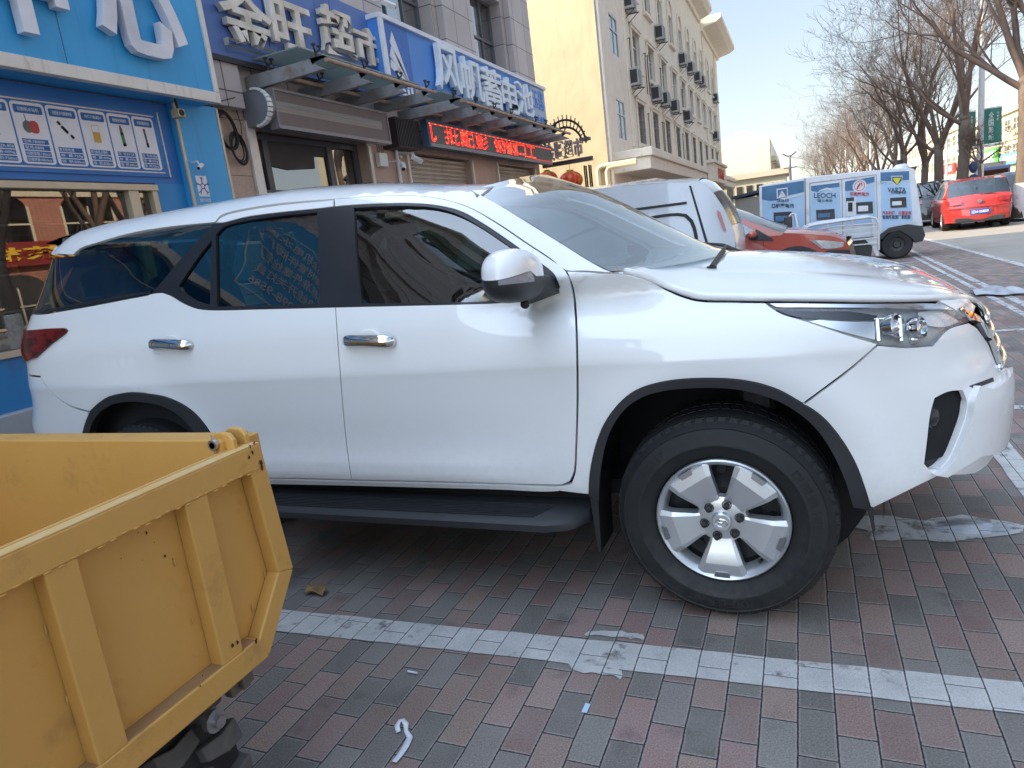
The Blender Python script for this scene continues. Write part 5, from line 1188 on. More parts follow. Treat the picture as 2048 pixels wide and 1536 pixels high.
TINT = glass('tinted_glass', (.20,.31,.28), .004, refl=2.3, wob=0.); WSH = glass('windscreen_glass', (.60,.74,.78), .006, refl=5.2, wob=.003); CLEAR = glass('clear_lens', (.92,.93,.94), .01, refl=1.5)
TYRE = mat('tyre_rubber', (.011,.0115,.0125), .7, col2=(.016,.016,.017), scale=12, dirt=(.028,.027,.026), dscale=9, dthr=(.55,.8))
road_dust(TYRE, .0, .5, .55, (.075,.068,.06))
ALLOY = mat('silver_alloy', (.64,.65,.67), .34, .75, col2=(.60,.61,.63), rvar=.05)
WELL = mat('wheel_well', (.012,.012,.013), .9)
SILV = mat('lamp_silver', (.72,.73,.75), .30, .25, col2=(.55,.56,.58), scale=9)
LAMPB = mat('lamp_dark', (.03,.03,.035), .25)
suv = thing('parked_suv', 'large white SUV parked across the foreground, seen from its right side', 'car', (-1.4,0,0))
# ---- shared outlines in photo pixels
Bgap = [(669,399),(668,440),(668,500),(669,560),(671,614),(674,660),(680,740),(690,860),(700,940),(704,960)]
roofgap = [(669,398),(740,393),(800,391),(850,393),(900,402),(945,418),(1000,450),(1050,484),(1100,517),(1131,541)]
Fgap = [(1131,541),(1144,575),(1150,620),(1153,700),(1154,800),(1151,900),(1148,944),(1140,963),(1124,970),(1110,970)]
dloF = [(671,613),(800,611),(960,607),(1020,604),(1080,598),(1112,586),(1119,574),(1106,547),(1060,513),(1010,477),(965,447),(920,422),(870,410),(820,406),(760,407),(700,410),(669,413)]
dloR = [(301,588),(325,585),(340,590),(365,605),(395,617),(430,620),(520,618),(600,616),(671,613)]
archF = [(1178,989),(1179,960),(1183,930),(1193,888),(1208,850),(1232,815),(1262,787),(1300,770),(1360,759),(1440,757),(1500,763),(1555,779),(1606,807)]
archF2 = [(1606,807),(1635,826),(1662,852),(1690,890),(1712,930),(1729,975),(1741,1017)]
archFi = [(1706,1012),(1690,960),(1668,910),(1640,865),(1605,830),(1560,802),(1500,782),(1440,774),(1360,776),(1300,787),(1262,807),(1233,839),(1213,882),(1203,930),(1199,965),(1198,1000)]
archR = [(287,786),(265,785),(245,787),(215,795),(190,813),(175,838),(167,865),(163,892),(162,930)]
archR2 = [(466,955),(455,930),(440,900),(412,852),(380,818),(335,795),(287,786)]
archRi = [(178,930),(178,893),(180,868),(188,842),(203,822),(225,808),(250,803),(285,803),(325,811),(358,829),(385,857),(408,893),(424,925),(432,955)]
hood_e = [(1246,549),(1280,557),(1310,569),(1340,583),(1365,593),(1400,602),(1470,604),(1533,605)]
lampB = [(1533,607),(1545,616),(1564,627),(1600,638),(1655,656),(1700,671),(1757,688)]
fd = panel('front_door', Bgap[4:][::-1]+dloF[1:-1]+[(669,413)]+roofgap+Fgap[1:]+[(1000,967),(850,963)], PAINT, suv)
rd = panel('rear_door', Bgap[4:]+[(600,957),(520,956)]+archR2+[(280,770),(273,740),(272,700),(278,660),(290,625),(295,591)]+dloR[:-1], PAINT, suv)
fr_ = panel('window_frame', [(432,446),(441,435),(457,428),(500,419),(560,410),(620,404),(668,400),(668,413),(636,417),(560,425),(493,434),(445,446)], PAINT, rd[0], both=False)
panel('front_fender', [(1133,542),(1146,575),(1152,620),(1155,700),(1156,800),(1153,900),(1150,946),(1142,967),(1122,974),(1118,982),(1150,986)]+archF+[(1640,782),(1700,737),(1757,688)]+lampB[::-1][1:]+hood_e[::-1]+[(1200,545),(1165,543)], PAINT, suv)
panel('rear_quarter', [(298,590),(292,625),(280,660),(274,700),(275,740),(282,770),(287,786)]+archR[1:5]+[(179,823),(138,810),(102,784),(80,752),('st',-3.9,1.02),('st',-3.9,1.325),(92,628),(182,612),(260,597)], PAINT, suv)
panel('rear_bumper', [(80,754),(102,786),(138,812),(178,825),(175,838),(167,865),(163,892),(163,960),('st',-3.30,.42),('st',-4.05,.42),('st',-4.05,.98),('st',-3.9,1.015)], PAINT, suv)
panel('roof', roofgap[::-1]+[(620,402),(560,407),(500,416),(457,425),(440,432),(429,445),(419,446),(338,454),(260,467),(193,486),(161,497),(146,510),('st',-3.55,1.63),('st',-3.6,2.298),('st',-.90,2.298),('st',-.90,1.645),(940,379),(960,389),(1000,411),(1050,441),(1100,472),(1140,497),(1180,522),(1215,540),(1246,548),(1200,544),(1165,542)], PAINT, suv, grid=.05)
panel('rocker_panel', [(500,958),(600,960),(704,963),(850,966),(1000,970),(1110,973),(1140,968),(1117,983),(1000,980),(850,976),(700,972),(500,968)], PAINT, suv, lip=.05)
panel('front_bumper', [(1608,809),(1640,785),(1700,740),(1757,690),(1809,695),(1867,691),(1897,658),(1937,645),('st',.90,.93),('st',.98,.86),('st',1.02,.775),('st',1.42,.70),('st',1.42,.42),('st',.86,.46),(1880,950),(1742,1018)]+archF2[::-1][1:], PAINT, suv, holes=[[(1869,796),(1896,783),(1925,780),(1934,803),(1931,830),(1915,875),(1896,917),(1878,939),(1858,939),(1848,928),(1854,880),(1860,830)]])
# ---- cladding, window trim, glass
panel('wheel_arch_trim', archF+archF2[1:]+archFi, CLAD, suv, off=.007, gap=0, lip=.05)
panel('wheel_arch_trim', archR2+archR[1:]+archRi, CLAD, suv, off=.007, gap=0, lip=.05)
gF = [(707,415),(760,412),(815,411),(870,415),(915,428),(960,453),(1005,483),(1040,507),(1075,533),(1095,560),(1070,594),(1000,601),(960,603),(840,606),(722,607),(716,560),(710,480)]
panel('window_trim', dloF, SATIN, suv, off=-.002, gap=0, lip=.02, holes=[gF])
panel('side_window', gF, TINT, suv, off=-.012, gap=-.004, lip=0)
gR = [(431,470),(447,453),(493,441),(560,431),(634,424),(637,520),(639,607),(560,610),(433,613)]; gQ = [(423,480),(395,515),(357,571),(362,580),(385,598),(419,610)]
panel('window_trim', [(445,446),(493,434),(560,425),(636,417),(669,413),(671,613)]+dloR[::-1][1:]+[(330,555),(370,508),(428,446)], SATIN, suv, off=-.002, gap=0, lip=.02, holes=[gR, gQ])
panel('side_window', gR, TINT, suv, off=-.012, gap=-.004, lip=0); panel('quarter_window', gQ, TINT, suv, off=-.012, gap=-.004, lip=0)
panel('rear_side_window', [(146,514),(161,500),(193,489),(260,470),(338,456),(419,448),(426,449),(370,507),(330,554),(302,586),(260,595),(182,610),(94,626),('st',-3.8,1.33),('st',-3.72,1.60)], TINT, suv, off=-.003, gap=0, lip=0)
panel('rear_window_band', [(300,587),(260,594),(182,609),(94,625),('st',-3.8,1.325),('st',-3.8,1.345),(94,619),(182,602),(260,588),(303,583)], SATIN, suv, off=.001, gap=0, lip=.008)
# ---- dark inner shell behind the gaps, wheel wells
shell = MB(); ns, nz = 150, 24
for sg in (1, -1):
    V_ = {}
    for i in range(ns):
        for j in range(nz):
            s0 = -3.95+(5.35)*(i+.5)/ns; t0 = .30+(.86)*(j+.5)/nz
            if any((s0-xa)**2+(t0-.39)**2 < .55**2 for xa in (0,-2.745)) or t0 < (.48 if -3.2 < s0 < .3 else .56) or (s0 > -.7 and t0 > 1.04) or (s0 > .55 and t0 > .90): continue
            q = []
            for di, dj in ((0,0),(1,0),(1,1),(0,1)):
                k = (i+di, j+dj)
                if k not in V_:
                    s_, t_ = -3.95+5.35*k[0]/ns, .30+.86*k[1]/nz; p = Sfc(s_, t_)-Nrm(s_, t_)*.022; V_[k] = len(shell.v); shell.v.append((p.x, p.y*sg, p.z))
                q.append(V_[k])
            shell.f.append(tuple(q if sg == 1 else q[::-1]))
obj('inner_shell', shell, WELL, suv)
for xa in (0, -2.745):
    for sg in (1, -1):
        m = MB().lathe([(.485,.40),(.485,.80),(.475,.85)], (xa,0,.41), (0,-sg,0), 28, -pi*.52, pi*.52); m.lathe([(.02,.40),(.505,.40)], (xa,0,.41), (0,-sg,0), 28)
        obj('wheel_liner', m, WELL, suv)
m = MB().box((-3.6,-.62,.34),(.25,.62,.40)); m.box((-2.2,-.80,.36),(-.5,.80,.46)); obj('underbody', m, WELL, suv)
m = MB().tube([(-2.745,-.7,.39),(-2.745,.7,.39)], .06, 10).sph((-2.745,.1,.39),.15).tube([(0,-.7,.36),(0,.7,.36)],.05,8).tube([(.1,-.62,.35),(.1,-.62,.8)],.06,8).tube([(.1,.62,.35),(.1,.62,.8)],.06,8); obj('axle', m, DARK, suv)
# ---- windscreen, cowl, wipers
we = [(1246,547),(1215,539),(1180,521),(1140,496),(1100,471),(1050,440),(1000,410),(960,388),(940,378)]
WE = [pt(*p, -.006) for p in we]
def wsp(u, v):
    i = min(len(WE)-2, int(v*(len(WE)-1))); f = v*(len(WE)-1)-i; e = WE[i].lerp(WE[i+1], f); q = (u*2-1)
    bulge = (1-q*q)*(.17+.10*(1-v)); return Vector((e.x+bulge, e.y*-q*-1 if 0 else -abs(e.y)*-q*-1, e.z+(1-q*q)*(.055*v-.012*(1-v))))
def wsf(u, v):
    p = wsp(u, v); q = u*2-1; i = min(len(WE)-2, int(v*(len(WE)-1))); f = v*(len(WE)-1)-i; e = WE[i].lerp(WE[i+1], f); return Vector((p.x, e.y*-q, p.z))
obj('windscreen', MB().grid(wsf, 40, 24), WSH, suv, smooth=True)
m = MB().grid(lambda u, v: wsf(.10+.80*u, 0.)+Vector((.05-.10*v, 0, -.075+.055*v)), 30, 3); obj('cowl', m, CLAD, suv, smooth=True)
m = MB()
for u0, u1 in ((.20,.62),(.52,.94)):
    a, b = wsf(u0, .02)+Vector((.09,0,0)), wsf(u1, .05)+Vector((.015,0,.012))
    m.tube([a-Vector((0,0,.03)), a.lerp(b,.5)+Vector((.012,0,.0)), b], [.012,.010,.006], 6); m.cyl(a-Vector((0,0,.06)), a-Vector((0,0,.025)), .018, 10)
obj('wiper', m, BLACK, suv, smooth=50)
# ---- bonnet
he = hood_e+[(1600,606),(1700,607),(1800,607),(1879,605),(1932,601)]
HE = [solve(*p) for p in smooth_loop(he+[(1932,600)])] if 0 else [Sfc(*solve(*p)) for p in he]
lens_ = [0]
for a, b in zip(HE, HE[1:]): lens_.append(lens_[-1]+(b-a).length)
hx = [herm([(l/lens_[-1]+i*1e-9, p[k]) for i, (l, p) in enumerate(zip(lens_, HE))]) for k in range(3)]
HC = [onY(x, y, -.05) for x, y in ((1352,519),(1400,516.5),(1480,515),(1560,517),(1640,522),(1720,531),(1800,545),(1860,561),(1905,580),(1936,602))]
hl_ = [0]
for a, b in zip(HC, HC[1:]): hl_.append(hl_[-1]+(b-a).length)
hc = [herm([(l/hl_[-1]+i*1e-9, p[k]) for i, (l, p) in enumerate(zip(hl_, HC))]) for k in range(3)]
def hood(u, v):
    e = Vector((hx[0](v), hx[1](v), hx[2](v)+.004)); q = u*2-1; a = abs(q); c = Vector((hc[0](v), 0, hc[2](v))); f = a**2.3
    ridge = .007*(sstep_old(.60,.72,a)*(1-sstep_old(.78,.95,a)))*sstep_old(.05,.25,v)*(1-sstep_old(.75,.97,v))
    return Vector((c.x+(e.x-c.x)*f, e.y*-q, c.z+(e.z-c.z)*f+ridge))
sstep_old = sstep
def sstep(a, b, x):
    if a > b: return 1-sstep_old(b, a, x)
    return sstep_old(a, b, x)
hm = MB().grid(hood, 64, 48); ho = obj('bonnet', hm, PAINT, suv, smooth=True)
sm = ho.modifiers.new('solid', 'SOLIDIFY'); sm.thickness = .018; sm.offset = -1
# ---- head lamp
lens = lampB+[(1809,694),(1867,690),(1897,657),(1938,643),(1910,622),(1880,609),(1700,609),(1600,608)]
for sgm in (1,):
    hl = panel('headlight', lens, CLEAR, suv, off=.003, gap=.002, lip=.0)
    hb = panel('housing', lens, SILV, hl[0], off=-.016, gap=-.002, lip=-.015, both=False)
    panel('lamp_brow', [(1552,618),(1620,620),(1700,621),(1757,629),(1752,640),(1690,639),(1640,636),(1580,629)], LAMPB, hl[0], off=-.006, gap=0, lip=.01, both=False)
    panel('housing', lens, SILV, hl[1], off=-.016, gap=-.002, lip=-.015, both=True)[0].hide_render = False
    panel('chrome_strip', [(1540,609),(1600,609),(1700,610),(1800,610),(1880,610),(1905,622),(1880,619),(1700,617),(1600,616),(1552,615)], CHROME, hl[0], off=.0045, gap=0, lip=.006, both=False)
    panel('chrome_reflector', [(1620,640),(1700,628),(1752,634),(1756,680),(1700,666),(1655,652)], CHROME, hl[0], off=-.010, gap=0, lip=.006, both=False)
    panel('chrome_reflector', [(1840,622),(1880,618),(1925,641),(1893,653),(1850,648)], SILV, hl[0], off=-.009, gap=0, lip=.006, both=False)
    m = MB()
    for x, y, r in ((1783,652,.030),(1832,655,.026)):
        p = pt(x, y, -.020); n = Nrm(*solve(x, y)); n = (n+Vector((.9,0,.0))).normalized(); m.lathe([(r*1.25,.0),(r*1.3,.03),(r*1.12,.034),(r*1.08,.01)], p, n, 20); m.sph(p+n*.004, r, 16, 10)
    obj('projector', m, CHROME, hl[0], smooth=50)
    m = MB()
    for x in (1756,1802): a, b = pt(x,634,-.008), pt(x+4,684,-.008); m.bar(a, b, .012, .02, (0,1,0))
    p = pt(1765,640,-.012); m.box(p-Vector((.02,.01,.012)), p+Vector((.025,.01,.012))); obj('chrome_bezel', m, CHROME, hl[0], bevel=.003)
    p = pt(1835,678,-.02); obj('indicator_bulb', MB().sph(p,.018,14,10), CHROME, hl[0], smooth=True)
# ---- grille, badge bars, bumper corner, fog lamp
m = MB()
def frontpt(q, t, off=0.):
    s = .92+.47*q; p = Sfc(min(s, 1.385), t); n = Nrm(min(s, 1.37), t); return p+n*off
panel('grille', [('st',.88,.94),('st',1.42,.93),('st',1.42,.70),('st',1.0,.76),('st',.97,.85)], CLAD, suv, off=-.012, gap=0, lip=0)
m = MB()
for t0 in (.78,.83,.88,.93): 
    for sg in (1,-1): m.tube([Vector((p.x,p.y*sg,p.z)) for p in [frontpt(.2+.8*k/10, t0, .002) for k in range(11)]], .012, 6)
obj('grille_bar', m, CHROME, suv, smooth=True)
panel('grille_chrome', [(1938,604),('st',.80,1.005),('st',.90,.965),('st',1.0,.89),('st',1.05,.78),('st',1.02,.775),('st',.985,.87),('st',.92,.94),(1938,642),(1912,621)], CHROME, suv, off=.012, gap=0, lip=.02)
panel('bumper_corner', [(1946,771),(1972,779),('st',1.16,.74),('st',1.25,.60),('st',1.16,.475),(1950,909),(1915,930),(1884,949),(1862,946),(1880,937),(1899,915),(1917,874),(1932,832),(1936,803)], PAINT, suv, off=.022, gap=0, lip=.07)
panel('grille_wing', [(1876,603),(1932,599),(1948,614),(1939,642),(1911,622)], PAINT, suv, off=.004, gap=0, lip=.02)
panel('bumper_slot', [(1938,772),(1985,755),(1987,763),(1948,777)], CLAD, suv, off=.002, gap=0, lip=.004)
panel('fog_recess', [(1862,790),(1896,778),(1940,774),(1940,803),(1936,830),(1918,880),(1900,920),(1880,945),(1854,944),(1842,930),(1850,880),(1856,830)], CLAD, suv, off=-.030, gap=0, lip=-.030)
p = pt(1881,838,-.026); n = (Nrm(*solve(1872,838))+Vector((.8,0,0))).normalized(); obj('fog_light', MB().lathe([(.0001,.016),(.024,.010),(.032,0),(.038,.0),(.038,-.03)], p, n, 20), LAMPB, suv, smooth=50)
m = MB().tube([(.86,-.34,.86),(.87,-.36,.55)],.01,6).box((.86,-.24,.47),(.957,.24,.61)); obj('number_plate', MB().box((.935,-.22,.50),(.945,.22,.62)), W_PAINT, suv)
# ---- tail lamp, spoiler, tailgate
panel('tail_light', [(69,661),(99,658),(133,657),(137,661),(133,667),(104,689),(74,716),('st',-3.64,1.075),('st',-3.80,1.10),('st',-3.80,1.235)], mat('tail_red', (.16,.010,.008), .18, col2=(.05,.004,.004), scale=14, spec=.35, thr=(.45,.6), stretch=(1,1,2)), suv, off=.012, gap=0, lip=.02)
A_ = onY(122,482,-.62); B_ = onY(136,512,-.64)
m = MB(); rows = []
for k in range(25):
    q = -1+2*k/24; y = -.66*q*-1; e = 1-abs(q)**5; zt_ = Sfc(-3.2, 2.29).z
    zr = 1.735+.0*e; base = Sfc(-3.22, 2.29 if abs(q) < .2 else max(1.62, 2.29-.66*abs(q))); 
    x1 = A_.x+.05*(1-abs(q)**2); rows.append([(-3.28,y,1.690+.055*(1-abs(q)**3)),(-3.42,y,1.672+.055*(1-abs(q)**3)),(x1,y,A_.z+.055*(1-abs(q)**3)),(x1+.012,y,A_.z-.018+.055*(1-abs(q)**3)),(B_.x,y,B_.z+.05*(1-abs(q)**3)),(-3.40,y,1.615+.05*(1-abs(q)**3))])
n6 = 6; m.add([p for r in rows for p in r], [(k*6+i, k*6+i+1, (k+1)*6+i+1, (k+1)*6+i) for k in range(24) for i in range(5)]+[tuple(range(5,-1,-1)), tuple(24*6+i for i in range(6))])
obj('roof_spoiler', m, PAINT, suv, smooth=35, fix=True)
m = MB().grid(lambda u, v: Vector((-3.28-.24*(1-v), -.57*(1-2*u)*(1+.12*(1-v)), 1.33+.29*v)), 8, 4); obj('rear_window', m, TINT, suv)
m = MB().add([(-3.62,-.6,.6),(-3.62,.6,.6),(-3.55,.6,1.33),(-3.55,-.6,1.33)], [(0,1,2,3)]); obj('tailgate', m, PAINT, suv)
# ---- wheels
def suv_wheel(xa, sg):
    c = Vector((xa-.015, 0, .369)); ax = Vector((0,-sg,0)); y0 = .902
    w_ = bpy.data.objects.new('wheel', None); COL.objects.link(w_); w_.parent = suv; w_.matrix_parent_inverse = PM[suv].inverted(); w_.location = (xa, -sg*.78, .385); PM[w_] = Matrix.Translation((xa, -sg*.78, .385))
    prof = [(.232,y0-.02),(.240,y0+.004),(.262,y0+.018),(.285,y0+.026),(.288,y0+.029),(.296,y0+.029),(.30,y0+.026),(.325,y0+.024),(.345,y0+.014),(.349,y0+.016),(.354,y0+.009),(.370,y0-.012),(.380,y0-.028),(.385,y0-.055),(.386,y0-.13),(.385,y0-.20),(.375,y0-.235),(.33,y0-.26),(.232,y0-.24)]
    obj('tyre', MB().lathe(prof, c, ax, 72), TYRE, w_, smooth=40)
    tr = MB()
    for k in range(60):
        a = 2*pi*(k+.5)/60; e = Vector((sin(a),0,cos(a))); g = Vector((cos(a),0,-sin(a)))
        for dy, ln in ((-.028,.030),(-.10,.026),(-.17,.026)):
            tr.obox(c+ax*(y0+dy-.02)+e*(.3825 if dy < -.05 else .3745), (.0145,ln,.0045), g, (ax+g*.25), e)
        if k % 1 == 0: tr.obox(c+ax*(y0-.0095)+e*.3645, (.0125,.015,.003), g, (e-ax*.75), (ax+e*.75))
    obj('tread', tr, TYRE, w_)
    # moulded sidewall lettering
    tx = MB()
    for word, a0 in (('DUELER A/T', 2.9), ('265/65R17', 5.1), ('DUELER H/T', .9)):
        vs, fs, x0, x1, yy0, yy1 = text_mesh(word, 1, 0); k = .028/(yy1-yy0); nv = []
        for x, y, z in vs:
            a = a0+(x-x0)*k/.31; r = .300+(y-yy0)*k; nv.append(c+ax*(y0+.0225+(z+.5)*.004)+(Vector((sin(a)*sg,0,cos(a))))*r)
        tx.add(nv, fs)
    obj('sidewall_lettering', tx, TYRE, w_)
    rim = MB().lathe([(.232,y0-.015),(.231,y0+.006),(.226,y0+.010),(.214,y0+.002),(.205,y0-.012),(.196,y0-.045)], c, ax, 60); ro = obj('rim', rim, ALLOY, w_, smooth=40)
    back = MB().lathe([(.0001,y0-.075),(.10,y0-.07),(.13,y0-.10),(.20,y0-.09),(.215,y0-.05)], c, ax, 48)
    obj('steel_wheel', back, mat('steel_wheel_dark', (.028,.028,.03), .55), w_, smooth=40)
    hol = MB()
    for k in range(15):
        a = 2*pi*k/15; e = Vector((sin(a),0,cos(a))); hol.cyl(c+ax*(y0-.088)+e*.165, c+ax*(y0-.080)+e*.165, .018, 12)
    obj('vent_hole', hol, BLACK, w_)
    sp = MB()
    for k in range(5):
        a = pi+2*pi*k/5+(.05 if sg == 1 else 0); e = Vector((sin(a),0,cos(a))); g = Vector((cos(a),0,-sin(a)))
        def q(r, wd, h): return [c+e*r+g*(wd*i)+ax*(y0+h) for i in (-1,-.82,.82,1)]
        rows = []
        for r, wd, h, d in ((.060,.040,-.008,.0),(.085,.043,-.004,.004),(.115,.054,.004,.006),(.150,.067,.012,.006),(.165,.072,.014,.006),(.205,.087,.008,.006),(.217,.090,.001,.004)):
            rows.append([c+e*(r-.10*wd*wd/.08)+g*-wd+ax*(y0+h-.045), c+e*(r-.10*wd*wd/.08)+g*-wd+ax*(y0+h-d), c+e*r+g*(-wd*.80)+ax*(y0+h), c+e*r+g*(wd*.80)+ax*(y0+h), c+e*(r-.10*wd*wd/.08)+g*wd+ax*(y0+h-d), c+e*(r-.10*wd*wd/.08)+g*wd+ax*(y0+h-.045)])
        fs = [(i*6+j, i*6+j+1, (i+1)*6+j+1, (i+1)*6+j) for i in range(len(rows)-1) for j in range(5)]
        sp.add([p for r_ in rows for p in r_], fs)
    so_ = obj('spoke', sp, ALLOY, w_, smooth=9, fix=False)
    nt_ = MB()
    for k in range(5):
        a = pi+2*pi*k/5+(.05 if sg == 1 else 0); e = Vector((sin(a),0,cos(a))); g = Vector((cos(a),0,-sin(a)))
        nt_.prism([c+e*.197+g*-.022+ax*(y0+.0095), c+e*.197+g*.022+ax*(y0+.0095), c+e*.216+g*.028+ax*(y0+.007), c+e*.216+g*-.028+ax*(y0+.007)], ax*.0035)
    obj('spoke_notch', nt_, mat('alloy_shadow', (.30,.31,.33), .3, .8), w_)
    hub = MB().lathe([(.0001,y0+.020),(.030,y0+.020),(.034,y0+.016),(.036,y0-.002),(.066,y0-.004),(.086,y0-.010),(.092,y0-.03)], c, ax, 36); obj('hub_cover', hub, ALLOY, w_, smooth=30)
    lug = MB()
    for k in range(6):
        a = 2*pi*(k+.3)/6; e = Vector((sin(a),0,cos(a))); lug.lathe([(.017,-.004),(.017,.004),(.014,.005)], c+e*.062+ax*(y0-.004), ax, 14); lug.lathe([(.0001,.026),(.009,.024),(.011,.012),(.0115,0)], c+e*.062+ax*(y0-.002), ax, 10)
    obj('wheel_nut', lug, BLACK, w_, smooth=40)
    em = MB(); E_ = c+ax*(y0+.0205)
    def ell(a, b, cx, cz, n=28): em.tube([E_+Vector((cx+a*cos(2*pi*k/n), 0, cz+b*sin(2*pi*k/n))) for k in range(n+1)], .0015, 5, cap=False)
    ell(.021,.0145,0,0); ell(.0075,.0145,0,0); ell(.0135,.0055,0,.007)
    obj('emblem', em, CHROME, w_)
    e = Vector((.62,0,-.78)).normalized(); obj('valve', MB().tube([c+e*.205+ax*(y0-.03), c+e*.192+ax*(y0+.0)], .006, 8), BLACK, w_)
def wheel_scale(f=.955):
    for o in [o for o in suv.children if o.name.startswith('wheel') and o.type == 'EMPTY']:
        cx, cz = o.location.x-.015, .369
        for ch in o.children:
            for v in ch.data.vertices: v.co.x = cx+(v.co.x-cx)*f; v.co.z = cz+(v.co.z-cz)*f
for xa in (0, -2.745):
    for sg in (1, -1): suv_wheel(xa, sg)
wheel_scale()
# ---- mud flaps, side step
m = MB().prism([(-.445,-.89,.50),(-.48,-.89,.46),(-.468,-.89,.215),(-.457,-.89,.215)], (0,.18,0)); m.prism([(.43,-.87,.42),(.445,-.87,.42),(.45,-.87,.345),(.443,-.87,.335)], (0,.06,0)); obj('mud_flap', m, BLACK, suv)
m = MB().mirY() if 0 else None
def step(sg):
    m = MB(); xs = [-2.12,-2.05,-1.95,-1.2,-.62,-.54,-.49]; wd = [.86,.95,.985,.985,.985,.955,.87]; rows = []
    for x, w_ in zip(xs, wd): rows.append([(x,-sg*.80,.392),(x,-sg*w_,.376),(x,-sg*(w_+.018),.362),(x,-sg*(w_+.016),.335),(x,-sg*(w_-.03),.318),(x,-sg*.80,.325)])
    m.add([p for r in rows for p in r], [(k*6+i, k*6+(i+1) % 6, (k+1)*6+(i+1) % 6, (k+1)*6+i) for k in range(6) for i in range(6)]+[tuple(range(6)), tuple(36+i for i in range(5,-1,-1))])
    s_ = obj('side_step', m, CLAD, suv, smooth=40, fix=True); g = MB()
    for k in range(8):
        y = -sg*(.875+.013*k); g.bar((-1.98,y,.3905-.0013*k),(-.62-.008*k,y,.3905-.0013*k),.006,.004)
    obj('tread_ribs', g, DARK, s_)
step(1); step(-1)
# ---- door handles
for x0, x1, yy in ((689,794,682),(303,388,690)):
    k = (x1-x0)/105.; P_ = [pt(x0+(x1-x0)*f, yy+dy, o) for f, dy, o in ((0,1,.006),(.06,0,.028),(.22,-1,.038),(.5,-1,.042),(.78,0,.038),(.94,1,.026),(1,2,.006))]
    m = MB(); rings = []; n = 10
    for i, p in enumerate(P_):
        d = (P_[min(i+1,6)]-P_[max(i-1,0)]).normalized(); N_ = Nrm(*solve(x0+(x1-x0)*i/6, yy)); u = d.cross(N_).normalized(); hh = [.012,.023,.025,.022,.026,.024,.012][i]; tt = [.006,.010,.011,.011,.011,.010,.006][i]
        rings.append([p+u*hh*cos(2*pi*j/n)+N_*tt*sin(2*pi*j/n) for j in range(n)])
    m.add([v for r in rings for v in r], [(i*n+j, i*n+(j+1) % n, (i+1)*n+(j+1) % n, (i+1)*n+j) for i in range(6) for j in range(n)]+[tuple(range(n-1,-1,-1)), tuple(6*n+j for j in range(n))])
    par = fd[0] if x0 > 500 else rd[0]; h = obj('door_handle', m, CHROME, par, smooth=60, fix=True)
    h.modifiers.new('sub', 'SUBSURF').levels = 1; h.modifiers['sub'].render_levels = 2
    c = pt((x0+x1)/2-3*k, yy-2, -.0); N_ = Nrm(*solve((x0+x1)/2, yy)); m = MB().sph((0,0,0), 1, 24, 12); M_ = Matrix.Translation(c-N_*.0) @ Matrix(((.058,0,0,0),(0,.007,0,0),(0,0,.042,0),(0,0,0,1))); m.xform(M_); obj('handle_cup', m, PAINT, par, smooth=True)
# ---- door mirror
def mirror(sg):
    q = onY(1028,557,-1.03); c = Vector((q.x, -1.03, q.z)); up = MB(); lo = MB(); nu, nv_ = 36, 20
    def sh(u, v):
        a = 2*pi*u; b = -pi/2+pi*v; k = lambda x, e: (abs(x)**e)*(1 if x >= 0 else -1)
        y = .162*k(cos(b),.75)*k(cos(a),.75); x = .080*k(cos(b),.7)*k(sin(a),.85); z = .076*k(sin(b),.80)
        z *= (1-.12*(y/.162)) if z > 0 else 1.05; z += .010*(y/.162)*-1; z += .02*(1-(y/.162)**2)*(z > 0)
        return Vector((x, y, z))
    pts = [[sh(i/nu, j/nv_) for i in range(nu)] for j in range(nv_+1)]
    for j in range(nv_):
        for i in range(nu):
            f = [pts[j][i], pts[j][(i+1) % nu], pts[j+1][(i+1) % nu], pts[j+1][i]]; zc = sum(p.z for p in f)/4
            (up if zc > .008 else lo).add(f, [(0,1,2,3)])
    for mb in (up, lo): mb.v = [(c.x+v[0], (c.y+v[1])*sg, c.z+v[2]) for v in mb.v]
    mo = obj('door_mirror', up, PAINT, suv, smooth=True, fix=True); l = obj('mirror_base', lo, CLAD, mo, smooth=True, fix=True)
    for o in (mo, l):
        bm = bmesh.new(); bm.from_mesh(o.data); bmesh.ops.remove_doubles(bm, verts=bm.verts, dist=1e-5); bmesh.ops.recalc_face_normals(bm, faces=bm.faces); bm.to_mesh(o.data); bm.free()
    a = pt(1108,590,.0); m = MB(); 
    b = pt(1060,603,0); d = pt(1100,548,0)
    m.prism([Vector((v.x, v.y*sg, v.z)) for v in (a+Vector((.03,0,0)), b, b+Vector((0,-.06,-.015)), c+Vector((.03,.05,-.075)), c+Vector((.07,.05,-.03)), a+Vector((.03,-.03,.02)))], (0,0,.045)); obj('mirror_arm', m, CLAD, mo, bevel=.01)
    def ind(u, v):
        p = sh((95+78*u)/360, .5+(-.14+.13*v)/pi); return Vector((c.x+p.x*1.02, (c.y+p.y*1.015)*sg, c.z+p.z))
    g = MB().grid(ind, 14, 3); obj('indicator', g, mat('indicator_lens', (.25,.25,.28), .1, coat=1.), mo)
    obj('mirror_camera', MB().sph((c.x+.02,(c.y+.02)*sg,c.z-.09),.016,12,8), BLACK, mo, smooth=True)
mirror(1); mirror(-1)
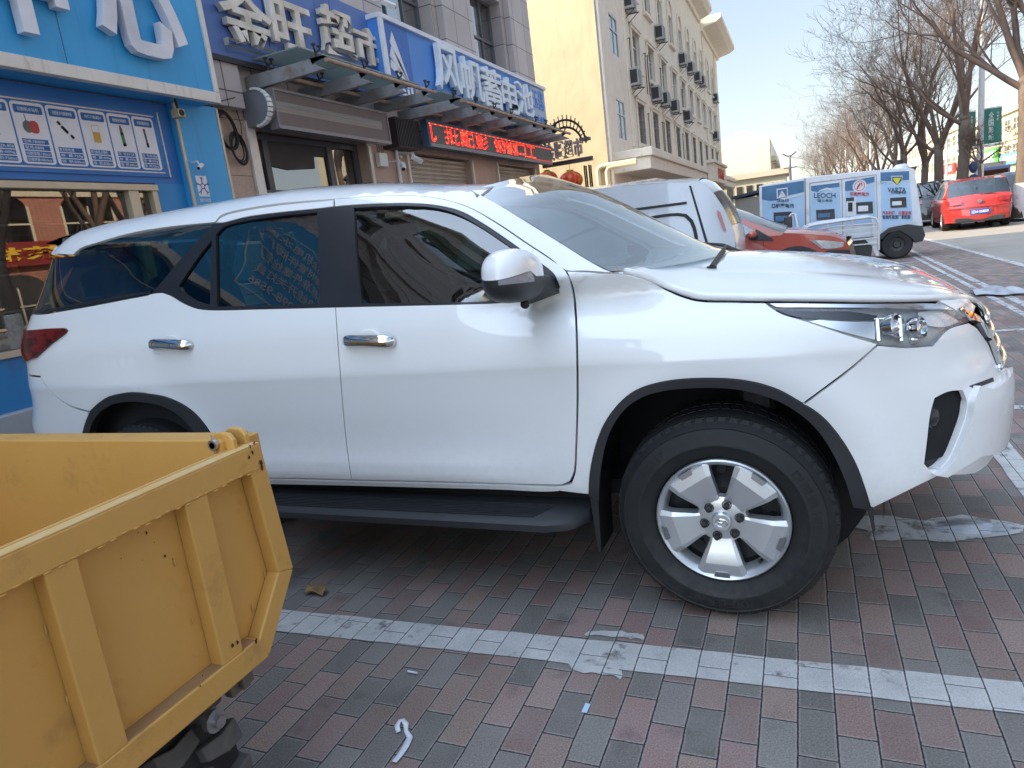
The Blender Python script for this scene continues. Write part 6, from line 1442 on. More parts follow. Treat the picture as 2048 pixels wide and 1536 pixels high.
# ---- cabin
SEAT = mat('seat_fabric', (.05,.05,.052), .85, col2=(.035,.035,.037), scale=30); PIL = mat('cabin_lining', (.30,.29,.27), .9)
for y in (-.38,.38):
    for x, nm in ((-1.45,'front_seat'),(-2.35,'rear_seat')):
        s_ = MB().obox((x,y,.82),(.26,.25,.09),(1,0,.1),(0,1,0),(-.1,0,1)).obox((x-.32,y,1.12),(.08,.24,.32),(1,0,.25),(0,1,0),(-.25,0,1)).obox((x-.42,y,1.50),(.05,.13,.09),(1,0,.2),(0,1,0),(-.2,0,1)); obj(nm, s_, SEAT, suv, bevel=.04, bseg=3)
m = MB().box((-.95,-.74,.85),(-.42,.74,1.08)); obj('dashboard', m, SEAT, suv, bevel=.06)
obj('steering_wheel', MB().tube([(-1.02+.05*sin(k*pi/8),.38+.18*cos(k*pi/8),1.13+.16*sin(k*pi/8)) for k in range(17)], .014, 8), BLACK, suv, smooth=True)
obj('cabin_floor', MB().box((-3.5,-.80,.48),(-.5,.80,.55)).box((-3.5,-.79,.55),(-.6,-.77,1.12)).box((-3.5,.77,.55),(-.6,.79,1.12)), INTERIOR, suv)
m = MB().grid(lambda u, v: Sfc(-3.3+2.35*u, 1.66+.63*v)-Vector((0,0,.03)), 12, 6); m2 = MB().add(m.v, m.f).mirY(); m.join(m2); obj('headliner', m, PIL, suv)
obj('grab_handle', MB().tube([(-1.75,-.60,1.55),(-1.72,-.55,1.50),(-1.55,-.55,1.49),(-1.52,-.60,1.53)], .012, 6), PIL, suv)
# ================================================================== other vehicles: side sheets, cross ribbons, parts
def flat_tri(L, H=(), grid=.09):
    loops = [L]+list(H); vs = []; es = []
    for l in loops:
        n0 = len(vs); vs += [Vector(p) for p in l]; es += [(n0+i, n0+(i+1) % len(l)) for i in range(len(l))]
    nb = len(vs); x0, x1 = min(p[0] for p in L), max(p[0] for p in L); y0, y1 = min(p[1] for p in L), max(p[1] for p in L)
    for i in range(int((x1-x0)/grid)+1):
        for j in range(int((y1-y0)/grid)+1):
            p = (x0+(i+.5)*grid, y0+(j+.5)*grid)
            if inside(p, L) and not any(inside(p, h) for h in H) and min((Vector(p)-v).length for v in vs[:nb]) > grid*.4: vs.append(Vector(p))
    rv, re, rf, *_ = delaunay_2d_cdt(vs, es, [], 0, 1e-7)
    fs = []
    for f in rf:
        c = sum((rv[i] for i in f), Vector((0,0)))/len(f)
        if inside(c, L) and not any(inside(c, h) for h in H): fs.append(tuple(f))
    return rv, fs
def dens(L, step=.08, closed=True):
    """rounded polyline through the points"""
    n = len(L); out = []
    for i in range(n if closed else n-1):
        p, q = Vector(L[i]), Vector(L[(i+1) % n]); a = Vector(L[i-1]) if (closed or i) else p; d = Vector(L[(i+2) % n]) if (closed or i+2 < n) else q
        def tg(a, b, c):
            u, v = b-a, c-b
            return None if u.length < 1e-6 or v.length < 1e-6 or u.angle(v) > RAD(42) else (u.normalized()+v.normalized()).normalized()
        l = (q-p).length; t1 = (tg(a, p, q) or (q-p)/l)*l; t2 = (tg(p, q, d) or (q-p)/l)*l; m = max(1, int(l/step))
        for k in range(m):
            t = k/m; out.append(tuple(p*(1+2*t)*(1-t)**2+t1*t*(1-t)**2+q*t*t*(3-2*t)+t2*t*t*(t-1)))
    if not closed: out.append(tuple(L[-1]))
    return out
def arch(x, r, z=.0, n=14): return [(x+r*cos(pi*k/n), z+.02+r*sin(pi*k/n)) for k in range(n+1)]
class Car:
    """built along +x in its own frame (front at larger x), then set into the world"""
    def __init__(s, name, label, cat, pos, rz, W, group=None):
        s.root = thing(name, label, cat, pos, rz, group); s.W = W/2; s.M = PM[s.root]; s.belt = .9; s.tumble = .32; s.ends = (0, 4, .5, .12)
    def w(s, x, z):
        a, b, r, d = s.ends; t = max(0, (a+r-x)/r, (x-b+r)/r); w_ = s.W*(1-d*min(1.2,t)**2.2)
        if z > s.belt: w_ -= s.tumble*(z-s.belt)
        elif z < .5: w_ -= .10*(.5-z)
        return w_
    def put(s, name, mb, m, parent=None, **k):
        return obj(name, mb.xform(s.M), m, parent or s.root, **k)
    def side(s, name, L, m, off=0., H=(), parent=None, rnd=True, one=0, grid=.09, **k):
        L2 = dens(L) if rnd else L; H2 = [dens(h) for h in H]; rv, fs = flat_tri(L2, H2, grid); mb = MB()
        for sg in ((1,-1) if not one else (one,)):
            V = [(v.x, (s.w(v.x, v.y)+off)*sg, v.y) for v in rv]; mb.add(V, fs)
            n = len(L2)
        return s.put(name, mb, m, parent, smooth=True, fix=True, **k)
    def ribbon(s, name, path, m, crown=.05, off=0., q=1.0, parent=None, n=14, rnd=True, **k):
        P = dens(path, .07, False) if rnd else path; mb = MB(); rows = []
        for i, (x, z) in enumerate(P):
            a = Vector(P[max(0, i-1)]); b = Vector(P[min(len(P)-1, i+1)]); d = (b-a).normalized(); nn = Vector((-d.y, d.x))
            w_ = (s.w(x, z)+.002)*q; row = []
            for j in range(n+1):
                t = -1+2*j/n; c = crown*(1-abs(t)**2.2)+off; row.append((x+nn.x*c, w_*t, z+nn.y*c))
            rows.append(row)
        mb.add([p for r in rows for p in r], [(i*(n+1)+j, i*(n+1)+j+1, (i+1)*(n+1)+j+1, (i+1)*(n+1)+j) for i in range(len(P)-1) for j in range(n)])
        return s.put(name, mb, m, parent, smooth=True, **k)
    def wheels(s, xs, r, tw=.2, rim=None, yin=.0, spokes=7, rr=.66, ys=(1,-1)):
        for x in xs:
            for sg in ys:
                y = sg*(s.W-yin-.02); c = Vector((x, y, r)); ax = Vector((0, sg, 0))
                t = s.put('wheel', MB().lathe([(r*rr,0),(r*.74,.012),(r*.92,.008),(r*.985,-.02),(r,-.05),(r,-tw+.04),(r*.97,-tw),(r*rr,-tw)], c, ax, 32), TYRE, smooth=40)
                m = MB().lathe([(r*rr,.0),(r*rr*.95,-.012),(r*rr*.93,-.05),(.001,-.06)], c, ax, 28)
                for k in range(spokes):
                    a = 2*pi*k/spokes; e = Vector((sin(a),0,cos(a))); m.bar(c+e*r*.1-ax*.012, c+e*r*rr*.94-ax*.016, r*.14, .03, ax)
                m.lathe([(.001,-.002),(r*.17,-.006),(r*.18,-.03)], c, ax, 16); s.put('rim', m, rim or ALLOY, t, smooth=35)
        return
    def wells(s, xs, R):
        for x in xs:
            for sg in (1,-1):
                mb = MB().lathe([(R,s.W*.45),(R,s.W*.99)], (x,0,R*.68), (0,sg,0), 20, -pi*.6, pi*.6); mb.lathe([(.01,s.W*.45),(R,s.W*.45)], (x,0,R*.68), (0,sg,0), 20); s.put('wheel_liner', mb, WELL)
TAILM = mat('tail_lamp_red', (.35,.02,.015), .15, col2=(.22,.01,.01), coat=1.); LAMPC = mat('lamp_chrome', (.62,.64,.66), .15, .6, col2=(.4,.42,.44), scale=18, coat=1.)
PLB = mat('plate_blue', (.02,.06,.32), .4)
def paint(name, c, c2=None): return mat(name, c, .35, col2=c2 or tuple(v*.92 for v in c), scale=2, coat=1., dirt=tuple(v*.5+.1 for v in c), dscale=2.5, dthr=(.6,.95))
RED1 = paint('red_paint', (.42,.06,.035)); REDV = paint('tomato_red_paint', (.40,.022,.014)); BLK = paint('black_paint', (.02,.021,.024)); SIL = paint('dull_silver_paint', (.36,.37,.38)); BLUP = paint('dark_blue_paint', (.03,.05,.09)); WHT = paint('van_white_paint', (.55,.57,.61)); GRY = paint('grey_paint', (.12,.125,.13))
# ---- white van parked nose in, rear towards the road
vz = Car('cargo_van', 'dusty white cargo van parked nose to the shops directly behind the SUV', 'van', (-.47,5.92,0), pi, 1.46); vz.ends = (0,3.7,.35,.10); vz.belt = .95; vz.tumble = .13
def bx(px, py, Y=5.2): q = onY(px, py, Y); return (-.47-q.x, q.z)     # van frame: x runs from its rear towards its nose
roofp = [bx(1393,363), bx(1330,365), bx(1240,372), bx(1150,382), bx(1100,388)]
back = [(.02,.45),(.0,.62),bx(1470,480),bx(1462,452),bx(1445,415),bx(1425,385),bx(1408,368),bx(1393,363)]
side = [(.02,.40)]+back[1:]+roofp[1:]+[(3.3,1.74),(3.68,1.0),(3.7,.45),(3.35,.42)]+arch(2.95,.36,.30)[0:]+[(2.5,.42),(1.2,.42)]+arch(.75,.36,.30)+[(.35,.42)]
vz.side('body', side, WHT, rnd=False)
vz.ribbon('tailgate', back[:4], WHT, .06); vz.ribbon('rear_window', back[3:6], glass('dusty_pane', (.42,.40,.36), .12, refl=1.5), .06); vz.ribbon('tailgate_top', back[5:], WHT, .05)
vz.put('parcel_shelf', MB().box((.25,-.6,.6),(.3,.6,1.6)), mat('dusty_lining', (.28,.26,.23), .9))
vz.ribbon('roof', roofp+[(3.3,1.74)], WHT, .06); vz.ribbon('windscreen', [(3.3,1.74),(3.68,1.0)], WSH, .06); vz.ribbon('nose', [(3.68,1.0),(3.72,.45)], WHT, .06)
lo = [bx(1372,403),bx(1372,408),bx(1186,432),bx(1186,427)]; vz.side('rain_channel', lo, BLACK, .012, rnd=False)
outer = [bx(1190,452),bx(1280,436),bx(1355,426),bx(1372,428),bx(1385,440),bx(1395,470),bx(1400,512),(1.9,.85),(2.2,1.25)]; inn = [bx(1192,458),bx(1280,442),bx(1353,432),bx(1368,434),bx(1379,445),bx(1388,472),bx(1392,508),(1.85,.88),(2.1,1.25)]
vz.side('window_rubber', outer, BLACK, .010, H=[inn]); vz.side('panel_seam', [bx(1376,371),bx(1380,371),bx(1424,510),bx(1418,510)], BLACK, .008, rnd=False)
vz.side('tail_light', [bx(1446,462),bx(1452,462),bx(1440,425),bx(1433,420),bx(1434,430)], mat('faded_pink_lamp', (.50,.22,.2), .3), .012, rnd=False)
vz.side('side_window', [(2.3,1.15),(3.2,1.1),(3.05,1.6),(2.3,1.62)], TINT, .008); vz.wells((.75,2.95),.36); vz.wheels((.75,2.95),.29)
m = MB().box((-.05,-.55,.4),(.02,.55,.52)); vz.put('rear_bumper', m, CLAD, bevel=.02)
# ---- white saloon tip between van and red crossover
cwc = Car('parked_car', 'white car of which only the bonnet tip shows between van and red crossover', 'car', (-4.45,7.55,0), 0, 1.5); cwc.ends = (0,4.22,.7,.2); cwc.belt = .86; cwc.tumble = .4
def generic(c, L, H, pm, kind='suv', rim=None, r=.32, detail=True, lamp=True):
    """outline fractions shared by the smaller cars"""
    if kind == 'sedan': top = [(0,.50),(.02,.60),(.14,.64),(.27,.94),(.40,1.),(.53,.97),(.70,.64),(.93,.52),(.985,.42)]; cab = (2,6)
    elif kind == 'hatch': top = [(0,.42),(.015,.58),(.035,.66),(.13,.95),(.30,1.),(.50,.98),(.72,.64),(.94,.52),(.99,.42)]; cab = (2,6)
    else: top = [(0,.42),(.015,.58),(.03,.64),(.09,.94),(.28,1.),(.52,.98),(.70,.66),(.93,.56),(.985,.45)]; cab = (2,6)
    top = [(a*L, b*H) for a, b in top]; zb = .62*H; c.belt = zb; a1, a2 = .19*L, .80*L; R = r*1.16
    lowc = [(.99*L,.22)]+[]
    body = [(0,.25)]+top[:3]+top[6:]+[(L,.24)]+[(a2+R+.05,.22)]+arch(a2,R,.2)+[(a2-R-.05,.22),(a1+R+.05,.22)]+arch(a1,R,.2)+[(a1-R-.05,.22)]
    c.side('body', body, pm, rnd=False)
    gh = [top[2]]+top[3:6]+[top[6]]; e = .06
    win = [(top[2][0]+.16*L*.55+e,zb+.05),(top[3][0]+.05*L,top[3][1]-.09*H*.9),(top[4][0],top[4][1]-.10),(top[5][0]-.02,top[5][1]-.10),(top[6][0]-.13*L*.5,zb+.05)]
    win = dens(win); c.side('pillars', dens(gh, .1, False), pm, rnd=False, H=[win]); c.side('side_window', win, TINT, -.008, rnd=False)
    xm = (top[4][0]+top[5][0])/2; c.side('pillar_trim', [(xm-.05,zb+.03),(xm+.05,zb+.03),(xm+.05,H-.06),(xm-.05,H-.06)], BLACK, .003, rnd=False)
    c.ribbon('rear_bumper', [(.0,.24),(-.02,.34),(0,top[0][1])], pm, .10); c.ribbon('tailgate', top[:3], pm, .07); c.ribbon('rear_window', [top[2],top[3]], TINT, .06); c.ribbon('roof', top[3:6], pm, .04); c.ribbon('windscreen', [top[5],top[6]], WSH, .08); c.ribbon('bonnet', top[6:8], pm, .06); c.ribbon('nose', [top[7],top[8],(L,.24)], pm, .12)
    c.wells((a1,a2), R); c.wheels((a1,a2), r, rim=rim); c.put('cabin', MB().box((.2*L,-c.W*.75,.3),(.68*L,c.W*.75,.55*H)).box((.42*L,-.6,.5),(.46*L,.6,.82*H)), INTERIOR)
    if lamp:
        t1 = top[1]; x0 = top[2][0]
        for sg in (1,-1):
            c.side('tail_light', [(-.0,.50*H),(.0,.60*H),(.05*L,.62*H),(.06*L,.56*H)], TAILM, .012, one=sg, rnd=False)
            m = MB(); y0, y1 = sg*c.W*.52, sg*c.w(0,.55*H); m.add([(-.075,y0,.52*H),(-.035,y1,.51*H),(.0,y1*.985,.60*H),(-.05,y0,.605*H)], [(0,1,2,3)]); c.put('tail_lamp_face', m, TAILM)
            c.side('headlight', [(.90*L,.47*H),(.975*L,.43*H),(.985*L,.49*H),(.93*L,.52*H),(.87*L,.53*H)], LAMPC, .010, one=sg, rnd=False)
    return top
generic(cwc, 4.2, 1.42, WHT, 'sedan')
# ---- red crossover, nose out
rc = Car('red_crossover', 'brick red crossover with black lower cladding parked nose towards the road', 'car', (-3.2,9.35,0), 0, 1.72); rc.ends = (0,4.22,.75,.16); rc.belt = 1.0; rc.tumble = .30
def rx(px, py, Y=8.5): q = onY(px, py, Y); return (q.x+3.2, q.z)
hood_ = [rx(1568,466),rx(1600,467),rx(1640,470),rx(1672,475),rx(1693,484)]; aP = [rx(1450,427),rx(1490,440),rx(1530,455),rx(1568,467)]
roofl = [(.25,1.36),(.8,1.50),(1.6,1.53),(2.1,1.48),aP[0]]
body = [(0,.55),(.02,.95),(.12,1.02)]+[(2.0,1.0),rx(1505,478),(aP[3][0]-.05,aP[3][1]-.03)]+hood_+[rx(1700,500),rx(1660,510),rx(1625,512)]+[(3.85,.50)]+arch(3.38,.41,.26)+[(2.9,.42),(1.2,.42)]+arch(.75,.40,.26)+[(.3,.42)]
rc.side('body', body, RED1, rnd=False)
gh = [(.12,1.02)]+roofl[:-1]+aP+[(aP[3][0]-.06,aP[3][1]-.035),rx(1505,478),(2.0,1.0)]
wF = dens([(1.75,1.04),(1.75,1.40),(2.1,1.40),rx(1458,437),rx(1500,456),rx(1520,472),rx(1500,474)]); wR = dens([(.55,1.08),(.75,1.36),(1.6,1.42),(1.65,1.04)])
rc.side('pillars', gh, RED1, rnd=False, H=[wF, wR]); rc.side('side_window', wF, TINT, -.008, rnd=False); rc.side('side_window', wR, TINT, -.008, rnd=False)
rc.side('mirror_triangle', [rx(1512,458),rx(1530,468),rx(1548,479),rx(1545,482),rx(1505,481)], CLAD, .012)
rc.side('cladding', [(3.85,.50),rx(1625,512),rx(1660,500),rx(1700,500),rx(1704,516),(4.15,.3),(3.9,.3)], CLAD, .010, rnd=False); rc.side('wheel_arch_trim', dens(arch(3.38,.47,.26), .1, False)+dens(arch(3.38,.40,.26)[::-1], .1, False), CLAD, .012, rnd=False)
rc.side('headlight', [rx(1621,480),rx(1650,481),rx(1688,485),rx(1687,494),rx(1655,498),rx(1642,495)], LAMPC, .012, one=-1); rc.side('headlight', [rx(1621,480),rx(1650,481),rx(1688,485),rx(1687,494),rx(1655,498)], LAMPC, .012, one=1)
rc.side('lamp_chrome', [rx(1618,479),rx(1630,480),rx(1650,496),rx(1643,497)], CHROME, .016, one=-1, rnd=False)
rc.ribbon('bonnet', hood_, RED1, .06); rc.ribbon('windscreen', aP[::-1][::-1], WSH, .10); rc.ribbon('roof', roofl, RED1, .05); rc.ribbon('tailgate', [(0,.4),(0,.8),(.12,1.02),(.25,1.36)], RED1, .07); rc.ribbon('grille', [hood_[-1],rx(1700,500),rx(1704,516),(4.18,.35)], CLAD, .10); rc.ribbon('grille_bar', [rx(1695,486),rx(1699,492)], CHROME, .115)
rc.wells((.75,3.38),.42); rc.wheels((.75,3.38),.34); q = rx(1505,468); m = MB().sph((q[0],-rc.w(*q)-.10,q[1]-.01),.1,16,10,(.75,1.0,.62)); rc.put('door_mirror', m, RED1, smooth=True); m = MB().sph((q[0]+.01,-rc.w(*q)-.09,q[1]-.045),.095,16,10,(.75,1.0,.5)); rc.put('mirror_base', m, CLAD, smooth=True)
rc.put('seats', MB().box((1.6,-.6,.5),(1.9,-.1,1.35)).box((1.6,.1,.5),(1.9,.6,1.35)), SEAT, bevel=.05); rc.put('door_seam', MB().bar((q[0]-.0+.14,-rc.w(2.5,.9)-.006,.98),(q[0]+.20,-rc.w(2.5,.6)-.004,.45),.008,.004,(0,1,0)), BLACK)
# ---- self driving delivery van printed with battery advertisements
DY = 13.3
dv = thing('delivery_van', 'box shaped white and blue driverless van printed with battery advertisements', 'van', (.9,DY,0))
def d(px, py, o=0.): q = onY(px, py, DY); return Vector((q.x, DY-o, q.z))
GB = mat('print_sky', (.30,.47,.66), .35, col2=(.42,.56,.72), scale=1.2, stretch=(1,1,1.5)); GDB = mat('print_deep_blue', (.035,.12,.25), .35, col2=(.06,.18,.33), scale=3); VW = mat('van_body_white', (.62,.65,.70), .35, coat=.6, dirt=(.4,.42,.45), dscale=3)
O = [d(1518,372),d(1610,355),d(1700,345),d(1815,335),d(1829,338),d(1846,452),d(1838,452),d(1816,449),d(1778,456),d(1762,468),d(1758,472),d(1757,500),d(1522,512)]
m = MB().prism([p+Vector((0,.0,0)) for p in O], (0,1.25,0)); obj('body', m, VW, dv, bevel=.015)
def quadp(name, P_, m_, o, parent=dv): return obj(name, MB().prism([d(x, y, o) for x, y in P_], (0,.003,0)), m_, parent)
for P_ in ([(1524,374),(1608,361),(1609,470),(1525,480)],[(1622,372),(1679,365),(1683,450),(1622,466)],[(1690,363),(1749,353),(1752,450),(1692,450)],[(1761,345),(1818,342),(1826,446),(1816,446),(1778,453),(1763,462)]): quadp('picture_panel', P_, GB, .006)
for P_ in ([(1524,374),(1608,361),(1608,384),(1580,390),(1560,400),(1540,402),(1524,399)],[(1622,372),(1679,365),(1679,374),(1655,376),(1640,384),(1622,382)],[(1690,363),(1749,353),(1749,364),(1725,370),(1708,381),(1690,382)],[(1761,345),(1818,342),(1818,360),(1790,362),(1761,367)]): quadp('picture_band', P_, GDB, .010)
for P_ in ([(1566,397),(1608,386),(1608,388),(1568,400)],[(1722,374),(1749,367),(1749,368.5),(1722,376)],[(1762,363),(1818,361),(1818,362.5),(1762,365)]): quadp('picture_swoosh', P_, VW, .013)
def dtext(txt, x0, y0, x1, y1, m_, o=.014, bold=.01):
    a = d(x0, y1, o); b = d(x1, y1, o); c_ = d(x0, y0, o); return obj('print', text_fit(MB(), txt, a, b-a, Vector((0,0,(c_-a).z)), (0,-1,0), .002, bold), m_, dv)
PDK = mat('print_navy', (.03,.045,.09), .5); PRD = mat('print_crimson', (.5,.03,.03), .5); PYL = mat('emblem_yellow', (.62,.6,.04), .5)
dtext('Sail',1554,397,1577,404,PDK); dtext('风帆蓄电池',1543,407,1588,416,PDK,bold=.03); dtext('LEOCH',1628,386,1671,396,PDK); dtext('理士电池',1635,398,1665,404,PDK); dtext('骆驼蓄电池',1700,384,1738,392,PRD,bold=.03); dtext('VARTA',1775,375,1812,385,PDK,bold=.02); dtext('瓦尔塔蓄电池',1782,382,1812,388,PDK); dtext('汽车救援、内置服务',1764,422,1823,430,PRD,bold=.02); dtext('智能新能源厂家配套',1765,430,1821,438,PDK,bold=.02)
quadp('emblem', [(1553,378),(1575,375),(1576,396),(1554,399)], VW, .012); quadp('emblem', [(1555,380),(1574,377),(1574,394.5),(1556,397)], GDB, .014)
for k in range(4): quadp('emblem_sail', [(1556+k*1.2,396-k*4),(1573,393+.4*k-0*k),(1562+k*.7,381+3*(3-k)),(1557+k,386+2.6*(3-k))], VW, .016+.001*k)
quadp('emblem', [(1782,352),(1805,351.5),(1804,361),(1794,373),(1783,363)], VW, .013); quadp('emblem', [(1783,353.5),(1804,353),(1803,361),(1794,371),(1784.5,362)], PDK, .015); quadp('emblem', [(1784.5,356),(1802,355.5),(1794,370)], PYL, .017)
c0 = d(1719,372,.013); obj('emblem', MB().lathe([(.11,0),(.13,.002)], c0, (0,-1,0), 24).lathe([(.0001,0),(.115,.001)], c0+Vector((0,.002,0)), (0,-1,0), 20), VW, dv); obj('emblem', MB().lathe([(.088,0),(.10,.003)], c0, (0,-1,0), 24).tube([c0+Vector((.05*cos(t_*.7),-.004,.06*sin(t_*1.0))) for t_ in range(8)], .012, 5), PRD, dv)
quadp('emblem_roof', [(1636,385),(1640,380),(1655,375),(1664,379),(1668,384),(1664,383),(1655,378),(1642,382)], VW, .014)
for (x0,y0,x1,y1) in ((1547,423,1583,448),(1632,418,1669,440),(1712,403,1745,428),(1780,394,1812,416)):
    a, b = d(x0,y1,.0), d(x1,y0,.0); h_ = MB().prism([d(x0,y0+2,.008),d(x1,y0,.008),d(x1+1,y1-2,.008),d(x0+1,y1,.008)], (0,-.01,0)); o = obj('battery_picture', h_, LAMPB, dv)
    obj('battery_label', MB().prism([d(x0+4,y0+9,.0185),d(x1-9,y0+8,.0185),d(x1-9,y1-6,.0185),d(x0+4,y1-5,.0185)], (0,-.002,0)), VW if x0 > 1700 else GDB, o)
    obj('battery_lid', MB().prism([d(x0+1,y0+2,.0185),d(x1-1,y0,.0185),d(x1-1,y0+5,.0185),d(x0+1,y0+7,.0185)], (0,-.004,0)), DARK, o)
quadp('handle_plate', [(1692,395),(1712,394),(1712,432),(1693,433)], VW, .014); quadp('handle_hole', [(1696,405),(1705,405),(1705,423),(1696,423)], BLACK, .018); quadp('notice', [(1692,395.5),(1708,394.5),(1708,402),(1692,403)], PDK, .016)
for P_ in ([(1609,356),(1611,356),(1613,500),(1611,500)],[(1619,366),(1620,366),(1621,500),(1620,500)],[(1683,360),(1684,360),(1687,500),(1686,500)],[(1752,349),(1753,349),(1756,470),(1755,470)],[(1619,366),(1752,349),(1752,350),(1620,367)]): quadp('door_seam', P_, mat('seam_grey', (.12,.13,.14), .5) if 'seam_grey' not in bpy.data.materials else bpy.data.materials['seam_grey'], .007)
m = MB().prism([d(1757,470,-.02),d(1778,456,-.02),d(1816,450,-.02),d(1845,452,-.02),d(1851,470,-.02),d(1846,482,-.02),d(1830,486,-.02),d(1822,476,-.02),d(1800,462,-.02),d(1775,468,-.02),d(1765,480,-.02),d(1757,478,-.02)], (0,1.2,0)); m.v = [(x, y-.03, z) for x, y, z in m.v]; obj('bumper', m, CLAD, dv, bevel=.02)
wc = d(1794,484); 
for yy_ in (0, 1.05):
    for X_ in (wc.x, wc.x-2.35):
        c = Vector((X_, DY+yy_+.02, .30)); ax = Vector((0,-1,0)) if yy_ == 0 else Vector((0,1,0)); t = obj('wheel', MB().lathe([(.15,0),(.2,.012),(.27,.01),(.298,-.02),(.3,-.05),(.3,-.14),(.15,-.16)], c, ax, 30), TYRE, dv, smooth=40); m = MB().lathe([(.15,0),(.14,-.02),(.08,-.03),(.06,.0),(.001,.0)], c, ax, 24)
        for k in range(6): a = k*pi/3; m.cyl(c+ax*-.02+Vector((.1*sin(a),0,.1*cos(a))), c+ax*-.012+Vector((.1*sin(a),0,.1*cos(a))), .02, 8)
        obj('rim', m, mat('black_rim', (.03,.03,.032), .4) if 'black_rim' not in bpy.data.materials else bpy.data.materials['black_rim'], t, smooth=40)
m = MB(); c = d(1809,336); m.prism([c+Vector((-.28,.2,.0)),c+Vector((.26,.2,.01)),c+Vector((.22,.2,-.07)),c+Vector((-.18,.2,-.08))], (0,.8,0)); so1 = obj('sensor_tray', m, CLAD, dv); obj('sensor_dome', MB().lathe([(.16,0),(.15,.05),(.09,.10),(.001,.11)], c+Vector((0,.5,.0)), (0,0,1), 18), VW, so1, smooth=40); obj('sensor_head', MB().cyl(c+Vector((-.02,.5,.1)), c+Vector((-.02,.5,.19)), .06, 14), BLACK, so1)
# ---- cargo tricycle with white rails in front of it
TY = 12.0
def tq(px, py, Y=TY): return onY(px, py, Y)
ct = thing('cargo_tricycle', 'white railed cargo tricycle half hidden behind the red crossover', 'tricycle', (.8,TY,0)); WR = mat('rail_white', (.6,.61,.63), .4, .2, dirt=(.35,.33,.3), dscale=6)
m = MB()
A, B, C_ = tq(1604,455), tq(1744,433), tq(1757,450); up = [tq(1604,470), tq(1608,458), tq(1622,451), tq(1680,442), tq(1740,434), tq(1752,437), tq(1757,448), tq(1757,500)]
m.tube(up, .026, 8); m.tube([tq(1604,464), tq(1680,452), tq(1755,447)], .016, 6)
for x, y0, y1 in ((1655,447,468),(1704,440,460)): m.tube([tq(x,y0), tq(x+2,y1)], .022, 6)
m.tube([p+Vector((0,1.1,0)) for p in up], .026, 8); obj('rail', m, WR, ct, smooth=50)
m = MB()
for k in range(4):
    a, b = tq(1606,470+k*9+2*(k>1)), tq(1756,453+k*11); m.bar(a, b, .02, .055 if k != 1 else .03, (0,1,0)); 
a, b = tq(1606,505), tq(1757,480); obj('side_slats', m, WR, ct); m = MB().box((a.x,TY+.03,a.z-.0+.05),(b.x,TY+1.1,a.z+.12)); obj('bed_floor', m, DARK, ct); m = MB().prism([tq(1730,478),tq(1757,474),tq(1758,512),tq(1752,512),tq(1745,495)], (0,.05,0)); obj('rear_frame', m, WR, ct); obj('under_box', MB().prism([tq(1705,490),tq(1745,490),tq(1742,515),tq(1715,512)], (0,.6,0)), CLAD, ct)
for yy_ in (.1,1.0):
    c = Vector((a.x+.55, TY+yy_, .24)); obj('wheel', MB().lathe([(.12,.05),(.2,.06),(.24,.03),(.24,-.05),(.12,-.06)], c, (0,-1,0), 24), TYRE, ct, smooth=40)
a, b, e, f = tq(1577,466,TY-.1), tq(1577,436,TY-.1), tq(1590,428,TY-.1), tq(1597,464,TY-.1); m = MB().tube([a, b, b.lerp(e,.5)+Vector((0,0,.03)), e, f], .03, 8); obj('cab_frame', m, WR, ct, smooth=50)
p, q = tq(1569,464,TY-.12), tq(1584,432,TY-.12); obj('cab_screen', MB().box((p.x,TY-.16,p.z),(q.x,TY-.10,q.z)), LAMPB, ct, bevel=.02)
# ---- cars on the road
def roadcar(px, py, Y, L, W, H, pm, kind, label, rz=pi/2, r=.32, rim=None, name='parked_car'):
    q = onY(px, py, Y); c = Car(name, label, 'car', (q.x, Y, 0), rz, W); c.ends = (0,L,.7,.16); generic(c, L, H, pm, kind, rim, r); return c
rh = roadcar(1958,440,21.2,4.1,1.76,1.46,REDV,'hatch','bright red hatchback with a blue plate driving away on the sunlit road', RAD(87))
M_ = rh.M
m = MB().box((-.14,-.24,.44),(-.115,.24,.58)); p = rh.put('number_plate', m, PLB); t = MB(); text_fit(t, '辽N·25B59', (-.142,.21,.465), (0,-.42,0), (0,0,.09), (-1,0,0), .003, .02); rh.put('plate_print', t, W_PAINT, p)
rh.put('badge', MB().lathe([(.001,0),(.055,.0),(.06,-.02)], (-.085,0,.80), (-1,0,0), 18), CHROME); rh.put('lower_bumper', MB().box((-.11,-.62,.22),(-.05,.62,.36)), CLAD, bevel=.03); rh.put('wiper', MB().bar((.08,-.02,.99),(.05,-.42,1.0),.02,.015), BLACK)
rh.put('bumper_crease', MB().tube([(-.02,-.82,.66),(-.125,-.4,.655),(-.13,.4,.655),(-.02,.82,.66)], .012, 6), REDV)
roadcar(1873,445,26.2,4.4,1.8,1.55,BLK,'suv','black car with red tail lamp parked left of the red hatchback')
roadcar(1842,440,33,4.4,1.8,1.5,BLUP,'suv','dark blue car parked behind the driverless van')
roadcar(2064,430,23.5,4.5,1.8,1.5,BLUP,'sedan','dark blue saloon cut by the right edge beside the whitewashed tree')
roadcar(2000,400,38,4.5,1.8,1.5,SIL,'sedan','pale saloon half hidden behind the red hatchback roof'); roadcar(2040,385,50,4.6,1.8,1.5,GRY,'suv','grey car on the far carriageway right of the big tree')
roadcar(1890,378,58,4.5,1.8,1.45,SIL,'sedan','silver car between the dark trunks'); roadcar(1855,372,64,4.5,1.8,1.5,WHT,'suv','far white car between the dark trunks'); roadcar(1925,372,70,4.5,1.8,1.45,GRY,'sedan','far dark car left of the totem')
roadcar(1984,362,72,4.5,1.8,1.5,RED1,'sedan','far dark red car behind the lamp post')
